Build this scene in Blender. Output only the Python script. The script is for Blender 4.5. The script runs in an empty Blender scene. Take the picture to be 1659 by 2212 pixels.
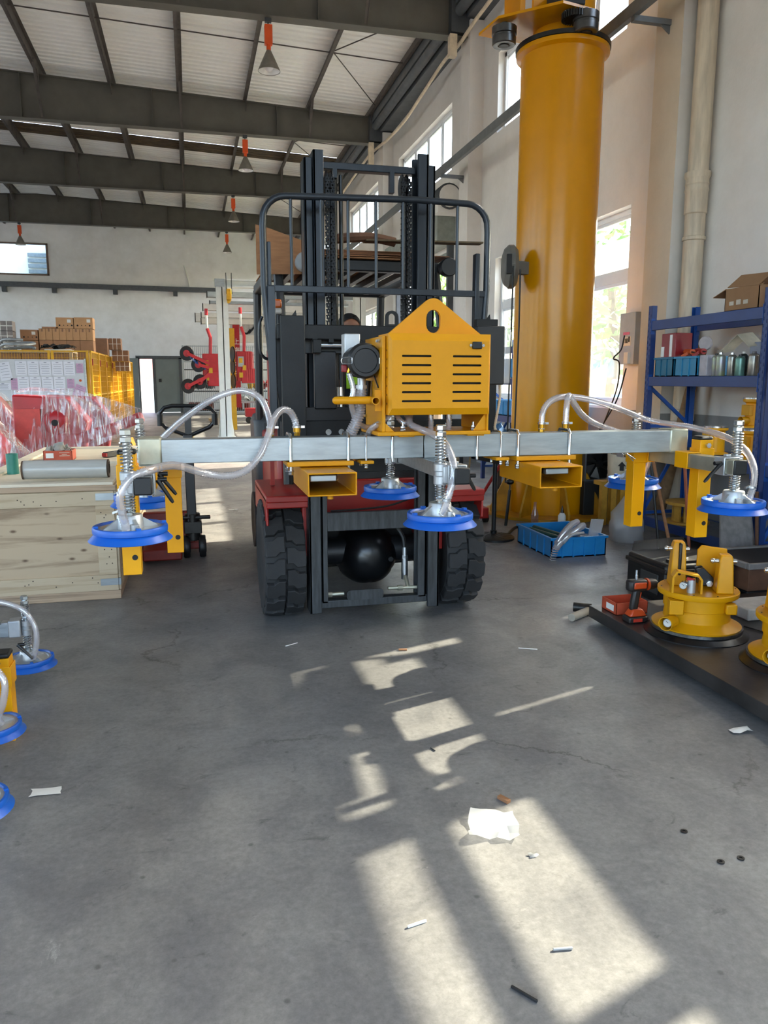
import bpy, bmesh, math, random
from mathutils import Vector, Matrix, Quaternion
random.seed(7)
PI = math.pi
SC = bpy.context.scene
C = SC.collection

# ---------------------------------------------------------------- camera
cam_d = bpy.data.cameras.new('camera')
cam = bpy.data.objects.new('camera', cam_d); C.objects.link(cam)
cam.location = (0, 0, 1.42)
cam.rotation_euler = (math.radians(90 - 9.7027), 0, math.radians(-13.9153))
cam_d.sensor_fit = 'HORIZONTAL'; cam_d.sensor_width = 36.0
cam_d.lens = 36.0 * 1661.0 / 1659.0
cam_d.clip_start = 0.02; cam_d.clip_end = 500
SC.camera = cam

# ---------------------------------------------------------------- sky, sun, exposure
wd = bpy.data.worlds.new('sky'); SC.world = wd; wd.use_nodes = True
nt = wd.node_tree; nt.nodes.clear()
out = nt.nodes.new('ShaderNodeOutputWorld'); bg = nt.nodes.new('ShaderNodeBackground')
sky = nt.nodes.new('ShaderNodeTexSky'); sky.sky_type = 'NISHITA'; sky.sun_disc = False
sky.sun_elevation = math.radians(31.5); sky.sun_rotation = math.radians(72)
sky.air_density = 1.0; sky.dust_density = 4.0; sky.ozone_density = 1.0
bg.inputs['Strength'].default_value = 1.15
nt.links.new(sky.outputs[0], bg.inputs['Color']); nt.links.new(bg.outputs[0], out.inputs['Surface'])
sun_d = bpy.data.lights.new('sun', 'SUN'); sun_d.energy = 11.0; sun_d.angle = math.radians(0.55)
sun_d.color = (1.0, 0.86, 0.68)
sun = bpy.data.objects.new('sun', sun_d); C.objects.link(sun)
sun.rotation_euler = Vector((-1, -0.33, -0.65)).to_track_quat('-Z', 'Y').to_euler()
sun.location = (16, 6, 10)

def portal(x, y, z, sx, sy, rot):
    d = bpy.data.lights.new('window_portal', 'AREA'); d.shape = 'RECTANGLE'; d.size = sx; d.size_y = sy
    o = bpy.data.objects.new('window_portal', d); C.objects.link(o)
    o.location = (x, y, z); o.rotation_euler = rot
    d.cycles.is_portal = True

vs = SC.view_settings
vs.view_transform = 'Standard'; vs.look = 'None'; vs.exposure = 1.0; vs.gamma = 1.0
vs.use_curve_mapping = False
SC.cycles.use_denoising = True
SC.cycles.max_bounces = 10; SC.cycles.diffuse_bounces = 6; SC.cycles.glossy_bounces = 4
SC.cycles.transparent_max_bounces = 16; SC.cycles.transmission_bounces = 6
SC.cycles.caustics_reflective = False; SC.cycles.caustics_refractive = False
SC.cycles.sample_clamp_indirect = 6.0

# ---------------------------------------------------------------- helpers: materials
def lin(c):
    return tuple((x / 12.92 if x <= 0.04045 else ((x + 0.055) / 1.055) ** 2.4) for x in c)
def hx(s):
    s = s.lstrip('#'); return lin(tuple(int(s[i:i + 2], 16) / 255 for i in (0, 2, 4)))
MATS = {}
def newmat(name):
    m = bpy.data.materials.new(name); m.use_nodes = True
    nt = m.node_tree; b = nt.nodes['Principled BSDF']
    return m, nt, b
def M(name, col=None, rough=0.5, metal=0.0, var=0.12, scale=9.0, bump=0.0, bscale=60.0, col2=None, spec=None, coat=0.0, stretch=None):
    """plain paint / plastic / metal with soft procedural variation"""
    if name in MATS: return MATS[name]
    m, nt, b = newmat(name); N = nt.nodes; L = nt.links
    c = hx(col) if isinstance(col, str) else col
    c2 = (hx(col2) if isinstance(col2, str) else col2) if col2 else tuple(x * (1 - 2.2 * var) for x in c)
    tc = N.new('ShaderNodeTexCoord'); src = tc.outputs['Object']
    if stretch:
        mp = N.new('ShaderNodeMapping'); mp.inputs['Scale'].default_value = stretch
        L.new(src, mp.inputs['Vector']); src = mp.outputs['Vector']
    nz = N.new('ShaderNodeTexNoise'); nz.inputs['Scale'].default_value = scale
    nz.inputs['Detail'].default_value = 5; nz.inputs['Roughness'].default_value = 0.6
    L.new(src, nz.inputs['Vector'])
    rp = N.new('ShaderNodeValToRGB'); rp.color_ramp.elements[0].position = 0.35; rp.color_ramp.elements[1].position = 0.68
    rp.color_ramp.elements[0].color = (*c2, 1); rp.color_ramp.elements[1].color = (*c, 1)
    L.new(nz.outputs['Fac'], rp.inputs['Fac']); L.new(rp.outputs['Color'], b.inputs['Base Color'])
    b.inputs['Roughness'].default_value = rough; b.inputs['Metallic'].default_value = metal
    if spec is not None: b.inputs['Specular IOR Level'].default_value = spec
    if coat: b.inputs['Coat Weight'].default_value = coat; b.inputs['Coat Roughness'].default_value = 0.15
    if bump:
        n2 = N.new('ShaderNodeTexNoise'); n2.inputs['Scale'].default_value = bscale; n2.inputs['Detail'].default_value = 4
        L.new(src, n2.inputs['Vector'])
        bp = N.new('ShaderNodeBump'); bp.inputs['Strength'].default_value = bump; bp.inputs['Distance'].default_value = 0.01
        L.new(n2.outputs['Fac'], bp.inputs['Height']); L.new(bp.outputs['Normal'], b.inputs['Normal'])
    MATS[name] = m; return m
def clearmat(name, tint=(1, 1, 1), alpha=0.2, rough=0.1, frost=0.0, refl=0.5, fcol=(0.9, 0.92, 0.93)):
    """thin clear sheet: transparent + a little gloss (+ frosted film); light passes straight through"""
    if name in MATS: return MATS[name]
    m, nt, b = newmat(name); N = nt.nodes; L = nt.links
    N.remove(b); out = N['Material Output']
    tr = N.new('ShaderNodeBsdfTransparent'); tr.inputs['Color'].default_value = (*tint, 1)
    gl = N.new('ShaderNodeBsdfGlossy'); gl.inputs['Roughness'].default_value = rough
    lw = N.new('ShaderNodeLayerWeight'); lw.inputs['Blend'].default_value = 0.5
    fr = N.new('ShaderNodeMath'); fr.operation = 'POWER'; fr.inputs[1].default_value = 4.0; L.new(lw.outputs['Facing'], fr.inputs[0])
    ml = N.new('ShaderNodeMath'); ml.operation = 'MULTIPLY_ADD'; ml.inputs[1].default_value = refl; ml.inputs[2].default_value = alpha
    ml.use_clamp = True
    L.new(fr.outputs[0], ml.inputs[0])
    mx = N.new('ShaderNodeMixShader'); L.new(ml.outputs[0], mx.inputs[0]); L.new(tr.outputs[0], mx.inputs[1]); L.new(gl.outputs[0], mx.inputs[2])
    last = mx
    if frost:
        df = N.new('ShaderNodeBsdfDiffuse'); df.inputs['Color'].default_value = (*fcol, 1)
        tl = N.new('ShaderNodeBsdfTranslucent'); tl.inputs['Color'].default_value = (*fcol, 1)
        a = N.new('ShaderNodeMixShader'); a.inputs[0].default_value = 0.5
        L.new(df.outputs[0], a.inputs[1]); L.new(tl.outputs[0], a.inputs[2])
        m2 = N.new('ShaderNodeMixShader'); m2.inputs[0].default_value = frost
        L.new(mx.outputs[0], m2.inputs[1]); L.new(a.outputs[0], m2.inputs[2]); last = m2
    L.new(last.outputs[0], out.inputs['Surface'])
    MATS[name] = m; return m

# ---------------------------------------------------------------- helpers: meshes
def V(*a): return Vector(a[0] if len(a) == 1 else a)
def frame_from(d):
    d = V(d).normalized(); a = Vector((0, 0, 1)) if abs(d.z) < 0.9 else Vector((1, 0, 0))
    u = a.cross(d).normalized(); w = d.cross(u)
    return u, w, d
def spline(pts, n=8):
    """Catmull-Rom through the points"""
    P = [V(p) for p in pts]; Q = [2 * P[0] - P[1]] + P + [2 * P[-1] - P[-2]]; o = []
    for i in range(1, len(Q) - 2):
        a, b, c, d = Q[i - 1:i + 3]
        for k in range(n):
            t = k / n
            o.append(0.5 * ((2 * b) + (c - a) * t + (2 * a - 5 * b + 4 * c - d) * t * t + (3 * b - a - 3 * c + d) * t ** 3))
    o.append(P[-1]); return o
class MB:
    def __init__(s): s.v = []; s.f = []; s.T = None
    def add(s, vs, fs):
        n = len(s.v)
        s.v += [(s.T @ V(p) if s.T else V(p)) for p in vs]; s.f += [tuple(i + n for i in f) for f in fs]; return s
    def box(s, x0, x1, y0, y1, z0, z1):
        x0, x1 = min(x0, x1), max(x0, x1); y0, y1 = min(y0, y1), max(y0, y1); z0, z1 = min(z0, z1), max(z0, z1)
        return s.add([(x, y, z) for x in (x0, x1) for y in (y0, y1) for z in (z0, z1)],
                     [(0, 1, 3, 2), (4, 6, 7, 5), (0, 4, 5, 1), (2, 3, 7, 6), (0, 2, 6, 4), (1, 5, 7, 3)])
    def obox(s, c, ux, uy, uz):
        """box about c with half-axis vectors"""
        c, ux, uy, uz = V(c), V(ux), V(uy), V(uz)
        return s.add([c + a * ux + b * uy + d * uz for a in (-1, 1) for b in (-1, 1) for d in (-1, 1)],
                     [(0, 1, 3, 2), (4, 6, 7, 5), (0, 4, 5, 1), (2, 3, 7, 6), (0, 2, 6, 4), (1, 5, 7, 3)])
    def bar(s, p, q, w, h=None, up=(0, 0, 1)):
        """rectangular bar from p to q: w across, h along up"""
        p, q = V(p), V(q); h = w if h is None else h; d = (q - p); L = d.length; d.normalize(); up = V(up)
        if abs(d.dot(up.normalized())) > 0.99: up = Vector((0, 1, 0))
        sd = d.cross(up).normalized(); u2 = sd.cross(d)
        return s.obox((p + q) / 2, d * L / 2, sd * w / 2, u2 * h / 2)
    def rtube(s, p, q, w, h, t=0.004, up=(0, 0, 1)):
        """hollow rectangular tube, open ends"""
        p, q = V(p), V(q); d = (q - p).normalized(); up = V(up)
        if abs(d.dot(up.normalized())) > 0.99: up = Vector((0, 1, 0))
        sd = d.cross(up).normalized(); u = sd.cross(d); vs = []
        for e in (p, q):
            for a, b in ((w / 2, h / 2), (w / 2 - t, h / 2 - t)):
                vs += [e + sd * x * a + u * y * b for x, y in ((-1, -1), (1, -1), (1, 1), (-1, 1))]
        fs = []
        for i in range(4):
            j = (i + 1) % 4
            fs += [(i, j, 8 + j, 8 + i), (4 + j, 4 + i, 12 + i, 12 + j), (j, i, 4 + i, 4 + j), (8 + i, 8 + j, 12 + j, 12 + i)]
        return s.add(vs, fs)
    def cyl(s, p, q, r, n=16, r2=None, cap=True):
        p, q = V(p), V(q); u, w, d = frame_from(q - p); r2 = r if r2 is None else r2
        vs = [e + (u * math.cos(2 * PI * i / n) + w * math.sin(2 * PI * i / n)) * rr for e, rr in ((p, r), (q, r2)) for i in range(n)]
        fs = [(i, (i + 1) % n, n + (i + 1) % n, n + i) for i in range(n)]
        if cap: fs += [tuple(range(n - 1, -1, -1)), tuple(range(n, 2 * n))]
        return s.add(vs, fs)
    def pipe(s, p, q, r, t, n=16):
        """open thick-walled pipe"""
        p, q = V(p), V(q); u, w, d = frame_from(q - p); vs = []
        for e, rr in ((p, r), (q, r), (q, r - t), (p, r - t)):
            vs += [e + (u * math.cos(2 * PI * i / n) + w * math.sin(2 * PI * i / n)) * rr for i in range(n)]
        fs = []
        for k in range(4):
            k2 = (k + 1) % 4
            fs += [(k * n + i, k * n + (i + 1) % n, k2 * n + (i + 1) % n, k2 * n + i) for i in range(n)]
        return s.add(vs, fs)
    def tube(s, pts, r, n=8, closed=False, radii=None):
        P = [V(p) for p in pts]; m = len(P); u = None; vs = []
        for i, p in enumerate(P):
            a = P[i - 1] if (i or closed) else P[i]; b = P[(i + 1) % m] if (i < m - 1 or closed) else P[i]
            d = (b - a).normalized()
            if u is None: u = frame_from(d)[0]
            else:
                u = (u - d * u.dot(d)); u = u.normalized() if u.length > 1e-6 else frame_from(d)[0]
            w = d.cross(u); rr = radii[i] if radii else r
            vs += [p + (u * math.cos(2 * PI * k / n) + w * math.sin(2 * PI * k / n)) * rr for k in range(n)]
        fs = []
        for i in range(m if closed else m - 1):
            j = (i + 1) % m
            fs += [(i * n + k, i * n + (k + 1) % n, j * n + (k + 1) % n, j * n + k) for k in range(n)]
        if not closed: fs += [tuple(range(n - 1, -1, -1)), tuple((m - 1) * n + k for k in range(n))]
        return s.add(vs, fs)
    def lathe(s, prof, c=(0, 0, 0), axis=(0, 0, 1), n=32, cap=True, a0=0, a1=2 * PI):
        """revolve (r, h) profile about axis at c"""
        c = V(c); u, w, d = frame_from(axis); full = abs(a1 - a0 - 2 * PI) < 1e-6; m = len(prof); k = n if full else n + 1
        vs = [c + d * h + (u * math.cos(a0 + (a1 - a0) * i / n) + w * math.sin(a0 + (a1 - a0) * i / n)) * r for r, h in prof for i in range(k)]
        fs = []
        for j in range(m - 1):
            for i in range(n):
                i2 = (i + 1) % k
                fs.append((j * k + i, j * k + i2, (j + 1) * k + i2, (j + 1) * k + i))
        if cap and full:
            if prof[0][0] > 1e-6: fs.append(tuple(range(k - 1, -1, -1)))
            if prof[-1][0] > 1e-6: fs.append(tuple((m - 1) * k + i for i in range(k)))
        return s.add(vs, fs)
    def prism(s, poly, a, b, axis='y'):
        """extrude a 2-D polygon from a to b along an axis (the other two axes in order)"""
        f = {'x': lambda p, t: (t, p[0], p[1]), 'y': lambda p, t: (p[0], t, p[1]), 'z': lambda p, t: (p[0], p[1], t)}[axis]
        n = len(poly)
        return s.add([f(p, a) for p in poly] + [f(p, b) for p in poly],
                     [(i, (i + 1) % n, n + (i + 1) % n, n + i) for i in range(n)] + [tuple(range(n - 1, -1, -1)), tuple(range(n, 2 * n))])
    def sphere(s, c, r, n=14, m=8, sc=(1, 1, 1)):
        c = V(c); vs = [c + Vector((0, 0, -r * sc[2]))]
        for j in range(1, m):
            t = -PI / 2 + PI * j / m
            vs += [c + Vector((r * math.cos(t) * math.cos(2 * PI * i / n) * sc[0], r * math.cos(t) * math.sin(2 * PI * i / n) * sc[1], r * math.sin(t) * sc[2])) for i in range(n)]
        vs.append(c + Vector((0, 0, r * sc[2]))); fs = [(0, 1 + (i + 1) % n, 1 + i) for i in range(n)]
        for j in range(m - 2):
            fs += [(1 + j * n + i, 1 + j * n + (i + 1) % n, 1 + (j + 1) * n + (i + 1) % n, 1 + (j + 1) * n + i) for i in range(n)]
        e = len(vs) - 1; b = 1 + (m - 2) * n
        fs += [(e, b + i, b + (i + 1) % n) for i in range(n)]
        return s.add(vs, fs)
    def plate(s, outer, holes, a, b, axis='y'):
        """flat plate with holes (2-D loops) extruded from a to b"""
        bm = bmesh.new(); f = {'x': lambda p, t: (t, p[0], p[1]), 'y': lambda p, t: (p[0], t, p[1]), 'z': lambda p, t: (p[0], p[1], t)}[axis]
        edges = []
        for lp in [outer] + list(holes):
            vs = [bm.verts.new(f(p, a)) for p in lp]
            edges += [bm.edges.new((vs[i], vs[(i + 1) % len(vs)])) for i in range(len(vs))]
        r = bmesh.ops.triangle_fill(bm, use_beauty=True, use_dissolve=False, edges=edges)
        fcs = [g for g in r['geom'] if isinstance(g, bmesh.types.BMFace)]
        d = V(f((0, 0), b)) - V(f((0, 0), a))
        e = bmesh.ops.extrude_face_region(bm, geom=fcs)
        bmesh.ops.translate(bm, vec=d, verts=[g for g in e['geom'] if isinstance(g, bmesh.types.BMVert)])
        bmesh.ops.recalc_face_normals(bm, faces=bm.faces)
        bm.verts.ensure_lookup_table(); bm.verts.index_update()
        s.add([v.co.copy() for v in bm.verts], [tuple(v.index for v in fc.verts) for fc in bm.faces]); bm.free(); return s
    def mesh(s, name, off=None, smooth=None):
        me = bpy.data.meshes.new(name)
        me.from_pydata([tuple(p - off) if off else tuple(p) for p in s.v], [], s.f); me.update()
        if smooth:
            me.polygons.foreach_set('use_smooth', [True] * len(me.polygons))
            me.set_sharp_from_angle(angle=math.radians(smooth))
        return me
def wloc(o):
    l = Vector((0, 0, 0))
    while o: l += o.location; o = o.parent
    return l
def tag(o, label=None, cat=None, group=None, kind=None):
    if label: o['label'] = label
    if cat: o['category'] = cat
    if group: o['group'] = group
    if kind: o['kind'] = kind
    return o
def build(mb, name, mat, parent=None, loc=None, smooth=35, bevel=0, label=None, cat=None, group=None, kind=None, seg=2):
    """one mesh object; points are given in world space"""
    base = wloc(parent) if parent else (V(loc) if loc is not None else Vector((0, 0, 0)))
    me = mb.mesh(name, base, smooth)
    me.materials.append(mat)
    o = bpy.data.objects.new(name, me); C.objects.link(o)
    if parent: o.parent = parent
    else: o.location = base
    if bevel:
        md = o.modifiers.new('bevel', 'BEVEL'); md.width = bevel; md.segments = seg; md.limit_method = 'ANGLE'; md.angle_limit = math.radians(40)
        md.harden_normals = False
    return tag(o, label, cat, group, kind)
def thing(name, label, cat, loc=(0, 0, 0), group=None):
    o = bpy.data.objects.new(name, None); C.objects.link(o); o.location = loc; o.empty_display_size = 0.1
    return tag(o, label, cat, group)
def copy_tree(o, parent=None, keep=()):
    c = o.copy(); C.objects.link(c); c.parent = parent
    for ch in list(o.children): copy_tree(ch, c)
    return c
def share(o, loc, parent=None, rot=None):
    """another piece with the same mesh"""
    c = o.copy(); C.objects.link(c); c.parent = parent; c.location = loc
    if rot is not None: c.rotation_euler = rot
    return c
def circ(cx, cy, r, n=20, a0=0.0): return [(cx + r * math.cos(a0 + 2 * PI * i / n), cy + r * math.sin(a0 + 2 * PI * i / n)) for i in range(n)]
def rrect(x0, x1, y0, y1, r, n=4):
    o = []
    for cx, cy, a in ((x1 - r, y1 - r, 0), (x0 + r, y1 - r, PI / 2), (x0 + r, y0 + r, PI), (x1 - r, y0 + r, 1.5 * PI)):
        o += [(cx + r * math.cos(a + PI / 2 * k / n), cy + r * math.sin(a + PI / 2 * k / n)) for k in range(n + 1)]
    return o

# ================================================================ SETTING
def floor_mat():
    m, nt, b = newmat('floor_concrete'); N = nt.nodes; L = nt.links
    tc = N.new('ShaderNodeTexCoord')
    def noise(sc, det=6, rg=0.6, vec=None, dist=0.0):
        n = N.new('ShaderNodeTexNoise'); n.inputs['Scale'].default_value = sc; n.inputs['Detail'].default_value = det
        n.inputs['Roughness'].default_value = rg; n.inputs['Distortion'].default_value = dist
        L.new(vec or tc.outputs['Object'], n.inputs['Vector']); return n.outputs['Fac']
    def ramp(f, p0, c0, p1, c1):
        r = N.new('ShaderNodeValToRGB'); e = r.color_ramp.elements
        e[0].position = p0; e[0].color = (*c0, 1); e[1].position = p1; e[1].color = (*c1, 1); L.new(f, r.inputs['Fac']); return r.outputs['Color']
    def mix(f, a, c, mode='MIX'):
        x = N.new('ShaderNodeMix'); x.data_type = 'RGBA'; x.blend_type = mode
        if isinstance(f, float): x.inputs[0].default_value = f
        else: L.new(f, x.inputs[0])
        for k, s in ((6, a), (7, c)):
            if isinstance(s, tuple): x.inputs[k].default_value = (*s, 1)
            else: L.new(s, x.inputs[k])
        return x.outputs[2]
    base = ramp(noise(0.55, 4), 0.3, (0.175, 0.173, 0.173), 0.72, (0.285, 0.28, 0.275))
    mid = ramp(noise(3.2, 8, 0.7, dist=0.6), 0.38, (0.66, 0.66, 0.67), 0.66, (1.12, 1.10, 1.07))
    col = mix(0.8, base, mid, 'MULTIPLY')
    fine = ramp(noise(42, 8, 0.8), 0.36, (0.66, 0.66, 0.66), 0.68, (1.14, 1.14, 1.14))
    col = mix(0.8, col, fine, 'MULTIPLY')
    # dark scuffs, drawn out along the driving direction
    mp = N.new('ShaderNodeMapping'); mp.inputs['Scale'].default_value = (3.0, 4.6, 1); L.new(tc.outputs['Object'], mp.inputs['Vector'])
    sc = ramp(noise(2.6, 10, 0.72, mp.outputs['Vector'], 0.8), 0.60, (1, 1, 1), 0.68, (0.45, 0.45, 0.46))
    col = mix(0.75, col, sc, 'MULTIPLY')
    # spots
    v = N.new('ShaderNodeTexVoronoi'); v.inputs['Scale'].default_value = 7.0; L.new(tc.outputs['Object'], v.inputs['Vector'])
    sp = ramp(v.outputs['Distance'], 0.035, (0.35, 0.34, 0.34), 0.075, (1, 1, 1)); col = mix(0.7, col, sp, 'MULTIPLY')
    # pale dried spills
    pl = ramp(noise(1.7, 9, 0.78, dist=1.2), 0.66, (0, 0, 0), 0.74, (1, 1, 1)); col = mix(pl, col, (0.36, 0.35, 0.33))
    # fine branching cracks
    wp = N.new('ShaderNodeTexNoise'); wp.inputs['Scale'].default_value = 2.3; wp.inputs['Detail'].default_value = 8; wp.inputs['Roughness'].default_value = 0.7
    L.new(tc.outputs['Object'], wp.inputs['Vector'])
    ad = N.new('ShaderNodeMix'); ad.data_type = 'VECTOR'; ad.inputs[0].default_value = 0.32
    L.new(tc.outputs['Object'], ad.inputs[4]); L.new(wp.outputs['Color'], ad.inputs[5])
    vc = N.new('ShaderNodeTexVoronoi'); vc.feature = 'DISTANCE_TO_EDGE'; vc.inputs['Scale'].default_value = 0.85; L.new(ad.outputs[1], vc.inputs['Vector'])
    ck = ramp(vc.outputs['Distance'], 0.0015, (0.40, 0.39, 0.38), 0.006, (1, 1, 1))
    msk = ramp(noise(0.9, 3), 0.47, (0, 0, 0), 0.56, (1, 1, 1))
    col = mix(msk, col, mix(1.0, col, ck, 'MULTIPLY'))
    L.new(col, b.inputs['Base Color'])
    r = N.new('ShaderNodeMapRange'); r.inputs['From Min'].default_value = 0.3; r.inputs['From Max'].default_value = 0.7
    r.inputs['To Min'].default_value = 0.30; r.inputs['To Max'].default_value = 0.58
    L.new(noise(2.1, 7, 0.7, dist=0.4), r.inputs['Value']); L.new(r.outputs[0], b.inputs['Roughness'])
    bp = N.new('ShaderNodeBump'); bp.inputs['Strength'].default_value = 0.35; bp.inputs['Distance'].default_value = 0.004
    L.new(noise(22, 8, 0.7), bp.inputs['Height']); L.new(bp.outputs['Normal'], b.inputs['Normal'])
    return m
def wall_mat(name, upper, lower, zsplit):
    m, nt, b = newmat(name); N = nt.nodes; L = nt.links
    g = N.new('ShaderNodeNewGeometry'); sx = N.new('ShaderNodeSeparateXYZ'); L.new(g.outputs['Position'], sx.inputs[0])
    n = N.new('ShaderNodeTexNoise'); n.inputs['Scale'].default_value = 1.2; n.inputs['Detail'].default_value = 8; n.inputs['Roughness'].default_value = 0.7
    L.new(g.outputs['Position'], n.inputs['Vector'])
    c = N.new('ShaderNodeMath'); c.operation = 'GREATER_THAN'; c.inputs[1].default_value = zsplit; L.new(sx.outputs['Z'], c.inputs[0])
    x = N.new('ShaderNodeMix'); x.data_type = 'RGBA'; L.new(c.outputs[0], x.inputs[0])
    x.inputs[6].default_value = (*lower, 1); x.inputs[7].default_value = (*upper, 1)
    rp = N.new('ShaderNodeValToRGB'); rp.color_ramp.elements[0].position = 0.3; rp.color_ramp.elements[1].position = 0.6
    rp.color_ramp.elements[0].color = (0.84, 0.83, 0.81, 1); rp.color_ramp.elements[1].color = (1, 1, 1, 1); L.new(n.outputs['Fac'], rp.inputs['Fac'])
    y = N.new('ShaderNodeMix'); y.data_type = 'RGBA'; y.blend_type = 'MULTIPLY'; y.inputs[0].default_value = 0.8
    L.new(x.outputs[2], y.inputs[6]); L.new(rp.outputs[0], y.inputs[7]); L.new(y.outputs[2], b.inputs['Base Color'])
    b.inputs['Roughness'].default_value = 0.75
    n2 = N.new('ShaderNodeTexNoise'); n2.inputs['Scale'].default_value = 45; L.new(g.outputs['Position'], n2.inputs['Vector'])
    bp = N.new('ShaderNodeBump'); bp.inputs['Strength'].default_value = 0.12; bp.inputs['Distance'].default_value = 0.01
    L.new(n2.outputs['Fac'], bp.inputs['Height']); L.new(bp.outputs['Normal'], b.inputs['Normal'])
    return m
m_floor = floor_mat()
m_wall = wall_mat('wall_plaster', (0.72, 0.70, 0.67), (0.27, 0.27, 0.265), 1.09)
m_wallf = wall_mat('wall_plaster_far', (0.90, 0.89, 0.88), (0.86, 0.85, 0.84), 0.2)
m_pill = wall_mat('pillar_plaster', (0.66, 0.58, 0.46), (0.27, 0.27, 0.265), 1.02)
m_steel = M('rafter_paint', '#5d5a52', 0.6, var=0.1, scale=3, bump=0.08)
m_purl = M('purlin_paint', '#5c5550', 0.65, var=0.2, scale=6)
m_eave = M('eave_paint', '#5f6468', 0.55, var=0.12, scale=5)
m_roof = M('roof_sheet', '#f8f7f2', 0.5, var=0.02, scale=2)
m_white = M('white_paint', '#e8e7e2', 0.4, var=0.03)
m_upvc = M('window_frame', '#dfe3e6', 0.35, var=0.02)
m_glass = clearmat('window_glass', (0.97, 1.0, 0.99), 0.0, 0.02, 0.0, 0.9)
m_frost = clearmat('window_film', (0.93, 0.98, 0.98), 0.0, 0.08, 0.8, 0.8, (0.62, 0.66, 0.66))
m_pale = clearmat('window_dusty_glass', (0.94, 0.98, 0.97), 0.0, 0.05, 0.03, 0.9)
m_dkgrey = M('dark_grey_paint', '#4a4e52', 0.5, var=0.1)
m_black = M('black_plastic', '#17181a', 0.45, var=0.1)
m_rail = M('rail_paint', '#6a6e70', 0.5, var=0.1)

build(MB().box(-15.2, 5.3, -7.2, 36.6, -0.3, 0), 'floor', m_floor, kind='structure')
W0, W1 = 4.85, 5.09
def holed(mb, lo, hi, z0, z1, holes, put):
    us = sorted({lo, hi, *[h[0] for h in holes], *[h[1] for h in holes]}); us = [u for u in us if lo <= u <= hi]
    zs = sorted({z0, z1, *[h[2] for h in holes], *[h[3] for h in holes]}); zs = [q for q in zs if z0 <= q <= z1]
    for i in range(len(us) - 1):
        run = None
        for j in range(len(zs) - 1):
            cu, cz = (us[i] + us[i + 1]) / 2, (zs[j] + zs[j + 1]) / 2
            solid = not any(h[0] < cu < h[1] and h[2] < cz < h[3] for h in holes)
            if solid and run is None: run = zs[j]
            if run is not None and (not solid or j == len(zs) - 2):
                put(us[i], us[i + 1], run, zs[j + 1] if solid else zs[j]); run = None
    return mb
PIL = [7.16 - 5.9 * 2, 7.16 - 5.9, 7.16, 13.0, 18.9, 24.8, 30.7]
CLE = [(-4.0, 0.6, 1), (1.62, 6.37, 5), (8.38, 12.16, 4), (14.38, 18.16, 4), (20.2, 24.0, 4), (26.1, 29.9, 4), (31.9, 35.6, 4)]
LOW = [(-3.6, 0.2), (1.74, 5.2), (8.1, 12.1), None, (20.2, 24.0), (26.1, 29.9), (31.9, 35.6)]
CZ0, CZ1 = 5.27, 6.44
LZ0, LZ1 = 1.12, 3.36
holes = [(a, b, CZ0, CZ1) for a, b, n in CLE] + [(l[0], l[1], LZ0, LZ1) for l in LOW if l] + [(14.3, 17.9, -1, 3.84)]
mb = MB(); holed(mb, -7.0, 36.44, 0, 7.62, holes, lambda a, b, c, d: mb.box(W0, W1, a, b, c, d))
build(mb, 'wall_right', m_wall, kind='structure', smooth=None)
m_sill = M('sill_white', '#e6e6e4', 0.5, var=0.03)
for i, y in enumerate(PIL):
    o = build(MB().box(4.6, W0, y - 0.22, y + 0.22, 0, 7.15), 'pillar', m_wall, kind='structure', smooth=None)
    if i == 2: build(MB().box(4.597, 4.6, y - 0.22, y + 0.22, 0.0, 7.15), 'beige_panel', m_pill, o, smooth=None)  # thin beige facing on the room side of the near pillar

wn = 0
def window(y0, y1, z0, z1, cols, rows, low, cuts=None):
    """sliding window in the right wall: outer frame, mullions, sashes with panes"""
    global wn
    wn += 1; xg = 5.0
    fr = MB()
    for a, b, c, d in ((y0, y1, z0, z0 + 0.06), (y0, y1, z1 - 0.06, z1), (y0, y0 + 0.06, z0, z1), (y1 - 0.06, y1, z0, z1)): fr.box(xg - 0.04, xg + 0.05, a, b, c, d)
    cuts = cuts or [y0 + (y1 - y0) * k / cols for k in range(cols + 1)]; cols = len(cuts) - 1
    for c in cuts[1:-1]: fr.box(xg - 0.035, xg + 0.045, c - 0.03, c + 0.03, z0 + 0.06, z1 - 0.06)
    for r in rows: fr.box(xg - 0.035, xg + 0.045, y0 + 0.06, y1 - 0.06, r - 0.055, r + 0.055)
    o = build(fr, 'window_%d' % wn, m_upvc, kind='structure', smooth=None)
    zz = [z0 + 0.06] + [q for r in rows for q in (r - 0.055, r + 0.055)] + [z1 - 0.06]
    for k in range(cols):
        a, b = cuts[k] + 0.03, cuts[k + 1] - 0.03
        for j in range(0, len(zz), 2):
            s = MB(); t = 0.035; c, d = zz[j], zz[j + 1]
            for q in ((a, b, c, c + t), (a, b, d - t, d), (a, a + t, c + t, d - t), (b - t, b, c + t, d - t)): s.box(xg - 0.015, xg + 0.02, *q)
            so = build(s, 'sash', m_upvc, o, smooth=None)
            pm = m_pale if low else m_glass
            if low and j == 2:
                # upper light: film on lower part, extended in near window to block sun
                h = c + (d - c) * (0.62 if y0 > 6 else 0.93)
                build(MB().box(xg, xg + 0.005, a + t, b - t, c + t, h), 'pane', m_frost, so, smooth=None)
                build(MB().box(xg, xg + 0.005, a + t, b - t, h, d - t), 'pane', m_glass, so, smooth=None)
            else:
                build(MB().box(xg, xg + 0.005, a + t, b - t, c + t, d - t), 'pane', pm, so, smooth=None)
    portal(5.12, (y0 + y1) / 2, (z0 + z1) / 2, z1 - z0, y1 - y0, (0, PI / 2, 0))
    return o
for a, b, n in CLE: window(a, b, CZ0, CZ1, n, [], False)
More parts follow.
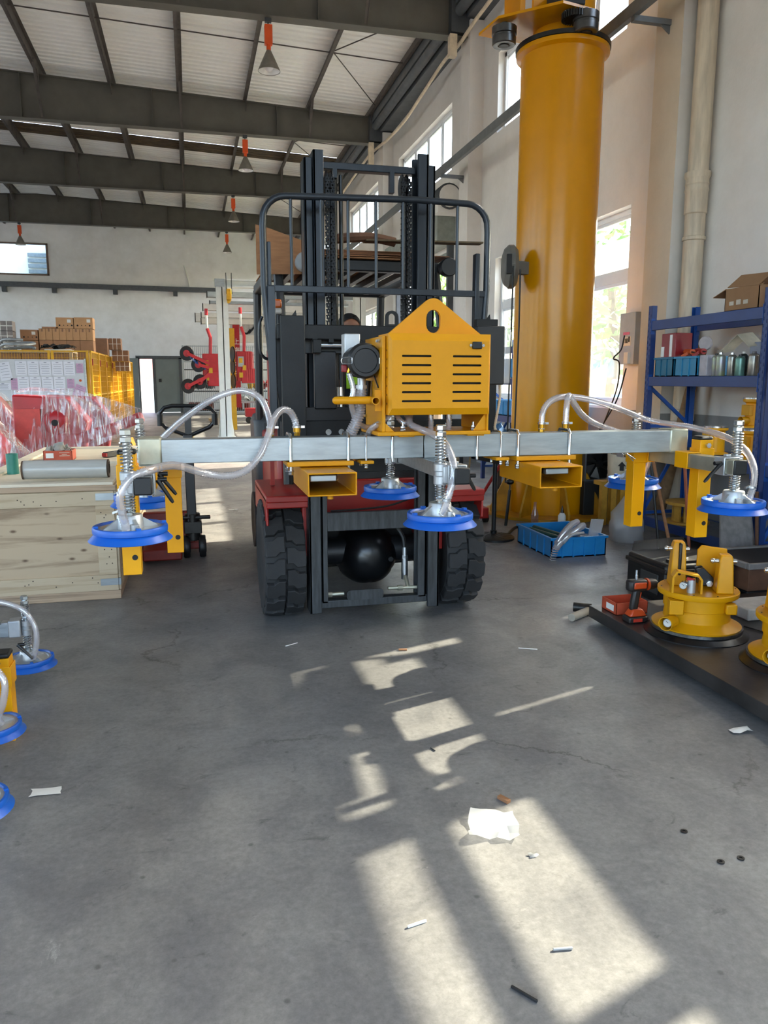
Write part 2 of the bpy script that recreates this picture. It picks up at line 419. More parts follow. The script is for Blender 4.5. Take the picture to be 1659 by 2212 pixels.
for l in LOW:
    if l: window(l[0], l[1], LZ0, LZ1, 3 if l[1] - l[0] > 3.5 else 2, [3.06 if l[0] == 1.74 else 2.62], True, [1.74, 2.69, 3.64, 4.59, 5.2] if l[0] == 1.74 else None)  # near window's transom is raised to shape the sun patches

# rail standing off the wall on brackets
o = build(MB().box(4.19, 4.25, -6.9, 36.1, 4.82, 4.94), 'wall_rail', m_rail, label='grey steel rail running along the window wall on brackets', cat='rail', smooth=None)
for y in PIL: build(MB().box(4.2, 4.597, y - 0.03, y + 0.03, 4.77, 4.82).prism([(4.5, 4.77), (4.597, 4.77), (4.597, 4.7)], y - 0.01, y + 0.01, 'y'), 'bracket', m_rail, o, smooth=None)

# roller door
o = build(MB().box(4.5, 4.85, 14.1, 18.1, 3.92, 4.42), 'door_1', M('shutter_box', '#8f968f', 0.5), kind='structure', smooth=None)
mb = MB()
for k in range(4): mb.box(4.86, 4.9, 14.32, 17.88, 3.84 - 0.08 * k - 0.075, 3.84 - 0.08 * k)
build(mb, 'shutter', M('shutter_slats', '#9aa19a', 0.45, 0.3), o, smooth=None)
for y in (14.22, 17.95): build(MB().box(4.74, 4.88, y - 0.05, y + 0.05, 0, 4.0), 'guide', m_dkgrey, o, smooth=None)
mt = build(MB().cyl((4.55, 13.95, 4.62), (4.55, 13.55, 4.62), 0.19, 20).box(4.35, 4.8, 13.6, 13.9, 4.35, 4.5), 'motor', m_white, o)
mb = MB()
for k in range(6): mb.lathe([(0.19 + 0.02, -0.012), (0.225, 0), (0.19 + 0.02, 0.012)], (4.55, 13.58 + 0.055 * k, 4.62), (0, 1, 0), 20)
build(mb, 'cooling_fin', m_dkgrey, mt)
portal(5.12, 16.1, 1.9, 3.8, 3.6, (0, PI / 2, 0))

# downpipe beside the near pillar
dp = MB().cyl((4.745, 6.78, 0.0), (4.745, 6.78, 7.2), 0.095, 24)
m_dp = M('downpipe_paint', '#d3c5ae', 0.55, var=0.14, scale=5, stretch=(4, 4, 0.5))
o = build(dp, 'downpipe', m_dp, label='cream plastic downpipe standing beside the near wall pillar', cat='pipe')
mb = MB().lathe([(0.097, 0), (0.106, 0.01), (0.106, 0.2), (0.112, 0.21), (0.112, 0.225), (0.106, 0.235), (0.106, 0.26), (0.112, 0.27), (0.106, 0.29), (0.106, 0.32), (0.12, 0.34), (0.12, 0.38), (0.097, 0.385)], (4.745, 6.78, 2.98), n=24)
build(mb, 'socket_joint', m_dp, o)
build(MB().lathe([(0.097, 0), (0.108, 0.005), (0.108, 0.035), (0.097, 0.04)], (4.745, 6.78, 2.74), n=24), 'collar', m_dp, o)
build(MB().lathe([(0.097, 0), (0.112, 0.005), (0.112, 0.12), (0.097, 0.125)], (4.745, 6.78, 1.02), n=24), 'collar', m_dp, o)

# roof
def zr(x): return 7.72 + 0.042 * (4.85 - x) if x > -5 else 7.72 + 0.042 * 9.85 - 0.042 * (-5 - x)
def sheet(y0, y1, x0, x1, mat, name, dz=0.0):
    mb = MB(); p = 0.2; prof = []; y = y0
    while y < y1 - 1e-6:
        prof += [(y, 0.0), (y + 0.11, 0.0), (y + 0.135, 0.035), (y + 0.175, 0.035)]; y += p
    prof.append((y1, 0.0)); n = len(prof); vs = []
    for x in (x0, x1): vs += [(x, a, zr(x) + b + dz) for a, b in prof]
    mb.add(vs, [(i, i + 1, n + i + 1, n + i) for i in range(n - 1)])
    return build(mb, name, mat, kind='structure', smooth=None)
m_tl0 = clearmat('rooflight_dirty0', (0.5, 0.4, 0.25), 0.0, 0.4, 0.985, 0.2, (0.07, 0.05, 0.03))
sheet(-7.2, 23.2, -5, 5.3, m_roof, 'ceiling'); sheet(24.0, 36.6, -5, 5.3, m_roof, 'ceiling')
sheet(-7.2, 36.6, -15.2, -5, m_roof, 'ceiling')
o = sheet(23.18, 24.02, -5, 5.3, M('rooflight_dirty', '#5a4a33', 0.6, var=0.25, scale=5), 'ceiling', -0.01)
def ibeam(y):
    mb = MB()
    for x0, x1 in ((-5, 4.82), (-15, -5)):
        t0, t1 = zr(x0) - 0.25, zr(x1) - 0.25; zb = 6.93
        mb.add([(x0, y - 0.006, zb), (x1, y - 0.006, zb), (x1, y - 0.006, t1), (x0, y - 0.006, t0), (x0, y + 0.006, zb), (x1, y + 0.006, zb), (x1, y + 0.006, t1), (x0, y + 0.006, t0)],
               [(0, 1, 2, 3), (7, 6, 5, 4)])
        mb.box(x0, x1, y - 0.11, y + 0.11, zb - 0.014, zb)
        mb.bar((x0, y, t0 + 0.007), (x1, y, t1 + 0.007), 0.22, 0.014)
    return mb
m_stf = m_steel
PUR = [0.02 + 1.44 * k for k in range(-9, 4)]
for y in PIL[1:] + []:
    o = build(ibeam(y), 'roof_beam', m_steel, kind='structure', smooth=None)
    for x in (-5.95, -3.25, -0.58, 2.15):
        build(MB().box(x - 0.006, x + 0.006, y - 0.10, y + 0.10, 6.93, zr(x) - 0.25), 'stiffener', m_stf, o, smooth=None)
    build(MB().box(4.3, 4.82, y - 0.16, y + 0.16, 6.96, 7.5), 'end_plate', m_dkgrey, o, smooth=None)
    for x in (-5.74, -2.86, 0.02, 2.88):
        build(MB().bar((x, y - 0.72, zr(x) - 0.16), (x + 0.02, y - 0.10, 6.95), 0.05, 0.008).bar((x + 0.022, y - 0.72, zr(x) - 0.16), (x + 0.042, y - 0.10, 6.95), 0.006, 0.05), 'fly_brace', m_purl, o, smooth=None)
for x in PUR:
    z = zr(x) - 0.02
    mb = MB().box(x - 0.004, x + 0.004, -7, 36.4, z - 0.2, z).box(x, x + 0.065, -7, 36.4, z - 0.006, z).box(x - 0.065, x, -7, 36.4, z - 0.2, z - 0.194)
    o = build(mb, 'purlin', m_purl, kind='structure', smooth=None)
    for y in PIL[1:]:
        build(MB().prism([(y - 0.3, z - 0.2), (y - 0.02, z - 0.2), (y - 0.02, z - 0.42)], x - 0.006, x + 0.006, 'x'), 'gusset', m_purl, o, smooth=None)
for y in (10.1, 15.95, 21.6, 27.8):
    build(MB().tube([(4.5, y, zr(4.5) - 0.12), (-5, y, zr(-5) - 0.12), (-12, y, zr(-12) - 0.12)], 0.012, 6), 'sag_rod', m_purl, kind='structure')
for y in (13.0, 18.9, 24.8):
    a, b = y + 2.95, y
    build(MB().tube([(2.93, a, zr(2.9) - 0.1), (4.5, y + 5.6, zr(4.5) - 0.16)], 0.011, 6).tube([(2.93, a, zr(2.9) - 0.1), (4.4, y + 0.3, zr(4.4) - 0.16)], 0.011, 6), 'sag_rod', m_purl, kind='structure')
mb = MB().box(4.55, 4.88, -7, 36.4, 7.18, 7.62); build(mb, 'trim_1', m_eave, kind='structure', smooth=None)
mb = MB().box(4.36, 4.5, -7, 36.4, 7.36, 7.6); build(mb, 'trim_2', m_eave, kind='structure', smooth=None)
for i in range(1, len(PIL) - 1):
    build(MB().cyl((4.44, PIL[i] + 0.1, 7.28), (4.44, PIL[i + 1] - 0.1, 7.28), 0.085, 16), 'eave_strut', m_eave, kind='structure')
# conduit sagging along the wall head
o = build(MB().tube(spline([(4.55, 7.3, 6.86), (4.55, 10.0, 7.0), (4.55, 12.2, 6.98), (4.5, 13.0, 6.86), (4.55, 14.0, 6.95), (4.55, 15.3, 6.85), (4.55, 16.6, 6.76), (4.55, 18.0, 6.8), (4.5, 18.9, 6.84), (4.55, 20.3, 6.95), (4.55, 24.6, 6.8)]), 0.03, 8), 'cable_conduit', M('conduit_cream', '#dccbb0', 0.5),
      label='cream cable conduit drooping along the top of the window wall', cat='conduit')
for y in (12.9, 18.8):
    build(MB().box(4.28, 4.4, y - 0.06, y + 0.06, 6.3 + (0.3 if y < 14 else 0), 6.93), 'junction_box', M('conduit_cream'), o, smooth=None)

# far wall, left wall, wall behind the camera
YF = 36.2
mb = MB(); holed(mb, -15.2, 4.85, 0, 8.2, [(-7.9, -5.62, 5.79, 7.1), (-2.2, -0.45, -1, 2.42)], lambda a, b, c, d: mb.box(a, b, YF, YF + 0.24, c, d))
build(mb, 'wall_far', m_wallf, kind='structure', smooth=None)
mb = MB(); lh = [(-6 + 6 * k, -1.2 + 6 * k, 1.0, 3.6) for k in range(7)] + [(-6 + 6 * k, -1.2 + 6 * k, 5.0, 6.5) for k in range(7)]
holed(mb, -7.2, 36.6, 0, 7.9, lh, lambda a, b, c, d: mb.box(-15.2, -15, a, b, c, d))
build(mb, 'wall_left', m_wallf, kind='structure', smooth=None)
for a, b, c, d in lh: portal(-15.22, (a + b) / 2, (c + d) / 2, d - c, b - a, (0, -PI / 2, 0))
mb = MB(); holed(mb, -15.2, 5.09, 0, 8.2, [(-9.5, 2.5, -1, 5.6)], lambda a, b, c, d: mb.box(a, b, -7.2, -7, c, d))
build(mb, 'wall_back', m_wallf, kind='structure', smooth=None)
portal(-3.5, -7.22, 2.8, 12, 5.6, (PI / 2, 0, 0))
# dark pipe along the far wall
mb = MB().bar((-12, YF - 0.12, 5.42), (1.6, YF - 0.12, 5.36), 0.16, 0.2); o = build(mb, 'trim_3', M('far_rail', '#5b5f64', 0.5), kind='structure', smooth=None)
for x in (-7.4, -5.45, -3.0, -0.5, 1.4): build(MB().box(x - 0.09, x + 0.09, YF - 0.22, YF, 5.08, 5.3), 'bracket', m_dkgrey, o, smooth=None)
# office window in the far wall
m_brn = M('brown_frame', '#7d6658', 0.5)
mb = MB()
for q in ((-7.9, -5.62, 5.79, 5.85), (-7.9, -5.62, 7.04, 7.1), (-5.70, -5.62, 5.79, 7.1), (-7.9, -7.82, 5.79, 7.1)): mb.box(q[0], q[1], YF - 0.04, YF + 0.1, q[2], q[3])
o = build(mb, 'window_%d' % (wn + 1), m_brn, kind='structure', smooth=None)
build(MB().box(-7.82, -5.7, YF + 0.04, YF + 0.05, 5.85, 7.04), 'pane', m_glass, o, smooth=None)
m_off = M('office_wall', '#a9b6ba', 0.7, var=0.03)
mb = MB().box(-9.5, -4.5, YF + 3, YF + 3.1, 5.2, 8.2).box(-9.6, -9.5, YF + 0.24, YF + 3, 5.2, 8.2).box(-4.6, -4.5, YF + 0.24, YF + 3, 5.2, 8.2).box(-9.5, -4.5, YF + 0.24, YF + 3, 5.1, 5.2)
build(mb, 'wall_office', m_off, kind='structure', smooth=None)
mb = MB()
for k in range(5): mb.box(-6.95, -5.55, YF + 2.9, YF + 2.96, 6.0 + 0.24 * k, 6.16 + 0.24 * k)
o = build(mb, 'window_%d' % (wn + 2), M('office_blind', '#5c6b74', 0.7), kind='structure', smooth=None)
o = build(MB().box(-7.1, -6.3, YF + 1.4, YF + 1.48, 5.6, 6.0).box(-6.75, -6.65, YF + 1.42, YF + 1.46, 5.21, 5.6), 'office_monitor', m_black, loc=(-6.7, YF + 1.44, 5.2), label='dark monitor seen through the office window', cat='monitor', smooth=None)
# double door in the far wall: one leaf shut, one leaf swung open
m_door = M('door_grey', '#7d8481', 0.5, var=0.06, scale=2)
m_dfr = M('door_frame_grey', '#55585a', 0.5)
o = build(MB().box(-2.32, -2.16, YF - 0.06, YF + 0.2, 0, 2.42).box(-0.49, -0.36, YF - 0.06, YF + 0.2, 0, 2.42).box(-2.32, -0.36, YF - 0.06, YF + 0.2, 2.36, 2.5).box(-1.62, -1.5, YF - 0.05, YF + 0.1, 0, 2.4), 'door_2', m_dfr, kind='structure', smooth=None)
lf = build(MB().box(-1.5, -0.49, YF - 0.03, YF + 0.02, 0.02, 2.38), 'door_leaf', m_door, o, smooth=None)
build(MB().box(-1.38, -1.26, YF - 0.06, YF - 0.03, 1.35, 1.5), 'lock', m_black, lf, smooth=None)
lf = build(MB().box(-2.95, -2.2, YF - 0.52, YF - 0.47, 0.02, 2.38), 'door_leaf', m_door, o, smooth=None)

# outside: yard, trees, sheds
m_yard = M('yard_concrete', '#86857f', 0.9, var=0.06, scale=1.5)
build(MB().box(-60, 90, -40, 110, -0.42, -0.31), 'ground_outside', m_yard, kind='structure', smooth=None)
m_leaf = M('leaf_green', '#8fae5a', 0.6, var=0.2, scale=3, col2='#4f7a35')
m_bark = M('tree_bark', '#6f6151', 0.9)
def tree(x, y, h, r, label):
    t = thing('tree', label, 'tree', (x, y, -0.3), 'trees in the yard outside')
    build(MB().tube([(x, y, -0.3), (x + 0.1, y, h * 0.4), (x - 0.1, y + 0.1, h * 0.75)], 0.16, 8, radii=[0.2, 0.15, 0.07]), 'trunk', m_bark, t)
    mb = MB()
    for k in range(1300):
        a = random.uniform(0, 2 * PI); c = random.uniform(-1, 1); q = random.uniform(0.35, 1) ** 0.5 * r * random.uniform(0.8, 1.1)
        p = V(x + q * math.cos(a) * math.sqrt(1 - c * c), y + q * math.sin(a) * math.sqrt(1 - c * c), h * 0.62 + q * c * 0.95)
        u = V(random.gauss(0, 1), random.gauss(0, 1), random.gauss(0, 1)).normalized(); w = u.orthogonal().normalized(); s_ = random.uniform(0.12, 0.24)
        mb.add([p - u * s_, p + w * s_ * 0.5, p + u * s_, p - w * s_ * 0.5], [(0, 1, 2, 3)])
    tag(build(mb, 'crown', m_leaf, t, smooth=None), kind='stuff')
for x, y, h, r, l in ((10.2, 17.6, 5.6, 2.0, 'leafy green tree outside the tall window by the yellow column'), (9.3, 25.5, 5.6, 2.0, 'leafy green tree outside, behind the window left of the yellow column'), (14.5, 22.0, 6.8, 2.4, 'leafy green tree outside, farther out behind the tall window'),
                      (9.8, 30.5, 6.5, 2.6, 'leafy green tree seen through the open roller door'), (14.5, 38, 7.5, 3.0, 'leafy green tree standing farthest out beyond the roller door')):
    tree(x, y, h, r, l)
o = build(MB().box(9.2, 10.6, 14.4, 15.7, -0.3, 1.35).box(9.15, 10.65, 14.35, 15.75, 1.35, 1.45), 'water_tank', M('tank_white', '#dfe6ea', 0.5), loc=(9.9, 15, -0.3), label='pale water tank outside the tall window', cat='tank', smooth=None, bevel=0.03)
o = build(MB().lathe([(0.35, 0), (0.36, 0.02), (0.36, 0.5), (0.375, 0.52), (0.36, 0.54), (0.36, 1.0), (0.375, 1.02), (0.36, 1.04), (0.36, 1.45), (0.3, 1.47)], (8.1, 13.2, -0.3), n=24), 'yard_drum', M('drum_blue', '#2f6fb4', 0.5), loc=(8.1, 13.2, -0.3), label='blue drum in the yard outside the tall window', cat='drum')

# hanging lamps under the roof beams
m_or = M('lamp_orange', '#e0561f', 0.4, var=0.06)
m_shade = M('lamp_shade', '#8a867e', 0.45, 0.3, var=0.12)
m_refl = M('lamp_reflector', '#e9e8e4', 0.3, 0.2, var=0.03)
m_bulb = M('lamp_bulb', '#d9d6da', 0.25, var=0.02)
def lamp(x, y, label):
    z = 6.92; t = thing('pendant_lamp', label, 'lamp', (x, y, z - 0.78), 'orange high-bay lamps under the roof beams')
    build(MB().box(x - 0.05, x + 0.05, y - 0.03, y + 0.03, z - 0.06, z).tube([(x, y, z - 0.05), (x, y, z - 0.11)], 0.012, 6), 'hook', m_dkgrey, t, smooth=None)
    build(MB().box(x - 0.06, x + 0.06, y - 0.05, y + 0.05, z - 0.38, z - 0.1), 'ballast', m_or, t, bevel=0.008)
    build(MB().cyl((x, y, z - 0.46), (x, y, z - 0.38), 0.035, 14), 'neck', m_or, t)
    sh = build(MB().lathe([(0.036, 0.3), (0.05, 0.27), (0.085, 0.2), (0.17, 0.015), (0.172, 0), (0.17, 0.004)], (x, y, z - 0.76), n=28, cap=False), 'shade', m_shade, t)
    build(MB().lathe([(0.166, 0.006), (0.08, 0.186), (0.04, 0.25)], (x, y, z - 0.76), n=28, cap=False), 'reflector', m_refl, sh)
    build(MB().sphere((x, y, z - 0.655), 0.085, 16, 10, (1, 1, 1.25)), 'bulb', m_bulb, t)
for x, y, l in ((1.38, 13.0, 'orange high-bay lamp hanging from the nearest roof beam'), (1.42, 18.9, 'second orange high-bay lamp, left of the lift mast top'),
                (1.46, 24.8, 'third orange high-bay lamp, above the backrest corner'), (1.53, 30.7, 'fourth orange high-bay lamp, against the white far wall'),
                (-5.65, 30.7, 'orange high-bay lamp hanging above the office window')):
    lamp(x, y, l)

# shed across the yard, seen through the far door
sh = thing('yard_shed', 'red and teal shed outside, seen through the far door gap', 'shed', (-3, 44, -0.3))
build(MB().box(-7, 3, 44, 46, -0.3, 1.5), 'lower_wall', M('shed_teal', '#b9cfd0', 0.6), sh, smooth=None)
build(MB().box(-7, 3, 44, 46, 1.5, 3.2), 'upper_wall', M('shed_red', '#cf8f88', 0.6), sh, smooth=None)
build(MB().box(-7.3, 3.3, 43.7, 46.3, 3.2, 3.35), 'roof', m_eave, sh, smooth=None)

# ================================================================ VACUUM LIFTER carried on the forks
m_yel = M('machine_yellow', '#d89306', 0.42, var=0.05, scale=5, bump=0.05, bscale=180, spec=0.3)
m_yel2 = M('leg_yellow', '#f0a806', 0.38, var=0.03, scale=5, spec=0.35)
m_galv = M('galvanised_steel', '#aab1b4', 0.36, 0.75, var=0.10, scale=7, stretch=(1, 6, 6))
m_zinc = M('zinc_plate', '#c3c2ae', 0.35, 0.7, var=0.12, scale=9)
m_chrome = M('bright_zinc', '#d3d8da', 0.2, 0.95, var=0.05)
m_alu = M('cast_aluminium', '#c2c5c7', 0.42, 0.7, var=0.06, scale=20)
m_blue = M('suction_blue', '#0d5cbe', 0.38, var=0.04, scale=4)
m_rubber = M('black_rubber', '#121314', 0.5, var=0.1)
m_blk = M('black_gloss', '#0f1012', 0.3, var=0.05)
m_dark = M('dark_inside', '#1b1c1d', 0.7, var=0.1)
def hose_mat():
    m, nt, b = newmat('clear_hose'); N = nt.nodes; L = nt.links
    N.remove(b); out = N['Material Output']
    tr = N.new('ShaderNodeBsdfTransparent'); tr.inputs['Color'].default_value = (0.93, 0.91, 0.92, 1)
    gl = N.new('ShaderNodeBsdfGlossy'); gl.inputs['Roughness'].default_value = 0.12; gl.inputs['Color'].default_value = (0.95, 0.95, 0.97, 1)
    df = N.new('ShaderNodeBsdfDiffuse'); df.inputs['Color'].default_value = (0.72, 0.69, 0.70, 1)
    a = N.new('ShaderNodeMixShader'); a.inputs[0].default_value = 0.42; L.new(df.outputs[0], a.inputs[1]); L.new(gl.outputs[0], a.inputs[2])
    x = N.new('ShaderNodeMixShader'); x.inputs[0].default_value = 0.5; L.new(tr.outputs[0], x.inputs[1]); L.new(a.outputs[0], x.inputs[2])
    L.new(x.outputs[0], out.inputs['Surface']); return m
m_hose = hose_mat()
def ribbed(pts, r, pitch=0.011, n=10, amp=0.13):
    """hose: smooth path resampled, wall ribbed by the reinforcing helix"""
    P = spline(pts, 14); L = [0.0]
    for a, b in zip(P, P[1:]): L.append(L[-1] + (b - a).length)
    k = max(4, int(L[-1] / (pitch / 2))); Q = []; j = 0
    for i in range(k + 1):
        t = L[-1] * i / k
        while j < len(L) - 2 and L[j + 1] < t: j += 1
        f = (t - L[j]) / max(1e-9, L[j + 1] - L[j]); Q.append(P[j].lerp(P[j + 1], min(1, max(0, f))))
    return MB().tube(Q, r, n, radii=[r * (1 + (amp if i % 2 else -amp)) for i in range(len(Q))])
def hose(pts, parent, r=0.0145, name='hose', mat=None):
    return build(ribbed(pts, r), name, mat or m_hose, parent, smooth=80)
def helix(c, r, z0, z1, turns, wr, n=12):
    k = int(turns * n)
    return MB().tube([(c[0] + r * math.cos(2 * PI * i / n), c[1] + r * math.sin(2 * PI * i / n), z0 + (z1 - z0) * i / k) for i in range(k + 1)], wr, 5)
def hexnut(mb, c, r, z0, z1):
    return mb.lathe([(r * 0.86, z0), (r, z0 + 0.004), (r, z1 - 0.004), (r * 0.86, z1)], (c[0], c[1], 0), n=6)
def suction_cup(x, y, parent, z0=0.835, top=1.245, hub_rot=0.4, arm=None, zt=1.045):
    """blue pad > plate, hub, rod, springs, nuts"""
    pad = MB().lathe([(0.118, z0 + 0.045), (0.122, z0 + 0.053), (0.133, z0 + 0.053), (0.136, z0 + 0.047), (0.135, z0 + 0.03), (0.128, z0 + 0.027), (0.152, z0 + 0.002), (0.150, z0), (0.118, z0 + 0.02), (0.112, z0 + 0.028)], (x, y, 0), n=48, cap=False)
    for a in (0.3, PI / 2 + 0.3, PI + 0.3, 1.5 * PI + 0.3):
        d = V(math.cos(a), math.sin(a), 0); pad.obox((x + d.x * 0.124, y + d.y * 0.124, z0 + 0.056), d * 0.008, V(-d.y, d.x, 0) * 0.008, (0, 0, 0.004))
    o = build(pad, 'suction_cup', m_blue, parent, smooth=40)
    pl = MB().lathe([(0.0, z0 + 0.036), (0.121, z0 + 0.036), (0.121, z0 + 0.045), (0.105, z0 + 0.047), (0.10, z0 + 0.043), (0.0, z0 + 0.043)], (x, y, 0), n=40)
    build(pl, 'backing_plate', m_alu, o)
    hb = MB().lathe([(0.05, z0 + 0.04), (0.046, z0 + 0.09), (0.043, z0 + 0.094), (0.02, z0 + 0.094)], (x, y, 0), n=28)
    for k in range(4):
        a = hub_rot + k * PI / 2; d = V(math.cos(a), math.sin(a), 0); s = V(-d.y, d.x, 0) * 0.006
        p0, p1, p2 = V(x, y, z0 + 0.042) + d * 0.045, V(x, y, z0 + 0.042) + d * 0.108, V(x, y, z0 + 0.082) + d * 0.045
        hb.add([p0 - s, p1 - s, p2 - s, p0 + s, p1 + s, p2 + s], [(0, 1, 2), (5, 4, 3), (0, 3, 4, 1), (1, 4, 5, 2), (2, 5, 3, 0)])
    build(hb, 'hub', m_alu, o)
    build(MB().cyl((x, y, z0 + 0.09), (x, y, top - 0.01), 0.0125, 12), 'rod', m_chrome, o)
    build(helix((x, y), 0.021, z0 + 0.096, zt - 0.045, 6.5, 0.0032), 'spring', m_chrome, o)
    build(helix((x, y), 0.021, zt + 0.045, top - 0.05, 8.5, 0.0032), 'spring', m_chrome, o)
    nm = MB(); hexnut(nm, (x, y), 0.022, top - 0.05, top - 0.027); hexnut(nm, (x, y), 0.022, top - 0.024, top)
    build(nm, 'lock_nut', m_chrome, o, smooth=20)
    build(MB().lathe([(0.024, zt - 0.045), (0.028, zt - 0.04), (0.028, zt - 0.01), (0.025, zt - 0.006), (0.025, zt + 0.01), (0.028, zt + 0.014), (0.028, zt + 0.04), (0.024, zt + 0.045)], (x, y, 0), n=20), 'guide_bush', m_alu, o)
    return o
def lever(p, q, parent, side=1):
    """black ratchet lever: boss at p, grip running down to q"""
    p, q = V(p), V(q); mb = MB().cyl(p, p + V(0.035 * side, 0, 0), 0.009, 12)
    d = (q - p).normalized()
    mb.tube([p, p + d * 0.02, q - d * 0.01, q], 0.008, 8, radii=[0.011, 0.009, 0.0075, 0.005])
    return build(mb, 'clamp_lever', m_blk, parent)
lift = thing('vacuum_lifter', 'long galvanised beam vacuum lifter with blue suction cups and yellow pump box, on the forks', 'lifter', (1.0, 3.35, 0.66))
BY0, BY1, BZ0, BZ1 = 3.30, 3.40, 1.078, 1.180
bm_l = build(MB().rtube((-0.13, 3.35, 1.129), (1.0, 3.35, 1.129), 0.1, 0.1, 0.005), 'beam', m_galv, lift, bevel=0.008)
bm_r = build(MB().rtube((1.003, 3.35, 1.129), (2.25, 3.35, 1.129), 0.104, 0.104, 0.005), 'beam', m_galv, lift, bevel=0.008)
for a, b in ((-0.222, -0.128), (2.248, 2.348)):
    build(MB().box(a, b, BY0 - 0.006, BY1 + 0.006, BZ0 - 0.006, BZ1 + 0.008), 'end_sleeve', m_zinc, lift, bevel=0.008)
def ubolt(x, r=0.0065, drop=0.03, nut=True):
    p = [(x, BY0 - r - 0.002, BZ0 - drop), (x, BY0 - r - 0.002, BZ1 - 0.005), (x, BY0 + 0.004, BZ1 + r + 0.004), (x, BY1 - 0.004, BZ1 + r + 0.004), (x, BY1 + r + 0.002, BZ1 - 0.005), (x, BY1 + r + 0.002, BZ0 - drop)]
    o = build(MB().tube(p, r, 10), 'u_bolt', m_chrome, lift)
    if nut:
        n = MB()
        for y in (BY0 - r - 0.002, BY1 + r + 0.002): hexnut(n, (x, y), r * 1.9, BZ0 - drop - 0.004, BZ0 - drop + 0.006); hexnut(n, (x, y), r * 1.8, BZ0 - drop - 0.014, BZ0 - drop - 0.005)
        build(n, 'nut', m_chrome, o, smooth=20)
for x in (0.404, 0.656, 1.453, 1.712): ubolt(x, 0.0072, 0.045)
for x in (0.735, 1.369): ubolt(x, 0.0045, 0.026)
for x in (0.854, 1.252): ubolt(x, 0.0065, 0.012, False)
# fork pockets hung under the beam
for x0, x1, pa, pb in ((0.442, 0.645, 0.385, 0.675), (1.458, 1.66, 1.435, 1.735)):
    xc = (x0 + x1) / 2
    o = build(MB().rtube((xc, 3.06, 1.003), (xc, 3.52, 1.003), x1 - x0, 0.096, 0.006), 'fork_pocket', m_yel, lift, bevel=0.005)
    build(MB().box(pa, pb, 3.265, 3.435, 1.056, 1.076), 'clamp_plate', m_yel, o, bevel=0.003)
    build(MB().cyl((xc, 3.12, 0.935), (xc, 3.12, 0.957), 0.012, 10), 'set_screw', m_yel, o)
for x0, x1 in ((0.705, 0.765), (1.335, 1.40)):
    build(MB().box(x0, x1, 3.265, 3.435, 1.060, 1.074), 'clamp_plate', m_yel, lift, bevel=0.003)
# cross arms, legs, cups
def arm(xa, side, legs, lv):
    o = build(MB().rtube((xa, 2.87, 1.045), (xa, 3.88, 1.045), 0.064, 0.064, 0.004), 'cross_arm', m_zinc if side > 0 and xa > 2 else m_galv, lift, bevel=0.005)
    for y in (2.866, 3.884): build(MB().box(xa - 0.033, xa + 0.033, y - 0.006, y + 0.006, 1.012, 1.078), 'end_cap', m_rubber, o, bevel=0.006)
    for y in (2.955, 3.78):
        xr = xa + side * 0.058
        cl = MB().rtube((xa, y - 0.035, 1.045), (xa, y + 0.035, 1.045), 0.08, 0.08, 0.007).box(min(xr, xa + side * 0.038), max(xr, xa + side * 0.038), y - 0.03, y + 0.03, 1.01, 1.08).box(xa - 0.012, xa + 0.012, y - 0.012, y + 0.012, 1.085, 1.097)
        build(cl, 'clamp', m_alu, o, bevel=0.004)
        suction_cup(xr, y + 0.012, lift)
        build(MB().cyl((xr - side * 0.02, y - 0.05, 0.878), (xr - side * 0.02, y - 0.05, 0.90), 0.017, 10), 'hose_socket', m_alu, o)
    for lx, ly in legs:
        lg = build(MB().rtube((lx, ly, 0.665), (lx, ly, 1.14), 0.07, 0.07, 0.004), 'support_leg', m_yel2, lift, bevel=0.006)
        build(MB().box(lx - 0.036, lx + 0.036, ly - 0.036, ly + 0.036, 1.138, 1.158), 'end_cap', m_rubber, lg, bevel=0.01)
        build(MB().cyl((lx + 0.012, ly - 0.0352, 0.735), (lx + 0.012, ly - 0.037, 0.735), 0.011, 16), 'pin_hole', m_dark, lg)
        sg = 1 if xa > lx else -1
        build(MB().rtube((xa - sg * 0.0, ly - 0.05, 1.045), (xa, ly + 0.05, 1.045), 0.078, 0.078, 0.006).rtube((lx, ly, 1.0), (lx, ly, 1.1), 0.08, 0.08, 0.005), 'leg_socket', m_yel2, lg, bevel=0.004)
        build(MB().cyl((lx, ly - 0.035, 1.115), (lx, ly - 0.05, 1.115), 0.009, 10).cyl((lx, ly - 0.05, 1.115), (lx, ly - 0.053, 1.115), 0.013, 6), 'bolt', m_chrome, lg)
    for p, q, s in lv: lever(p, q, o, s)
arm(-0.183, -1, ((-0.252, 3.13), (-0.095, 3.5)), (((-0.14, 3.2, 1.05), (-0.075, 3.19, 0.965), 1), ((-0.14, 3.07, 1.043), (-0.085, 3.06, 0.952), 1)))
arm(1.03, -1, (), (((1.07, 2.92, 1.04), (1.105, 2.92, 0.98), 1),))
arm(2.31, 1, ((2.384, 3.235), (2.236, 3.56)), (((2.262, 2.93, 1.06), (2.175, 2.92, 0.98), -1),))
# R-clip on the right back leg
build(MB().tube(spline([(2.13, 3.5, 1.07), (2.12, 3.49, 1.085), (2.105, 3.49, 1.07), (2.115, 3.49, 1.05), (2.14, 3.49, 1.05), (2.175, 3.49, 1.015)]), 0.0025, 6).tube([(2.135, 3.49, 1.055), (2.185, 3.49, 1.025)], 0.0025, 6), 'retaining_clip', m_chrome, lift)

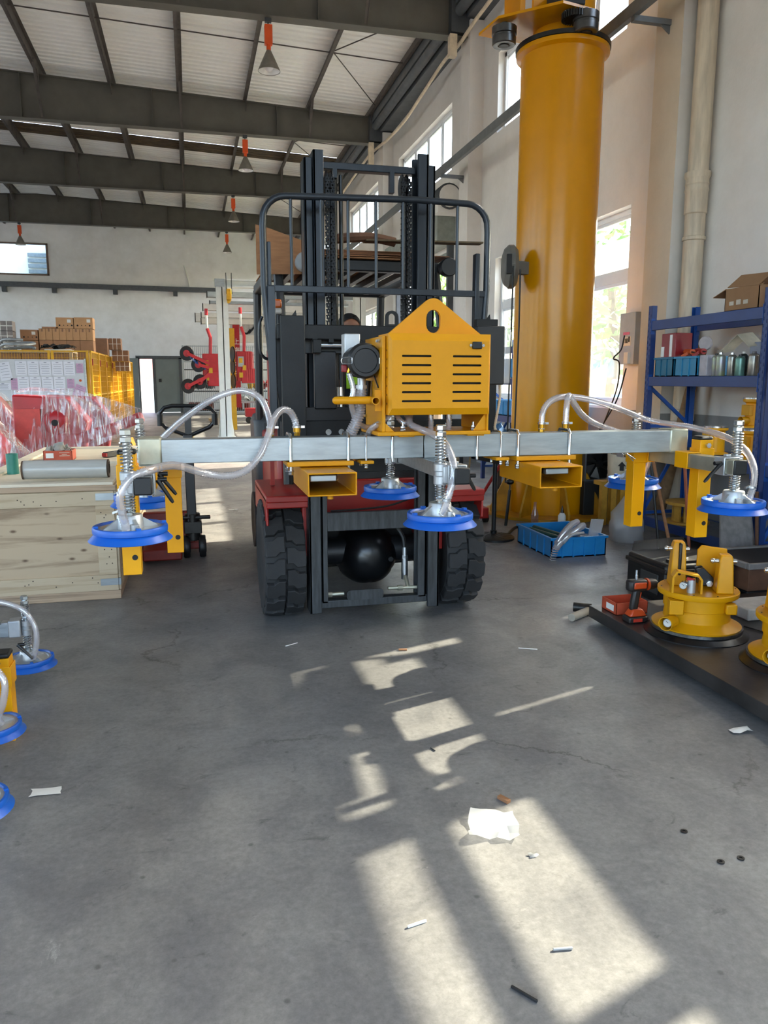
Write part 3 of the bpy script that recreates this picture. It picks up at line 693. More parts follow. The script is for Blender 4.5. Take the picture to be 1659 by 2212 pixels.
# pump housing
hx0, hx1, hz0, hz1 = 0.803, 1.255, 1.276, 1.614
slots = [rrect(a, b, z_ - 0.0045, z_ + 0.0045, 0.0042, 2) for z_ in [1.521 - 0.0374 * k for k in range(6)] for a, b in ((0.857, 0.986), (1.08, 1.21))]
mb = MB().plate([(hx0 + 0.012, hz0 + 0.028), (hx1 - 0.012, hz0 + 0.028), (hx1 - 0.012, hz1 - 0.03), (hx0 + 0.012, hz1 - 0.03)], slots, 3.148, 3.151)
A = [(hx0 + 0.012, 3.148, hz0 + 0.028), (hx1 - 0.012, 3.148, hz0 + 0.028), (hx1 - 0.012, 3.148, hz1 - 0.03), (hx0 + 0.012, 3.148, hz1 - 0.03)]
B = [(hx0, 3.165, hz0), (hx1, 3.165, hz0), (hx1, 3.165, hz1), (hx0, 3.165, hz1)]
Cq = [(p[0], 3.34, p[2]) for p in B]
for P, Q in ((A, B), (B, Cq)):
    for i in range(4): mb.add([P[i], P[(i + 1) % 4], Q[(i + 1) % 4], Q[i]], [(0, 1, 2, 3)])
cov = build(mb, 'pump_cover', m_yel, lift, smooth=None)
build(MB().box(hx0 + 0.02, hx1 - 0.02, 3.175, 3.33, hz0 + 0.01, hz1 - 0.01), 'pump_motor', m_dark, cov, smooth=None)
mb = MB()
for k in range(7): mb.cyl((hx0 - 0.0005, 3.19, 1.545 - 0.037 * k), (hx0 + 0.004, 3.19, 1.545 - 0.037 * k), 0.0045, 10)
build(mb, 'vent_hole', m_dark, cov)
# lifting plate with eye
cx, ap = 1.05, 1.776
tri = [(0.845, 1.6), (1.275, 1.6), (1.275, 1.622)]
arc = [(cx + 0.052 * math.cos(a), ap - 0.052 + 0.052 * math.sin(a)) for a in [math.radians(50 + 80 * k / 8) for k in range(9)]]
eye = [(cx + 0.033 * math.cos(a), 1.694 + 0.033 * math.sin(a)) for a in [PI * k / 8 for k in range(9)]] + [(cx + 0.033 * math.cos(a), 1.660 + 0.033 * math.sin(a)) for a in [PI + PI * k / 8 for k in range(9)]]
build(MB().plate(tri + arc + [(0.845, 1.622)], [eye], 3.33, 3.35), 'lifting_plate', m_yel, lift, smooth=30)
# frame: base plate, side plates
build(MB().box(0.765, 1.275, 3.19, 3.53, 1.186, 1.203).box(0.86, 0.93, 3.20, 3.27, 1.18, 1.19).box(1.17, 1.25, 3.20, 3.27, 1.18, 1.19), 'base_plate', m_yel, lift, bevel=0.003)
o = build(MB().box(0.785, 0.800, 3.20, 3.53, 1.203, 1.605).box(0.785, 0.83, 3.515, 3.53, 1.203, 1.605).prism([(0.8, 1.203), (0.84, 1.203), (0.8, 1.24)], 3.2, 3.205, 'y'), 'side_plate', m_yel, lift, bevel=0.003)
for y, z in ((3.24, 1.585), (3.24, 1.30), (3.5, 1.57), (3.5, 1.36), (3.5, 1.26), (3.24, 1.24)): build(MB().cyl((0.776, y, z), (0.786, y, z), 0.008, 6).cyl((0.768, y, z), (0.776, y, z), 0.006, 10), 'bolt', m_chrome, o, smooth=20)
o = build(MB().box(1.258, 1.268, 3.20, 3.53, 1.203, 1.605).prism([(1.20, 1.203), (1.26, 1.203), (1.26, 1.285)], 3.21, 3.215, 'y'), 'side_plate', m_yel, lift, bevel=0.003)
build(MB().box(0.79, 1.26, 3.515, 3.53, 1.26, 1.605), 'back_plate', m_yel, lift, smooth=None)
for x, y in ((0.885, 3.235), (1.21, 3.235), (1.16, 3.45)):
    n = MB(); hexnut(n, (x, y), 0.013, 1.203, 1.213); hexnut(n, (x, y), 0.011, 1.213, 1.225); n.cyl((x, y, 1.225), (x, y, 1.24), 0.006, 10)
    build(n, 'bolt', m_chrome, lift, smooth=20)
sw = build(MB().box(1.165, 1.207, 3.135, 3.149, 1.552, 1.582), 'switch_cap', m_rubber, lift, bevel=0.004)
build(MB().cyl((1.158, 3.146, 1.567), (1.158, 3.141, 1.567), 0.006, 8).cyl((1.214, 3.146, 1.567), (1.214, 3.141, 1.567), 0.006, 8), 'screw', m_chrome, sw)
# terminal box on the right: black body, clear lid
tb = build(MB().box(1.27, 1.404, 3.36, 3.52, 1.40, 1.665), 'terminal_box', m_black, lift, bevel=0.006)
build(MB().box(1.405, 1.437, 3.37, 3.51, 1.405, 1.655), 'clear_lid', clearmat('clear_lid', (0.9, 0.92, 0.95), 0.12, 0.15, 0.25, 0.6), tb, bevel=0.006)
# air filter: round lid, body, wire clips
fx, fz = 0.724, 1.503
fl = build(MB().lathe([(0.0, 0.0), (0.05, 0.0), (0.053, -0.006), (0.066, -0.006), (0.074, 0.004), (0.076, 0.02), (0.072, 0.03), (0.068, 0.032), (0.068, 0.18), (0.06, 0.2), (0, 0.2)], (fx, 3.25, fz), (0, 1, 0), n=40), 'air_filter', m_black, lift)
for s in (-1, 1):
    cxp = fx + s * 0.072
    P = [(cxp - 0.004 * s, 3.245, fz - 0.014), (cxp - 0.012 * s, 3.24, fz - 0.012), (cxp - 0.012 * s, 3.24, fz + 0.012), (cxp - 0.004 * s, 3.245, fz + 0.014), (cxp + 0.022 * s, 3.28, fz + 0.012), (cxp + 0.027 * s, 3.28, fz), (cxp + 0.022 * s, 3.28, fz - 0.012)]
    build(MB().tube(P, 0.0022, 6, closed=True), 'wire_clip', m_chrome, fl)
build(MB().box(0.668, 0.738, 3.42, 3.5, 1.5, 1.625), 'valve_block', m_alu, lift, bevel=0.004)
build(MB().box(0.633, 0.655, 3.3, 3.33, 1.455, 1.487), 'valve_knob', M('valve_red', '#8e1a22', 0.4), lift, bevel=0.004)
build(MB().cyl((0.66, 3.31, 1.452), (0.668, 3.31, 1.475), 0.012, 10), 'brass_fitting', M('brass', '#b98c2e', 0.3, 0.9), lift)
build(MB().cyl((0.724, 3.33, 1.365), (0.724, 3.33, 1.43), 0.018, 14).cyl((0.724, 3.33, 1.385), (0.724, 3.33, 1.40), 0.024, 8), 'hose_adapter', m_alu, lift)
build(MB().cyl((0.76, 3.4, 1.35), (0.765, 3.4, 1.42), 0.017, 14), 'rubber_elbow', m_rubber, lift)
build(MB().pipe((0.748, 3.16, 1.336), (0.748, 3.5, 1.336), 0.0165, 0.003, 18).cyl((0.59, 3.22, 1.337), (0.74, 3.22, 1.337), 0.0165, 16).sphere((0.59, 3.22, 1.337), 0.0165, 12, 8).bar((0.76, 3.24, 1.336), (0.79, 3.24, 1.336), 0.03, 0.09), 'push_handle', m_yel, lift, smooth=40)
build(MB().tube(spline([(0.735, 3.43, 1.6), (0.755, 3.42, 1.59), (0.768, 3.36, 1.54), (0.772, 3.3, 1.45), (0.782, 3.26, 1.39)]), 0.003, 6), 'wire', m_rubber, lift)
# clear hoses with brass tails
HB = m_hose
HA = [(0.326, 3.35, 1.185), (0.327, 3.4, 1.255), (0.301, 3.45, 1.334), (0.252, 3.48, 1.368), (0.189, 3.5, 1.374), (0.092, 3.52, 1.339), (-0.031, 3.58, 1.256), (-0.133, 3.65, 1.164), (-0.205, 3.71, 1.09), (-0.258, 3.73, 0.98), (-0.222, 3.735, 0.89)]
HBp = [(0.441, 3.36, 1.19), (0.437, 3.38, 1.244), (0.413, 3.37, 1.287), (0.375, 3.35, 1.294), (0.337, 3.3, 1.259), (0.303, 3.25, 1.185), (0.264, 3.22, 1.111), (0.204, 3.2, 1.053), (0.127, 3.18, 1.036), (0.035, 3.15, 1.054), (-0.07, 3.05, 1.098), (-0.156, 2.9, 1.10), (-0.222, 2.87, 1.075), (-0.26, 2.86, 1.018), (-0.259, 2.87, 0.956), (-0.25, 2.895, 0.885)]
HC = [(1.599, 3.36, 1.19), (1.606, 3.37, 1.267), (1.64, 3.38, 1.316), (1.714, 3.4, 1.342), (1.822, 3.43, 1.338), (1.976, 3.48, 1.311), (2.149, 3.55, 1.266), (2.33, 3.6, 1.213), (2.45, 3.4, 1.185), (2.49, 3.2, 1.15), (2.48, 3.05, 1.10), (2.45, 2.95, 1.03), (2.43, 2.92, 0.96), (2.395, 2.90, 0.89)]
HD = [(1.722, 3.36, 1.19), (1.729, 3.37, 1.294), (1.749, 3.39, 1.348), (1.799, 3.43, 1.309), (1.873, 3.48, 1.251), (1.977, 3.54, 1.205), (2.132, 3.6, 1.16), (2.29, 3.68, 1.12), (2.40, 3.7, 1.02), (2.385, 3.73, 0.89)]
HF = [(0.935, 3.3, 1.273), (0.921, 3.25, 1.235), (0.948, 3.2, 1.215), (0.986, 3.12, 1.195), (1.002, 3.0, 1.163), (1.006, 2.91, 1.097), (1.0, 2.89, 1.033), (0.98, 2.88, 0.972), (0.957, 2.893, 0.888)]
for P in (HA, HBp, HC, HD, HF): hose(P, lift)
hose([(0.72, 3.32, 1.38), (0.715, 3.32, 1.324), (0.711, 3.33, 1.274), (0.694, 3.34, 1.223), (0.676, 3.36, 1.18)], lift, 0.024, mat=m_hose)
hose([(0.665, 3.31, 1.452), (0.68, 3.3, 1.384), (0.672, 3.3, 1.325), (0.688, 3.33, 1.274), (0.717, 3.38, 1.231), (0.775, 3.42, 1.21), (0.83, 3.45, 1.22)], lift, 0.012)
hose([(0.84, 3.28, 1.276), (0.798, 3.26, 1.244), (0.765, 3.30, 1.215), (0.757, 3.35, 1.185)], lift, 0.0125)
hose([(0.87, 3.3, 1.277), (0.885, 3.28, 1.25), (0.905, 3.27, 1.235), (0.925, 3.28, 1.25), (0.915, 3.3, 1.277)], lift, 0.011)
for x in (1.03, 1.115): hose([(x, 3.3, 1.277), (x + 0.004, 3.3, 1.24), (x + 0.006, 3.31, 1.205)], lift, 0.012)
hose([(1.42, 3.45, 1.40), (1.425, 3.46, 1.33), (1.42, 3.5, 1.2), (1.43, 3.5, 1.19)], lift, 0.006, mat=M('cream_cable', '#d8cdb4', 0.5))
m_brs = M('brass', '#b98c2e', 0.3, 0.9)
for x, y, z in ((0.326, 3.352, 1.186), (0.441, 3.36, 1.186), (1.599, 3.36, 1.186), (1.722, 3.36, 1.186)):
    o = build(MB().cyl((x, y, z - 0.004), (x, y, z + 0.012), 0.014, 6).cyl((x, y, z + 0.012), (x, y, z + 0.03), 0.0165, 12), 'hose_tail', m_brs, lift, smooth=25)
    build(MB().lathe([(0.0165, 0.03), (0.019, 0.031), (0.019, 0.039), (0.0165, 0.04)], (x, y, z), n=14).box(x + 0.014, x + 0.034, y - 0.004, y + 0.004, z + 0.03, z + 0.04), 'hose_clip', m_chrome, o)
for x, y in ((-0.259, 2.9), (0.97, 2.885), (2.415, 2.91)):
    build(MB().lathe([(0.0155, 0.0), (0.018, 0.001), (0.018, 0.01), (0.0155, 0.011)], (x, y, 0.945), n=14).obox((x - 0.024, y, 0.951), (0.012, 0, 0.004), (0, 0.004, 0), (0, 0, 0.004)), 'hose_clip', m_chrome, lift)

# ================================================================ FORKLIFT
m_fk = M('forklift_black', '#191b1e', 0.42, var=0.12, scale=7, bump=0.05)
m_mast = M('mast_blueblack', '#242b33', 0.35, 0.2, var=0.12, scale=6, stretch=(6, 6, 0.6))
m_mastlow = M('mast_worn', '#4a4d4f', 0.45, 0.4, var=0.22, scale=8, stretch=(5, 5, 0.8))
m_forksteel = M('fork_black', '#161717', 0.5, 0.3, var=0.18, scale=10, bump=0.08)
m_red = M('forklift_red', '#a3241f', 0.35, var=0.1, scale=4)
m_tyre = M('tyre_rubber', '#2b2b2c', 0.75, var=0.12, scale=14, bump=0.1)
m_amber = M('amber_lens', '#b8561a', 0.25, var=0.05)
fk = thing('forklift', 'red and black forklift facing the camera with raised mast', 'forklift', (1.03, 5.6, 0.0))
FB = Vector((1.03, 5.6, 0.0))
def wheel(xc, yc, R, w, blocks=True, name='tyre'):
    ctr = Vector((xc, yc, R))
    t = build(MB().lathe([(R * 0.52, -w / 2 + 0.01), (R * 0.6, -w / 2), (R * 0.86, -w / 2), (R - 0.04, -w / 2 + 0.02), (R - 0.034, 0), (R - 0.04, w / 2 - 0.02), (R * 0.86, w / 2), (R * 0.6, w / 2), (R * 0.52, w / 2 - 0.01)], ctr, (1, 0, 0), n=48), name, m_tyre, fk)
    build(MB().lathe([(0.0, -w / 2 + 0.05), (R * 0.3, -w / 2 + 0.05), (R * 0.34, -w / 2 + 0.03), (R * 0.53, -w / 2 + 0.02), (R * 0.53, w / 2 - 0.02), (R * 0.34, w / 2 - 0.03), (0, w / 2 - 0.05)], ctr, (1, 0, 0), n=32), 'rim', M('rim_white', '#b9b7b0', 0.5, var=0.15), t)
    if not blocks: return t
    N = 17; step = 2 * PI / N; meshes = []
    for s in (-1, 1):
        # chevron lug: outline in (across, angle), wrapped on the tread
        ol = [(0.004, -0.30), (0.035, -0.30), (0.060, -0.52), (w / 2 - 0.006, -0.52), (w / 2 - 0.001, -0.36), (w / 2 - 0.001, 0.22), (w / 2 - 0.006, 0.34), (0.072, 0.34), (0.045, 0.55), (0.004, 0.55)]
        mb = MB(); vs = []
        for rr, sh in ((R - 0.05, 1.0), (R - 0.004, 0.97), (R, 0.90)):
            for a, th in ol:
                ac = 0.5 * w * 0.5
                a2 = (ac + (a - ac) * sh) * s; t2 = (0.02 + (th - 0.02) * sh) * step * 0.86
                drop = 0.012 * (abs(a2) / (w / 2)) ** 3
                vs.append(((a2), -(rr - drop) * math.cos(t2), (rr - drop) * math.sin(t2)))
        n = len(ol); fs = []
        for j in range(2):
            fs += [(j * n + i, j * n + (i + 1) % n, (j + 1) * n + (i + 1) % n, (j + 1) * n + i) for i in range(n)]
        fs.append(tuple(2 * n + i for i in range(n)))
        if s < 0: fs = [tuple(reversed(f)) for f in fs]
        mb.add(vs, fs); me = mb.mesh('tread_block', None, 30); me.materials.append(m_tyre); meshes.append(me)
    for k in range(N):
        for s, me in zip((0, 1), meshes):
            o = bpy.data.objects.new('tread_block', me); C.objects.link(o); o.parent = t
            o.location = ctr - FB; o.rotation_euler = ((k + 0.5 * s) * step, 0, 0)
    return t
wheel(0.487, 4.61, 0.362, 0.235); wheel(1.577, 4.61, 0.362, 0.235)
wheel(0.55, 6.45, 0.27, 0.17, False, 'rear_tyre'); wheel(1.51, 6.45, 0.27, 0.17, False, 'rear_tyre')

# mast: outer channels, inner channels
def channel(x0, x1, y0, y1, z0, z1, opening, mat, name):
    t = 0.014; mb = MB().box(x0, x1, y0, y0 + 0.022, z0, z1).box(x0, x1, y1 - 0.022, y1, z0, z1)
    mb.box(x0, x0 + t, y0, y1, z0, z1) if opening > 0 else mb.box(x1 - t, x1, y0, y1, z0, z1)
    return build(mb, name, mat, fk, bevel=0.003)
channel(0.622, 0.69, 4.29, 4.43, 0.078, 1.0, 1, m_mastlow, 'outer_mast'); channel(1.335, 1.403, 4.29, 4.43, 0.072, 1.0, -1, m_mastlow, 'outer_mast')
channel(0.628, 0.672, 4.31, 4.45, 1.0, 2.59, 1, m_mast, 'outer_mast'); channel(1.318, 1.362, 4.31, 4.45, 1.0, 2.59, -1, m_mast, 'outer_mast')
channel(0.674, 0.731, 4.285, 4.42, 1.0, 2.625, 1, m_mast, 'inner_mast'); channel(1.255, 1.315, 4.285, 4.42, 1.0, 2.64, -1, m_mast, 'inner_mast')
channel(0.694, 0.732, 4.31, 4.41, 0.13, 0.93, 1, m_mastlow, 'inner_mast'); channel(1.278, 1.33, 4.31, 4.41, 0.13, 0.93, -1, m_mastlow, 'inner_mast')
build(MB().box(0.73, 1.255, 4.34, 4.40, 2.545, 2.582), 'top_tie', m_mast, fk, bevel=0.004)
build(MB().box(0.73, 1.3, 4.33, 4.36, 0.555, 0.665), 'cross_plate', m_mastlow, fk, bevel=0.004)
build(MB().box(0.69, 1.335, 4.31, 4.37, 0.10, 0.145), 'bottom_tie', m_mastlow, fk, bevel=0.004)
build(MB().plate(rrect(0.84, 1.06, 0.145, 0.205, 0.02), [], 4.29, 4.30), 'stop_plate', m_mastlow, fk)
for z, x in ((2.50, 0.80), (2.44, 1.12)): build(MB().box(x - 0.012, x + 0.012, 4.33, 4.37, z, 2.55), 'hose_bracket', m_mast, fk, smooth=None)
# lift cylinders, pulleys, chains
for x, r in ((0.80, 0.024), (0.845, 0.012), (1.21, 0.022)): build(MB().cyl((x, 4.40, 0.95), (x, 4.40, 2.53), r, 16), 'lift_cylinder', m_blk, fk)
for x in (0.752, 0.765, 1.185, 1.222):
    o = build(MB().lathe([(0.0, -0.014), (0.045, -0.014), (0.062, -0.016), (0.064, -0.012), (0.052, -0.008), (0.052, 0.008), (0.064, 0.012), (0.062, 0.016), (0, 0.014)], (x + (0 if x < 1 else 0.0), 4.335, 2.475), (1, 0, 0), n=24), 'chain_pulley', m_blk, fk) if x in (0.765, 1.185) else None
mlink = MB()
m_chain = M('chain_steel', '#1a1b1d', 0.4, 0.6)
for x in (0.748, 0.775, 1.168, 1.203):
    mb = MB(); zz = 1.72
    while zz < 2.47:
        mb.box(x - 0.011, x - 0.004, 4.268, 4.286, zz, zz + 0.024).box(x + 0.004, x + 0.011, 4.268, 4.286, zz, zz + 0.024)
        mb.box(x - 0.004, x + 0.004, 4.271, 4.283, zz + 0.017, zz + 0.040); mb.cyl((x - 0.014, 4.277, zz + 0.02), (x + 0.014, 4.277, zz + 0.02), 0.004, 6); zz += 0.031
    build(mb, 'lift_chain', m_chain, fk, smooth=None)
# carriage
o = build(MB().box(0.44, 1.62, 4.04, 4.10, 1.63, 1.705), 'carriage_bar', m_forksteel, fk, bevel=0.005)
mb = MB()
for k in range(7): mb.box(0.62 + 0.085 * k, 0.645 + 0.085 * k, 4.035, 4.06, 1.616, 1.634)
build(mb, 'hook_notch', m_forksteel, o, smooth=None)
mb = MB().plate([(1.05 + 0.035 * math.cos(a), 1.755 + 0.03 * math.sin(a)) for a in [PI * k / 8 for k in range(9)]] + [(1.012, 1.70), (1.088, 1.70)], [[(1.05 + 0.018 * math.cos(a), 1.752 + 0.018 * math.sin(a)) for a in [PI * k / 8 for k in range(9)]] + [(1.032, 1.715), (1.068, 1.715)]], 4.06, 4.075)
build(mb, 'lifting_lug', m_forksteel, o)
build(MB().box(0.45, 1.62, 4.06, 4.10, 1.10, 1.21), 'carriage_bar', m_forksteel, fk, bevel=0.005)
build(MB().box(0.58, 1.3, 4.10, 4.13, 1.2, 1.28).box(0.58, 1.3, 4.12, 4.15, 1.56, 1.64), 'carriage_rail', m_fk, fk, bevel=0.004)
build(MB().box(0.634, 0.752, 4.08, 4.115, 1.27, 1.572), 'carriage_plate', m_fk, fk, bevel=0.006)
build(MB().box(1.2, 1.33, 4.08, 4.115, 1.27, 1.60), 'carriage_plate', m_fk, fk, bevel=0.006)
build(MB().cyl((0.66, 4.06, 1.602), (0.80, 4.06, 1.602), 0.012, 14), 'sideshift_rod', m_chrome, fk)
for x in (0.62, 0.79): build(MB().box(x, x + 0.045, 4.03, 4.09, 1.56, 1.63), 'sideshift_lug', m_forksteel, fk, bevel=0.004)
for x in (0.762, 0.785):
    o = build(MB().tube(spline([(x, 4.15, 1.62), (x, 4.14, 1.5), (x, 4.13, 1.38)]), 0.009, 8), 'hydraulic_hose', m_rubber, fk)
    build(MB().cyl((x, 4.13, 1.385), (x, 4.13, 1.34), 0.012, 10).cyl((x, 4.13, 1.34), (x, 4.13, 1.325), 0.014, 6).cyl((x, 4.13, 1.325), (x, 4.13, 1.27), 0.008, 8), 'hose_fitting', m_chrome, o, smooth=25)
for x in (0.70, 0.77): build(MB().cyl((x, 4.05, 1.15), (x, 4.065, 1.15), 0.016, 14), 'carriage_bolt', m_chrome, fk)
# forks
for x0, x1 in ((0.452, 0.574), (1.50, 1.622)):
    mb = MB().box(x0, x1, 3.985, 4.035, 0.99, 1.745)
    mb.add([(x0, 4.035, 0.99), (x1, 4.035, 0.99), (x1, 4.035, 1.036), (x0, 4.035, 1.036), (x0, 3.12, 1.012), (x1, 3.12, 1.012), (x1, 3.12, 1.036), (x0, 3.12, 1.036)], [(0, 1, 2, 3), (5, 4, 7, 6), (0, 4, 5, 1), (3, 2, 6, 7), (0, 3, 7, 4), (1, 5, 6, 2)])
    f = build(mb, 'fork', m_forksteel, fk, bevel=0.004)
    xm = (x0 + x1) / 2
    build(MB().prism([(xm - 0.005, 1.742), (xm + 0.022, 1.742), (xm + 0.018, 1.772)], 4.0, 4.006, 'y'), 'fork_latch', m_forksteel, f, smooth=None)
    build(MB().box(x0 + 0.006, x1 - 0.006, 3.105, 3.135, 1.010, 1.037), 'fork_tip', m_galv, f, bevel=0.004)
# load backrest guard
gy = 4.12
P = [(0.44, gy, 1.23), (0.40, gy, 1.70), (0.386, gy, 1.90), (0.386, gy, 2.20)] + [(0.506 - 0.12 * math.cos(a), gy, 2.22 + 0.125 * math.sin(a)) for a in [PI / 2 * k / 6 for k in range(1, 7)]]
P2 = [(1.988 - p[0], p[1], p[2] + 0.012) for p in reversed(P)]
lb = build(MB().tube(P + [(0.8, gy, 2.352), (1.2, gy, 2.362)] + P2, 0.0175, 12), 'load_backrest', m_mast, fk)
build(MB().box(0.39, 1.60, gy - 0.012, gy + 0.014, 1.872, 1.905), 'backrest_bar', m_mast, lb, bevel=0.003)
for x in (0.53, 0.686, 0.828, 0.978, 1.125, 1.278, 1.428): build(MB().cyl((x, gy, 1.9), (x, gy, 2.352 + (x - 0.5) * 0.012), 0.0085, 10), 'backrest_rod', m_mast, lb)
build(MB().box(1.53, 1.555, gy - 0.02, gy + 0.03, 1.64, 2.10).box(1.555, 1.60, gy - 0.005, gy + 0.03, 1.64, 1.9), 'backrest_strap', m_mast, lb, bevel=0.004)
build(MB().box(0.40, 0.44, gy - 0.02, gy + 0.02, 1.23, 1.9).box(0.405, 0.425, gy + 0.0, gy + 0.03, 1.87, 2.12), 'backrest_strap', m_mast, lb, bevel=0.004)
build(MB().box(0.44, 0.50, 4.13, 4.16, 1.1, 1.68), 'carriage_end_plate', m_fk, fk, bevel=0.004)
# drive axle, bodywork
prof = [(0.03, -0.245), (0.075, -0.238), (0.13, -0.205), (0.168, -0.14), (0.19, -0.06), (0.2, 0.03), (0.19, 0.1)]; n = 60
ax = build(MB().add([V(1.075 + r * (1 + 0.045 * abs(math.cos(3 * a)) ** 0.5) * math.cos(a), 4.86 + h, 0.30 + r * (1 + 0.045 * abs(math.cos(3 * a)) ** 0.5) * math.sin(a)) for r, h in prof for a in [2 * PI * i / n + PI / 2 for i in range(n)]],
    [(q * n + i, (q + 1) * n + i, (q + 1) * n + (i + 1) % n, q * n + (i + 1) % n) for q in range(len(prof) - 1) for i in range(n)] + [tuple(range(n))]), 'drive_axle', m_blk, fk, smooth=50)
mb = MB().cyl((0.6, 4.8, 0.33), (1.5, 4.8, 0.33), 0.085, 20); build(mb, 'axle_tube', m_fk, ax)
build(MB().box(0.66, 1.42, 5.05, 6.7, 0.16, 0.5), 'sump', m_dark, fk, bevel=0.03)
build(MB().box(0.62, 1.44, 4.95, 5.05, 0.2, 0.8), 'bulkhead', m_dark, fk, smooth=None)
build(MB().cyl((1.19, 4.62, 0.3), (1.19, 4.66, 0.3), 0.016, 12), 'drain_plug', m_black, ax)
build(MB().box(0.385, 0.64, 4.32, 5.1, 0.735, 0.775).box(0.385, 0.64, 4.33, 4.36, 0.70, 0.76).box(0.385, 0.40, 4.34, 5.1, 0.60, 0.76), 'front_fender', m_red, fk, bevel=0.01)
build(MB().box(1.43, 1.70, 4.32, 5.1, 0.735, 0.775).box(1.43, 1.70, 4.33, 4.36, 0.70, 0.76).box(1.685, 1.70, 4.34, 5.1, 0.60, 0.76), 'front_fender', m_red, fk, bevel=0.01)
for x in (0.60, 1.42): build(MB().box(x, x + 0.04, 4.4, 5.1, 0.4, 0.74), 'inner_fender', m_red, fk, bevel=0.005)
build(MB().box(0.65, 1.42, 4.60, 4.64, 0.58, 0.82), 'floor_panel', m_red, fk, bevel=0.01)
build(MB().cyl((0.885, 4.6, 0.765), (0.885, 4.59, 0.765), 0.016, 10), 'panel_bolt', m_chrome, fk)
build(MB().box(0.62, 1.44, 4.64, 5.2, 0.80, 0.86), 'floor_plate', m_fk, fk, smooth=None)
build(MB().prism([(4.66, 0.82), (4.72, 1.18), (4.95, 1.26), (5.0, 0.82)], 0.66, 1.40, 'x'), 'dashboard', m_fk, fk, bevel=0.01)
build(MB().box(0.56, 1.52, 5.35, 6.75, 0.35, 1.02), 'engine_hood', m_red, fk, bevel=0.03)
build(MB().box(0.50, 1.56, 6.5, 7.05, 0.25, 1.15), 'counterweight', M('counterweight_grey', '#3a3d40', 0.5), fk, bevel=0.08)
build(MB().box(0.8, 1.28, 5.5, 5.95, 1.02, 1.12).box(0.8, 1.28, 5.9, 6.02, 1.08, 1.55), 'seat', m_black, fk, bevel=0.04)
st = build(MB().tube([(1.1, 5.0, 1.2), (1.09, 5.2, 1.38)], 0.02, 8).tube([(1.09 + 0.17 * math.cos(2 * PI * k / 24), 5.21 + 0.08 * math.sin(2 * PI * k / 24), 1.39 + 0.15 * math.sin(2 * PI * k / 24)) for k in range(24)], 0.014, 8, closed=True), 'steering_wheel', m_black, fk)
mb = MB().tube([(0.72, 4.5, 0.80), (0.735, 4.6, 0.72), (0.75, 4.62, 0.62)], 0.012, 8); build(mb, 'hydraulic_hose', m_rubber, fk)
build(MB().tube(spline([(0.70, 4.42, 0.80), (0.715, 4.45, 0.7), (0.72, 4.5, 0.6)]), 0.012, 8), 'hydraulic_hose', m_rubber, fk)
build(MB().tube(spline([(0.76, 4.36, 0.67), (0.9, 4.35, 0.675), (1.1, 4.35, 0.69), (1.25, 4.36, 0.73)]), 0.006, 6), 'brake_line', m_rubber, fk)
o = build(MB().tube(spline([(1.17, 4.5, 0.56), (1.22, 4.45, 0.48), (1.225, 4.42, 0.40)]), 0.014, 8), 'hydraulic_hose', m_rubber, fk)
build(MB().cyl((1.225, 4.42, 0.42), (1.225, 4.42, 0.37), 0.016, 12).cyl((1.225, 4.42, 0.37), (1.225, 4.42, 0.35), 0.019, 6).cyl((1.225, 4.42, 0.35), (1.225, 4.42, 0.22), 0.02, 14), 'hose_fitting', m_chrome, o, smooth=25)
build(MB().cyl((0.72, 4.34, 0.175), (0.83, 4.34, 0.175), 0.011, 10).cyl((0.73, 4.34, 0.175), (0.76, 4.34, 0.175), 0.016, 6), 'hydraulic_pipe', m_zinc, fk, smooth=25)
build(MB().cyl((1.10, 4.34, 0.19), (1.33, 4.34, 0.185), 0.011, 10).cyl((1.16, 4.34, 0.188), (1.19, 4.34, 0.188), 0.017, 6).cyl((1.225, 4.34, 0.19), (1.225, 4.4, 0.24), 0.013, 8), 'hydraulic_pipe', m_zinc, fk, smooth=25)
build(MB().box(0.455, 0.48, 4.75, 4.8, 0.78, 1.6), 'red_trim', m_red, fk, smooth=None)
# overhead guard
og = build(MB().box(0.52, 1.60, 4.92, 4.99, 2.10, 2.17).box(0.52, 1.60, 6.4, 6.46, 2.10, 2.17).box(0.52, 0.58, 4.95, 6.45, 2.10, 2.17).box(1.54, 1.60, 4.95, 6.45, 2.10, 2.17), 'overhead_guard', m_fk, fk, bevel=0.008)
for k in range(7): build(MB().box(0.66 + 0.125 * k, 0.70 + 0.125 * k, 4.98, 6.42, 2.115, 2.155), 'guard_slat', m_fk, og, smooth=None)
for x in (0.55, 1.57):
    build(MB().tube([(x, 4.62, 0.80), (x, 4.72, 1.5), (x, 4.96, 2.13)], 0.03, 8), 'guard_post', m_fk, og); build(MB().tube([(x, 6.55, 1.1), (x, 6.44, 2.13)], 0.035, 8), 'guard_post', m_fk, og)
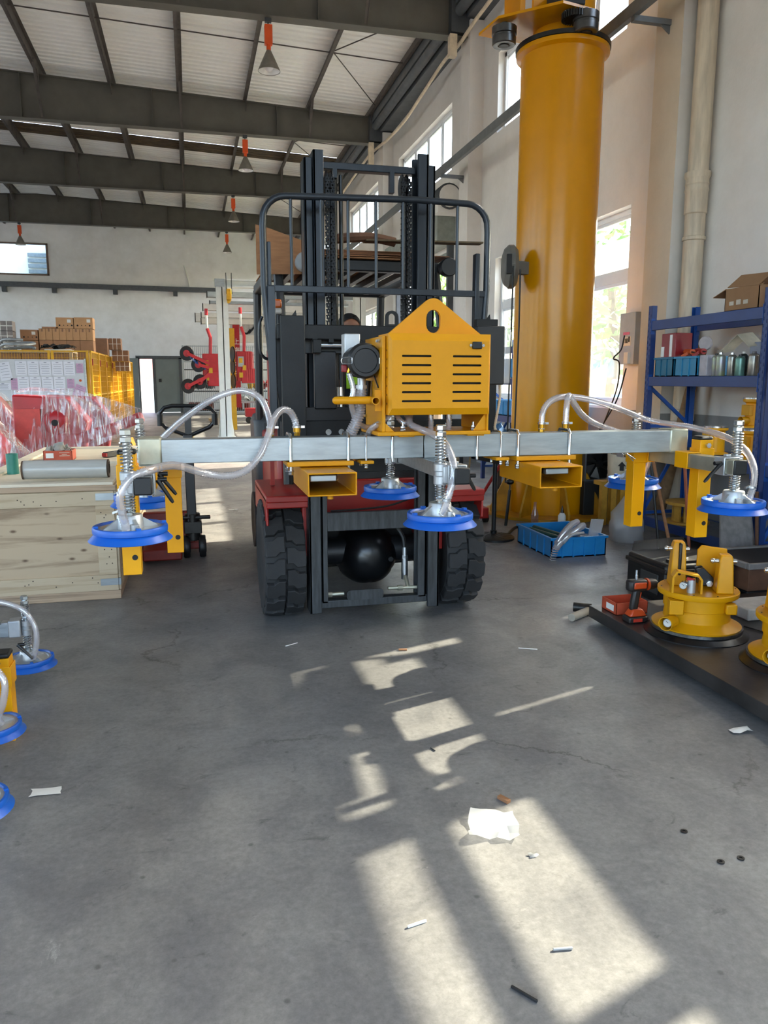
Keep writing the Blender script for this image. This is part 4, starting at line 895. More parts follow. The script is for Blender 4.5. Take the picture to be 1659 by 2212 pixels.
# lights and mirror
tl = build(MB().box(0.455, 0.53, 4.60, 4.66, 1.835, 1.885), 'turn_signal', m_amber, fk, bevel=0.01)
build(MB().box(0.455, 0.53, 4.60, 4.66, 1.80, 1.835), 'clear_lens', M('lens_clear', '#b9b4ae', 0.2), tl, bevel=0.01)
build(MB().box(0.48, 0.505, 4.61, 4.65, 1.74, 1.80), 'lamp_stalk', m_black, tl, smooth=None)
build(MB().sphere((0.50, 4.62, 1.70), 0.05, 16, 10, (1, 0.5, 1)), 'round_mirror', M('mirror_grey', '#8d9192', 0.25, 0.3), fk)
for x, s in ((0.70, 1), (1.62, -1)):
    wl = build(MB().lathe([(0.0, -0.05), (0.052, -0.05), (0.058, -0.04), (0.055, 0.02), (0.03, 0.05), (0, 0.055)], (x, 4.86, 2.13), (0, 1, 0), n=20), 'work_lamp', m_fk if s < 0 else M('lamp_glass', '#9fa3a6', 0.25), fk)
    build(MB().box(x - 0.01 + 0.03 * s, x + 0.05 * s + 0.03, 4.84, 4.90, 2.09, 2.16), 'lamp_bracket', m_fk, wl, bevel=0.005)
build(MB().tube(spline([(0.375, 4.16, 1.75), (0.36, 4.16, 1.7), (0.36, 4.16, 1.58), (0.38, 4.16, 1.54), (0.41, 4.16, 1.53)]), 0.008, 8), 'grab_loop', m_blk, fk)

# ---- driver
m_skin = M('skin', '#a06a4e', 0.55, var=0.05, scale=20)
m_hair = M('hair', '#1c1816', 0.8, var=0.15, scale=60, bump=0.3, bscale=300)
m_shirt = M('work_shirt', '#23272e', 0.85, var=0.1)
m_vest = M('vest_green', '#a9dc2c', 0.8, var=0.05)
dr = thing('person', 'driver with short dark hair and dark shirt seated in the forklift cab', 'person', (1.14, 5.72, 1.12))
def skin_body(verts, edges, radii, name, mat, parent, sub=2):
    base = wloc(parent); me = bpy.data.meshes.new(name); me.from_pydata([V(v) - base for v in verts], edges, []); me.update()
    o = bpy.data.objects.new(name, me); C.objects.link(o); o.parent = parent
    o.modifiers.new('skin', 'SKIN')
    sv = me.skin_vertices[0].data
    for i, r in enumerate(radii): sv[i].radius = (r, r) if not isinstance(r, tuple) else r
    sv[0].use_root = True
    s = o.modifiers.new('sub', 'SUBSURF'); s.levels = sub; s.render_levels = sub
    me.materials.append(mat); return o
bx, by = 1.14, 5.72
skin_body([(bx, by, 1.16), (bx, by, 1.35), (bx, by - 0.03, 1.54), (bx, by - 0.05, 1.62), (bx - 0.19, by - 0.05, 1.54), (bx - 0.25, by - 0.2, 1.33), (bx - 0.17, by - 0.42, 1.40), (bx + 0.19, by - 0.05, 1.54), (bx + 0.25, by - 0.2, 1.33), (bx + 0.1, by - 0.42, 1.38),
           (bx - 0.1, by - 0.12, 1.15), (bx - 0.13, by - 0.5, 1.2), (bx - 0.13, by - 0.58, 0.9), (bx + 0.1, by - 0.12, 1.15), (bx + 0.13, by - 0.5, 1.2), (bx + 0.13, by - 0.58, 0.9)],
          [(0, 1), (1, 2), (2, 3), (2, 4), (4, 5), (5, 6), (2, 7), (7, 8), (8, 9), (0, 10), (10, 11), (11, 12), (0, 13), (13, 14), (14, 15)],
          [0.15, 0.15, 0.13, 0.06, 0.075, 0.055, 0.035, 0.075, 0.055, 0.035, 0.09, 0.075, 0.05, 0.09, 0.075, 0.05], 'body', m_shirt, dr)
hd = MB(); hc = V(bx, by - 0.06, 1.775)
# head as a shaped lathe: chin, cheeks, brow, crown
rows = [(-0.115, 0.035, 0.05), (-0.10, 0.055, 0.075), (-0.07, 0.068, 0.088), (-0.03, 0.075, 0.095), (0.01, 0.078, 0.099), (0.05, 0.078, 0.101), (0.085, 0.068, 0.09), (0.11, 0.045, 0.062), (0.122, 0.015, 0.02)]
n = 24; vs = []
for z, rx, ry in rows:
    for i in range(n):
        a = 2 * PI * i / n; px, py = rx * math.cos(a), ry * math.sin(a)
        if math.sin(a) < -0.93 and -0.04 < z < 0.0: py -= 0.018   # nose
        if math.sin(a) < -0.8 and abs(z - 0.01) < 0.02: py += 0.006
        vs.append(hc + V(px, py, z))
hd.add(vs, [(j * n + i, j * n + (i + 1) % n, (j + 1) * n + (i + 1) % n, (j + 1) * n + i) for j in range(len(rows) - 1) for i in range(n)] + [tuple(range(n - 1, -1, -1)), tuple((len(rows) - 1) * n + i for i in range(n))])
hd.cyl(hc + V(0, 0.01, -0.19), hc + V(0, 0.01, -0.08), 0.05, 16)
for s in (-1, 1): hd.sphere(hc + V(s * 0.078, 0.01, 0.0), 0.028, 10, 8, (0.35, 0.7, 1.1))
hd.sphere(hc + V(0, -0.105, -0.028), 0.014, 10, 8, (0.8, 1, 1.1))
head = build(hd, 'head', m_skin, dr, smooth=70)
hr = MB(); n = 24; vs = []
for z, rx, ry, f in ((0.03, 0.082, 0.105, 0.0), (0.06, 0.083, 0.108, 0.35), (0.088, 0.074, 0.098, 0.9), (0.113, 0.052, 0.07, 1.0), (0.128, 0.018, 0.024, 1.0)):
    for i in range(n):
        a = 2 * PI * i / n; fr = max(0.0, -math.sin(a)) ** 2
        zz = z + fr * (0.055 if z < 0.05 else 0.03 if z < 0.08 else 0.0) - (0.07 if (z < 0.05 and math.sin(a) > 0.2) else 0)
        vs.append(hc + V(rx * math.cos(a), ry * math.sin(a) * (0.97 if math.sin(a) < 0 else 1.02), zz))
hr.add(vs, [(j * n + i, j * n + (i + 1) % n, (j + 1) * n + (i + 1) % n, (j + 1) * n + i) for j in range(4) for i in range(n)] + [tuple(4 * n + i for i in range(n))])
build(hr, 'hair', m_hair, head, smooth=80)
for s in (-1, 1):
    build(MB().sphere(hc + V(s * 0.03, -0.087, 0.012), 0.012, 10, 8), 'eye', M('eye_white', '#d9d4cc', 0.2), head)
    build(MB().sphere(hc + V(s * 0.03, -0.0955, 0.012), 0.006, 8, 6), 'iris', M('iris_dark', '#1d1410', 0.2), head)
    build(MB().bar(hc + V(s * 0.015, -0.097, 0.032), hc + V(s * 0.048, -0.087, 0.034), 0.006, 0.008), 'eyebrow', m_hair, head, smooth=None)
build(MB().box(hc.x - 0.022, hc.x + 0.022, hc.y - 0.094, hc.y - 0.084, hc.z - 0.07, hc.z - 0.06), 'mouth', M('lips', '#8a4a42', 0.5), head, bevel=0.003)
build(MB().box(bx - 0.05, bx + 0.03, by - 0.2, by - 0.18, 1.36, 1.52), 'vest_panel', m_vest, dr, bevel=0.005)
for s, hxp in ((-1, bx - 0.17), (1, bx + 0.1)):
    b0 = V(hxp, by - 0.42, 1.39)
    V_ = [b0, b0 + V(0, -0.05, 0.02)]; E_ = [(0, 1)]; R_ = [0.024, 0.03]
    for k in range(4):
        f0 = b0 + V((k - 1.5) * 0.018, -0.075, 0.028); V_ += [f0, f0 + V(0, -0.028, 0.0), f0 + V(0, -0.036, -0.022)]; i = len(V_) - 3
        E_ += [(1, i), (i, i + 1), (i + 1, i + 2)]; R_ += [0.009, 0.0085, 0.008]
    i = len(V_); V_ += [b0 + V(-0.028 * s, -0.045, 0.0), b0 + V(-0.032 * s, -0.07, -0.015)]; E_ += [(1, i), (i, i + 1)]; R_ += [0.010, 0.009]
    skin_body(V_, E_, R_, 'hand', m_skin, dr, 1)

# ---- cardboard and boards lying on the overhead guard
m_card = M('cardboard', '#9a6c48', 0.85, var=0.12, scale=6, stretch=(1, 1, 6))
m_card2 = M('cardboard_dark', '#6d4a35', 0.85, var=0.2, scale=9)
mb = MB()
Pt = [(0.415, 2.055), (0.80, 2.07), (0.80, 2.235), (0.66, 2.275), (0.50, 2.325), (0.415, 2.345)]
mb.prism(Pt, 4.885, 4.892, 'y'); mb.box(0.52, 1.35, 4.89, 6.2, 2.172, 2.18)
cb = build(mb, 'cardboard_sheet', m_card, loc=(0.9, 5.4, 2.17), label='torn brown cardboard sheet folded over the forklift roof guard', cat='cardboard', smooth=None)
random.seed(3)
for k in range(7):
    x0 = random.uniform(0.56, 0.9); x1 = random.uniform(1.2, 1.7); y0 = 4.9 + 0.05 * k; z0 = 2.185 + 0.013 * k
    build(MB().add([(x0, y0, z0), (x1, y0 + random.uniform(-0.1, 0.1), z0), (x1, y0 + 0.5, z0), (x0, y0 + 0.5, z0), (x0, y0, z0 + 0.008), (x1, y0, z0 + 0.008), (x1 - 0.05, y0 + 0.5, z0 + 0.008), (x0, y0 + 0.5, z0 + 0.008)],
          [(0, 3, 2, 1), (4, 5, 6, 7), (0, 1, 5, 4), (1, 2, 6, 5), (2, 3, 7, 6), (3, 0, 4, 7)]), 'torn_layer', m_card2 if k % 2 else m_card, cb, smooth=None)
build(MB().tube(spline([(0.86, 4.95, 2.285), (1.0, 4.93, 2.30), (1.15, 4.95, 2.31), (1.3, 4.96, 2.29)]), 0.03, 8, radii=None), 'rolled_edge', m_card2, cb)
build(MB().add([(1.1, 4.9, 2.282), (1.86, 4.85, 2.288), (1.86, 4.93, 2.288), (1.1, 5.0, 2.282), (1.1, 4.9, 2.292), (1.86, 4.85, 2.298), (1.86, 4.93, 2.298), (1.1, 5.0, 2.292)], [(0, 3, 2, 1), (4, 5, 6, 7), (0, 1, 5, 4), (1, 2, 6, 5), (2, 3, 7, 6), (3, 0, 4, 7)]), 'wooden_lath', M('old_wood', '#6e5c42', 0.85, var=0.2, scale=12), loc=(1.4, 4.9, 2.282), label='thin wooden lath sticking out from the forklift roof', cat='lath', smooth=None)

# ================================================================ RIGHT SIDE: jib column, rack, floor clutter
m_cy = M('column_yellow', '#d38e00', 0.24, var=0.04, scale=3, bump=0.02, bscale=40, spec=0.4)
m_cyd = M('column_base_yellow', '#c08a16', 0.5, var=0.16, scale=7)
m_iron = M('worn_iron', '#3a3835', 0.4, 0.6, var=0.2, scale=12)
CX0, CY0, CR = 3.715, 7.62, 0.405
jib = thing('jib_crane_column', 'thick yellow jib crane column standing in front of the windows', 'crane', (CX0, CY0, 0))
build(MB().lathe([(CR, 0.03), (CR, 4.56), (CR + 0.05, 4.58), (CR + 0.05, 4.62)], (CX0, CY0, 0), n=64), 'column', m_cy, jib)
build(MB().lathe([(0.0, 0.0), (0.66, 0.0), (0.66, 0.03), (0.0, 0.03)], (CX0, CY0, 0), n=48), 'base_plate', m_cyd, jib)
for k in range(8):
    a = math.radians(-95 + 45 * k); d = V(math.cos(a), math.sin(a), 0); s = V(-d.y, d.x, 0) * 0.011; c = V(CX0, CY0, 0)
    P = [c + d * (CR - 0.01) + V(0, 0, 0.03), c + d * (CR + 0.235) + V(0, 0, 0.03), c + d * (CR + 0.235) + V(0, 0, 0.075), c + d * (CR - 0.01) + V(0, 0, 0.56)]
    build(MB().add([p - s for p in P] + [p + s for p in P], [(0, 1, 2, 3), (7, 6, 5, 4), (0, 4, 5, 1), (1, 5, 6, 2), (2, 6, 7, 3), (3, 7, 4, 0)]), 'gusset', m_cyd, jib, smooth=None)
build(MB().lathe([(CR + 0.03, 4.62), (CR + 0.058, 4.625), (CR + 0.058, 4.665), (CR + 0.03, 4.67), (CR - 0.05, 4.67)], (CX0, CY0, 0), n=64), 'slewing_ring', m_iron, jib)
build(MB().cyl((CX0 + 0.05, CY0 + 0.1, 4.66), (CX0 + 0.05, CY0 + 0.1, 6.2), CR - 0.1, 40), 'slewing_mast', m_cy, jib)
sp = build(MB().prism([(2.95, 7.95), (3.0, 7.55), (3.46, 7.12), (3.84, 7.20), (3.95, 7.44), (4.1, 8.1)], 4.835, 4.86, 'z'), 'slewing_plate', m_cy, jib, smooth=None)
build(MB().box(3.2, 3.25, 7.5, 7.9, 4.86, 5.7).box(3.3, 3.55, 7.42, 7.46, 4.86, 5.6), 'plate_web', m_cy, jib, smooth=None)
for x, y in ((3.09, 7.62), (3.72, 7.17)):
    r = build(MB().lathe([(0.0, 4.64), (0.055, 4.64), (0.06, 4.632), (0.075, 4.63), (0.105, 4.63), (0.115, 4.64), (0.115, 4.70), (0.108, 4.705), (0.108, 4.72), (0.12, 4.725), (0.12, 4.79), (0.03, 4.80), (0.03, 4.835)], (x, y, 0), n=32), 'roller', M('roller_steel', '#6c6a68', 0.32, 0.85, var=0.15), jib)
    build(MB().lathe([(0.0, 4.625), (0.045, 4.625), (0.05, 4.632), (0.0, 4.635)], (x, y, 0), n=20), 'roller_hub', m_iron, r)
mb = MB()
for k in range(30):
    a = 2 * PI * k / 30; mb.obox((3.62 + 0.11 * math.cos(a), 7.2 + 0.11 * math.sin(a), 4.77), V(math.cos(a), math.sin(a), 0) * 0.012, V(-math.sin(a), math.cos(a), 0) * 0.006, (0, 0, 0.03))
mb.cyl((3.62, 7.2, 4.745), (3.62, 7.2, 4.795), 0.105, 30)
build(mb, 'pinion_gear', m_iron, jib, smooth=None)
build(MB().box(3.42, 3.7, 7.15, 7.4, 4.86, 5.0), 'gear_motor', m_dark, jib, bevel=0.01)
# cable reel on the column
rl = thing('cable_reel', 'grey cable reel box mounted on the yellow column', 'cable reel', (3.12, 7.42, 2.32))
rc = V(3.135, 7.42, 2.535); d = V(0.95, -0.30, 0).normalized()
cs = build(MB().lathe([(0.0, -0.085), (0.11, -0.085), (0.17, -0.065), (0.212, -0.02), (0.212, 0.03), (0.17, 0.065), (0.1, 0.075), (0.0, 0.075)], rc, d, n=12), 'casing', M('reel_grey', '#6a6862', 0.6, var=0.1), rl, smooth=25)
build(MB().obox(rc - d * 0.03 + V(-0.06, -0.185, 0.0), d * 0.024, V(0.01, 0.03, 0), V(0, 0, 0.09)), 'cable_slot', m_dark, cs, smooth=None)
build(MB().obox(rc + V(0.15, 0.05, 0), V(0.09, 0.03, 0), V(0, 0.04, 0), V(0, 0, 0.06)), 'bracket', M('reel_grey'), rl, smooth=None)
build(MB().tube([rc + V(-0.055, -0.2, -0.02), rc + V(-0.06, -0.205, -0.6), (3.05, 7.2, 0.4)], 0.008, 6), 'cable', m_rubber, rl)
build(MB().tube([rc + V(0.02, -0.2, -0.05), rc + V(0.02, -0.205, -0.6), (3.13, 7.2, 0.6)], 0.008, 6), 'cable', m_rubber, rl)
# switch cabinet and cables on the wall
eb = build(MB().box(4.73, 4.85, 7.70, 8.01, 1.60, 2.16), 'switch_cabinet', M('cabinet_grey', '#a4abb0', 0.4, 0.3, var=0.05), loc=(4.79, 7.85, 1.6), label='grey switch cabinet on the wall between window and rack', cat='cabinet', bevel=0.005)
build(MB().box(4.727, 4.73, 7.80, 7.93, 1.92, 1.95), 'warning_label', M('label_pink', '#c56a9a', 0.6), eb, smooth=None)
build(MB().box(4.727, 4.73, 7.77, 7.92, 1.80, 1.90), 'notice_label', M('label_white', '#d5d6d2', 0.6), eb, smooth=None)
build(MB().box(4.722, 4.728, 7.79, 7.81, 1.84, 1.90).box(4.722, 4.728, 7.83, 7.85, 1.83, 1.88).box(4.722, 4.728, 7.87, 7.88, 1.83, 1.88), 'printed_mark', m_dark, eb, smooth=None)
cb_ = build(MB().tube(spline([(4.56, 7.62, 1.9), (4.55, 7.66, 1.75), (4.5, 7.72, 1.66), (4.55, 7.68, 1.6), (4.55, 7.72, 1.3), (4.5, 7.95, 0.8), (4.5, 8.1, 0.4)]), 0.008, 6), 'power_cable', m_rubber, label='black cable hanging down beside the switch cabinet', cat='cable')
cb_ = build(MB().tube(spline([(4.6, 7.62, 1.55), (4.58, 7.75, 1.2), (4.5, 8.0, 0.8), (4.42, 8.2, 0.3)]), 0.008, 6), 'power_cable', m_rubber, label='second black cable slanting to the floor behind the rack', cat='cable')
build(MB().box(4.56, 4.6, 7.54, 7.62, 1.6, 1.72), 'wall_socket', m_white, label='small white socket on the pillar beside the rack', cat='socket', bevel=0.004)

# ---- blue rack
m_rk = M('rack_blue', '#1d4f9c', 0.4, var=0.08, scale=5)
m_rkb = M('rack_beam_blue', '#1b3a74', 0.4, var=0.08, scale=5)
def rack(x0, x1, y0, y1, zt, beams, label, slots=True, ends=None):
    t = thing('storage_rack', label, 'rack', ((x0 + x1) / 2, (y0 + y1) / 2, 0))
    for x in (x0, x1):
        for y in (ends or (y0, y1)):
            s = -1 if x == x0 else 1
            xo = x if s < 0 else x - 0.003
            hl = []
            if x == x0 and slots:
                z = 0.12
                while z < zt - 0.06:
                    for q in (-0.013, 0.016): hl.append([(y + q - 0.0035, z + (0.02 if q > 0 else 0)), (y + q + 0.0035, z + (0.02 if q > 0 else 0)), (y + q + 0.0025, z + 0.024 + (0.02 if q > 0 else 0)), (y + q - 0.0025, z + 0.024 + (0.02 if q > 0 else 0))])
                    z += 0.052
            mb = MB().plate([(y - 0.028, 0), (y + 0.028, 0), (y + 0.028, zt), (y - 0.028, zt)], hl, xo, xo + 0.003, 'x')
            mb.box(min(x, x - s * 0.05), max(x, x - s * 0.05), y - 0.0285, y - 0.025, 0, zt).box(min(x, x - s * 0.05), max(x, x - s * 0.05), y + 0.025, y + 0.0285, 0, zt)
            build(mb, 'post', m_rk if x == x1 else m_rkb, t, smooth=None)
    for y in (ends or (y0, y1)):
        for z in (0.18, 1.0, zt - 0.14): build(MB().box(x0 + 0.03, x1 - 0.03, y - 0.012, y + 0.012, z - 0.015, z + 0.015), 'end_brace', m_rk, t, smooth=None)
        build(MB().bar((x0 + 0.04, y, 1.36), (x1 - 0.04, y, 1.02), 0.02, 0.03), 'diagonal_brace', m_rk, t, smooth=None)
        build(MB().bar((x0 + 0.04, y, 0.2), (x1 - 0.04, y, 0.95), 0.02, 0.03), 'diagonal_brace', m_rk, t, smooth=None)
    for z, deck in beams:
        for x in (x0 + 0.0, x1 - 0.03):
            b = build(MB().box(x, x + 0.03, y0 + 0.03, y1 - 0.03, z - 0.085, z), 'shelf_beam', m_rkb, t, bevel=0.003)
            for y in (y0, y1): build(MB().box(x - 0.004, x + 0.034, y + (0.028 if y == y0 else -0.032), y + (0.032 if y == y0 else -0.028), z - 0.12, z + 0.02), 'beam_hook', m_rk, b, smooth=None)
        if deck: build(MB().box(x0 + 0.03, x1 - 0.03, y0 + 0.03, y1 - 0.03, z - 0.03, z - 0.005), 'shelf_deck', M('deck_grey', '#5f6874', 0.5), t, smooth=None)
    return t
rack(4.10, 4.60, 4.94, 6.43, 2.09, ((1.955, False), (1.455, True), (0.80, True), (0.16, True)), 'dark blue steel rack beside the downpipe')
rack(4.10, 4.60, 3.45, 4.85, 2.4, ((2.275, False), (1.455, True), (0.80, True)), 'blue steel rack bay at the picture edge with a carton shelf, heightened to shade the floor', slots=False)  # mostly unseen bay; tall posts and top beam shape the sun patches
rack(4.10, 4.60, 1.96, 3.45, 2.4, ((2.275, False), (1.455, True), (0.80, True)), 'blue steel rack bay beside the camera, unseen and added to shade the floor', slots=False, ends=(1.96,))  # unseen bay, added so its beams cut the sun patches
rack(4.10, 4.60, 0.47, 1.96, 2.4, ((2.275, False), (1.455, True), (0.80, True)), 'blue steel rack bay behind the camera, unseen and added to cut the sunlight', slots=False, ends=(0.47,))  # another unseen bay added to limit sunlight on the floor
# ---- goods on the middle shelf
m_crate = M('crate_blue', '#2c86b0', 0.45, var=0.06)
def tub(x0, x1, y0, y1, z0, z1, mat, label, name='plastic_crate', cat='crate', t=0.008, ribs=3, group=None, taper=0.0):
    o = thing(name, label, cat, ((x0 + x1) / 2, (y0 + y1) / 2, z0), group)
    mb = MB().box(x0, x1, y0, y1, z0, z0 + t).box(x0, x0 + t, y0, y1, z0, z1).box(x1 - t, x1, y0, y1, z0, z1).box(x0, x1, y0, y0 + t, z0, z1).box(x0, x1, y1 - t, y1, z0, z1)
    build(mb, 'body', mat, o, smooth=None)
    rm = MB(); e = 0.012; h = min(0.018, (z1 - z0) * 0.12)
    for a in ((x0 - e, x0, y0 - e, y1 + e), (x1, x1 + e, y0 - e, y1 + e), (x0, x1, y0 - e, y0), (x0, x1, y1, y1 + e)): rm.box(*a, z1 - h, z1)
    build(rm, 'rim', mat, o, smooth=None)
    for k in range(1, ribs + 1):
        f = k / (ribs + 1); y = y0 + (y1 - y0) * f; x = x0 + (x1 - x0) * f
        build(MB().box(x0 - 0.008, x0, y - 0.006, y + 0.006, z0, z1 - h), 'rib', mat, o, smooth=None)
        build(MB().box(x - 0.006, x + 0.006, y0 - 0.008, y0, z0, z1 - h), 'rib', mat, o, smooth=None)
    return o
tub(4.14, 4.5, 6.10, 6.37, 1.456, 1.625, M('crate_teal', '#1f6f8f', 0.45), 'dark teal plastic crate on the rack under the red tin', ribs=2, group='plastic crates on the rack')
tub(4.14, 4.5, 5.765, 6.065, 1.456, 1.625, m_crate, 'blue plastic crate on the rack heaped with orange tools', ribs=2, group='plastic crates on the rack')
o = build(MB().box(4.16, 4.33, 6.11, 6.32, 1.465, 1.835), 'red_tin', M('tin_red', '#8d1f28', 0.35, var=0.08), loc=(4.24, 6.2, 1.465), label='tall dark red tin standing in the teal crate', cat='tin', bevel=0.006)
build(MB().box(4.156, 4.16, 6.155, 6.19, 1.63, 1.82).box(4.156, 4.16, 6.27, 6.315, 1.63, 1.72), 'label_strip', m_white, o, smooth=None)
m_ort = M('tool_orange', '#d2571d', 0.45); m_rdt = M('tool_red', '#a8201c', 0.4)
for y, l, mt, n in ((5.97, 'orange caulking gun lying on the blue rack crate', m_ort, 'caulking_gun'), (5.82, 'red riveting tool lying across the blue rack crate', m_rdt, 'rivet_tool')):
    o = thing(n, l, 'tool', (4.25, y, 1.625))
    build(MB().cyl((4.17, y - 0.1, 1.66), (4.25, y + 0.11, 1.67), 0.024, 12), 'barrel', mt, o)
    build(MB().bar((4.19, y - 0.02, 1.66), (4.15, y + 0.02, 1.62), 0.02, 0.03), 'grip', mt, o, bevel=0.004)
    build(MB().tube([(4.16, y - 0.1, 1.66), (4.15, y - 0.15, 1.655)], 0.006, 6), 'nozzle', m_dark, o)
o = build(MB().lathe([(0.0, 0), (0.055, 0), (0.06, 0.01), (0.06, 0.028), (0.055, 0.038), (0, 0.038)], (4.3, 5.90, 1.735), (1, 0.4, 0.1), n=24), 'tape_disc', M('disc_grey', '#b9b2b4', 0.4), loc=(4.3, 5.90, 1.68), label='pale round disc standing on the orange tools', cat='disc')
o = build(MB().box(4.15, 4.25, 5.645, 5.745, 1.456, 1.63), 'white_tin', M('tin_white', '#b7b3bd', 0.35), loc=(4.2, 5.7, 1.456), label='pale square tin beside the spray cans', cat='tin', bevel=0.006)
def can(x, y, h, r, mat, capm, label, group='spray cans on the rack'):
    o = thing('spray_can', label, 'spray can', (x, y, 1.456), group)
    build(MB().lathe([(0.0, 0), (r * 0.95, 0), (r, 0.006), (r, h * 0.8), (r * 0.98, h * 0.82), (r * 0.75, h * 0.88), (r * 0.45, h * 0.91), (0, h * 0.915)], (x, y, 1.456), n=24), 'body', mat, o)
    build(MB().lathe([(0.0, h * 0.91), (r * 0.4, h * 0.91), (r * 0.38, h * 0.99), (0, h)], (x, y, 1.456), n=16), 'nozzle', capm, o)
cg = M('can_green', '#93a05f', 0.3, 0.4, col2='#8d8aa0', scale=6); cs_ = M('can_silver', '#a7a59d', 0.25, 0.6, scale=10, var=0.2); ct = M('can_teal', '#6f9a8f', 0.3, 0.4, var=0.2)
for x, y, h, r, mt, cp, l in ((4.2, 5.595, 0.185, 0.032, cg, m_black, 'green and grey spray can beside the pale tin'), (4.17, 5.50, 0.19, 0.038, cg, m_chrome, 'green and silver spray can, second from the pale tin'),
                              (4.2, 5.40, 0.185, 0.034, cs_, m_chrome, 'silver spray can with red emblem, third from the pale tin'), (4.24, 5.32, 0.19, 0.032, M('can_dark', '#4b5552', 0.3, 0.4, var=0.25), m_white, 'dark labelled spray can behind the teal can'),
                              (4.16, 5.255, 0.165, 0.037, ct, m_black, 'teal spray can at the front of the row'), (4.19, 5.14, 0.185, 0.042, cs_, M('cap_grey', '#77767a', 0.5), 'fat silver spray can beside the blue rack post')):
    can(x, y, h, r, mt, cp, l)
o = build(MB().box(4.34, 4.45, 5.05, 5.38, 1.456, 1.72), 'grey_box', M('box_grey', '#8f93a3', 0.5), loc=(4.4, 5.2, 1.456), label='grey flat box behind the spray cans', cat='box', bevel=0.004)
o = build(MB().add([(4.26, 5.66, 1.64), (4.26, 5.44, 1.78), (4.40, 5.44, 1.80), (4.40, 5.66, 1.66), (4.26, 5.30, 1.68), (4.40, 5.30, 1.70), (4.26, 5.66, 1.644), (4.26, 5.44, 1.784), (4.40, 5.44, 1.804), (4.40, 5.66, 1.664), (4.26, 5.30, 1.684), (4.40, 5.30, 1.704)],
      [(0, 1, 2, 3), (1, 4, 5, 2), (9, 8, 7, 6), (8, 11, 10, 7), (0, 6, 7, 1), (1, 7, 10, 4), (3, 2, 8, 9), (2, 5, 11, 8), (0, 3, 9, 6), (4, 10, 11, 5)]), 'booklet', M('paper_cream', '#d8cfb8', 0.8), loc=(4.3, 5.45, 1.64), label='open cream booklet propped above the spray cans', cat='booklet', smooth=None)
# carton with open flaps on the top beams
m_kr = M('kraft_board', '#96714f', 0.85, var=0.08, scale=4)
ct_ = thing('open_carton', 'brown carton with open flaps on top of the blue rack', 'carton', (4.33, 5.3, 1.956))
tb_ = MB(); x0, x1, y0, y1, z0, z1 = 4.14, 4.55, 5.08, 5.46, 1.957, 2.13; t = 0.006
tb_.box(x0, x1, y0, y1, z0, z0 + t).box(x0, x0 + t, y0, y1, z0, z1).box(x1 - t, x1, y0, y1, z0, z1).box(x0, x1, y0, y0 + t, z0, z1).box(x0, x1, y1 - t, y1, z0, z1)
build(tb_, 'body', m_kr, ct_, smooth=None)
build(MB().bar((x0 + 0.2, y1, z1), (x0 + 0.2, y1 + 0.15, z1 - 0.05), 0.4, 0.005), 'flap', m_kr, ct_, smooth=None)
build(MB().obox((x0 + 0.06, (y0 + y1) / 2 - 0.02, z1 + 0.05), (0.06, 0, 0.05), (0, 0.19, 0.01), (0.002, 0, -0.002)), 'flap', m_kr, ct_, smooth=None)
build(MB().bar((x0 + 0.2, y0, z1), (x0 + 0.2, y0 - 0.12, z1 + 0.07), 0.4, 0.005), 'flap', m_kr, ct_, smooth=None)
for k, y in enumerate((5.38, 5.30, 5.22)): build(MB().box(x0 - 0.002, x0, y - 0.025, y + 0.025, 2.0, 2.03 + 0.008 * (k % 2)), 'printed_mark', M('print_white', '#c8bfae', 0.8), ct_, smooth=None)
for k, (y0, y1, z0, z1) in enumerate(((4.55, 4.80, 1.456, 1.83), (4.02, 4.82, 1.456, 2.24), (3.5, 3.99, 1.456, 2.24), (2.6, 3.40, 1.456, 2.24), (2.0, 2.57, 1.456, 2.24), (0.52, 1.9, 1.456, 2.24), (3.5, 4.4, 0.80, 1.36), (2.66, 3.40, 0.80, 1.36), (2.0, 2.6, 0.80, 1.36), (0.52, 1.9, 0.8, 1.36), (4.98, 5.22, 1.456, 2.2))):  # all but the first carton are unseen and added to block the sun
    build(MB().box(4.32 if z0 < 1 or k == 5 else 4.2 if k == 0 else 4.525, 4.48 if k == 0 else 4.565, y0, y1, z0 + 0.001, z1), 'carton', m_kr, loc=(4.45, (y0 + y1) / 2, z0), label='brown carton among added sun blockers on the %s shelf, %s from the edge rack post' % ('middle' if z0 > 1 else 'lower', ('first', 'second', 'third', 'fourth', 'fifth', 'last', 'first', 'second', 'third', 'last', 'hidden')[k]), cat='carton', bevel=0.003)
build(MB().bar((4.01, 3.55, 2.325), (4.14, 4.8, 2.325), 0.04, 0.095), 'blocker', M('old_wood'  if 'old_wood' in MATS else 'old_wood', '#6e5c42', 0.85), loc=(4.08, 4.2, 2.277), label='squared timber added unseen on the rack beams to shade the floor', cat='blocker', smooth=None)  # unseen bar, added to cast a dark band across the sun patch

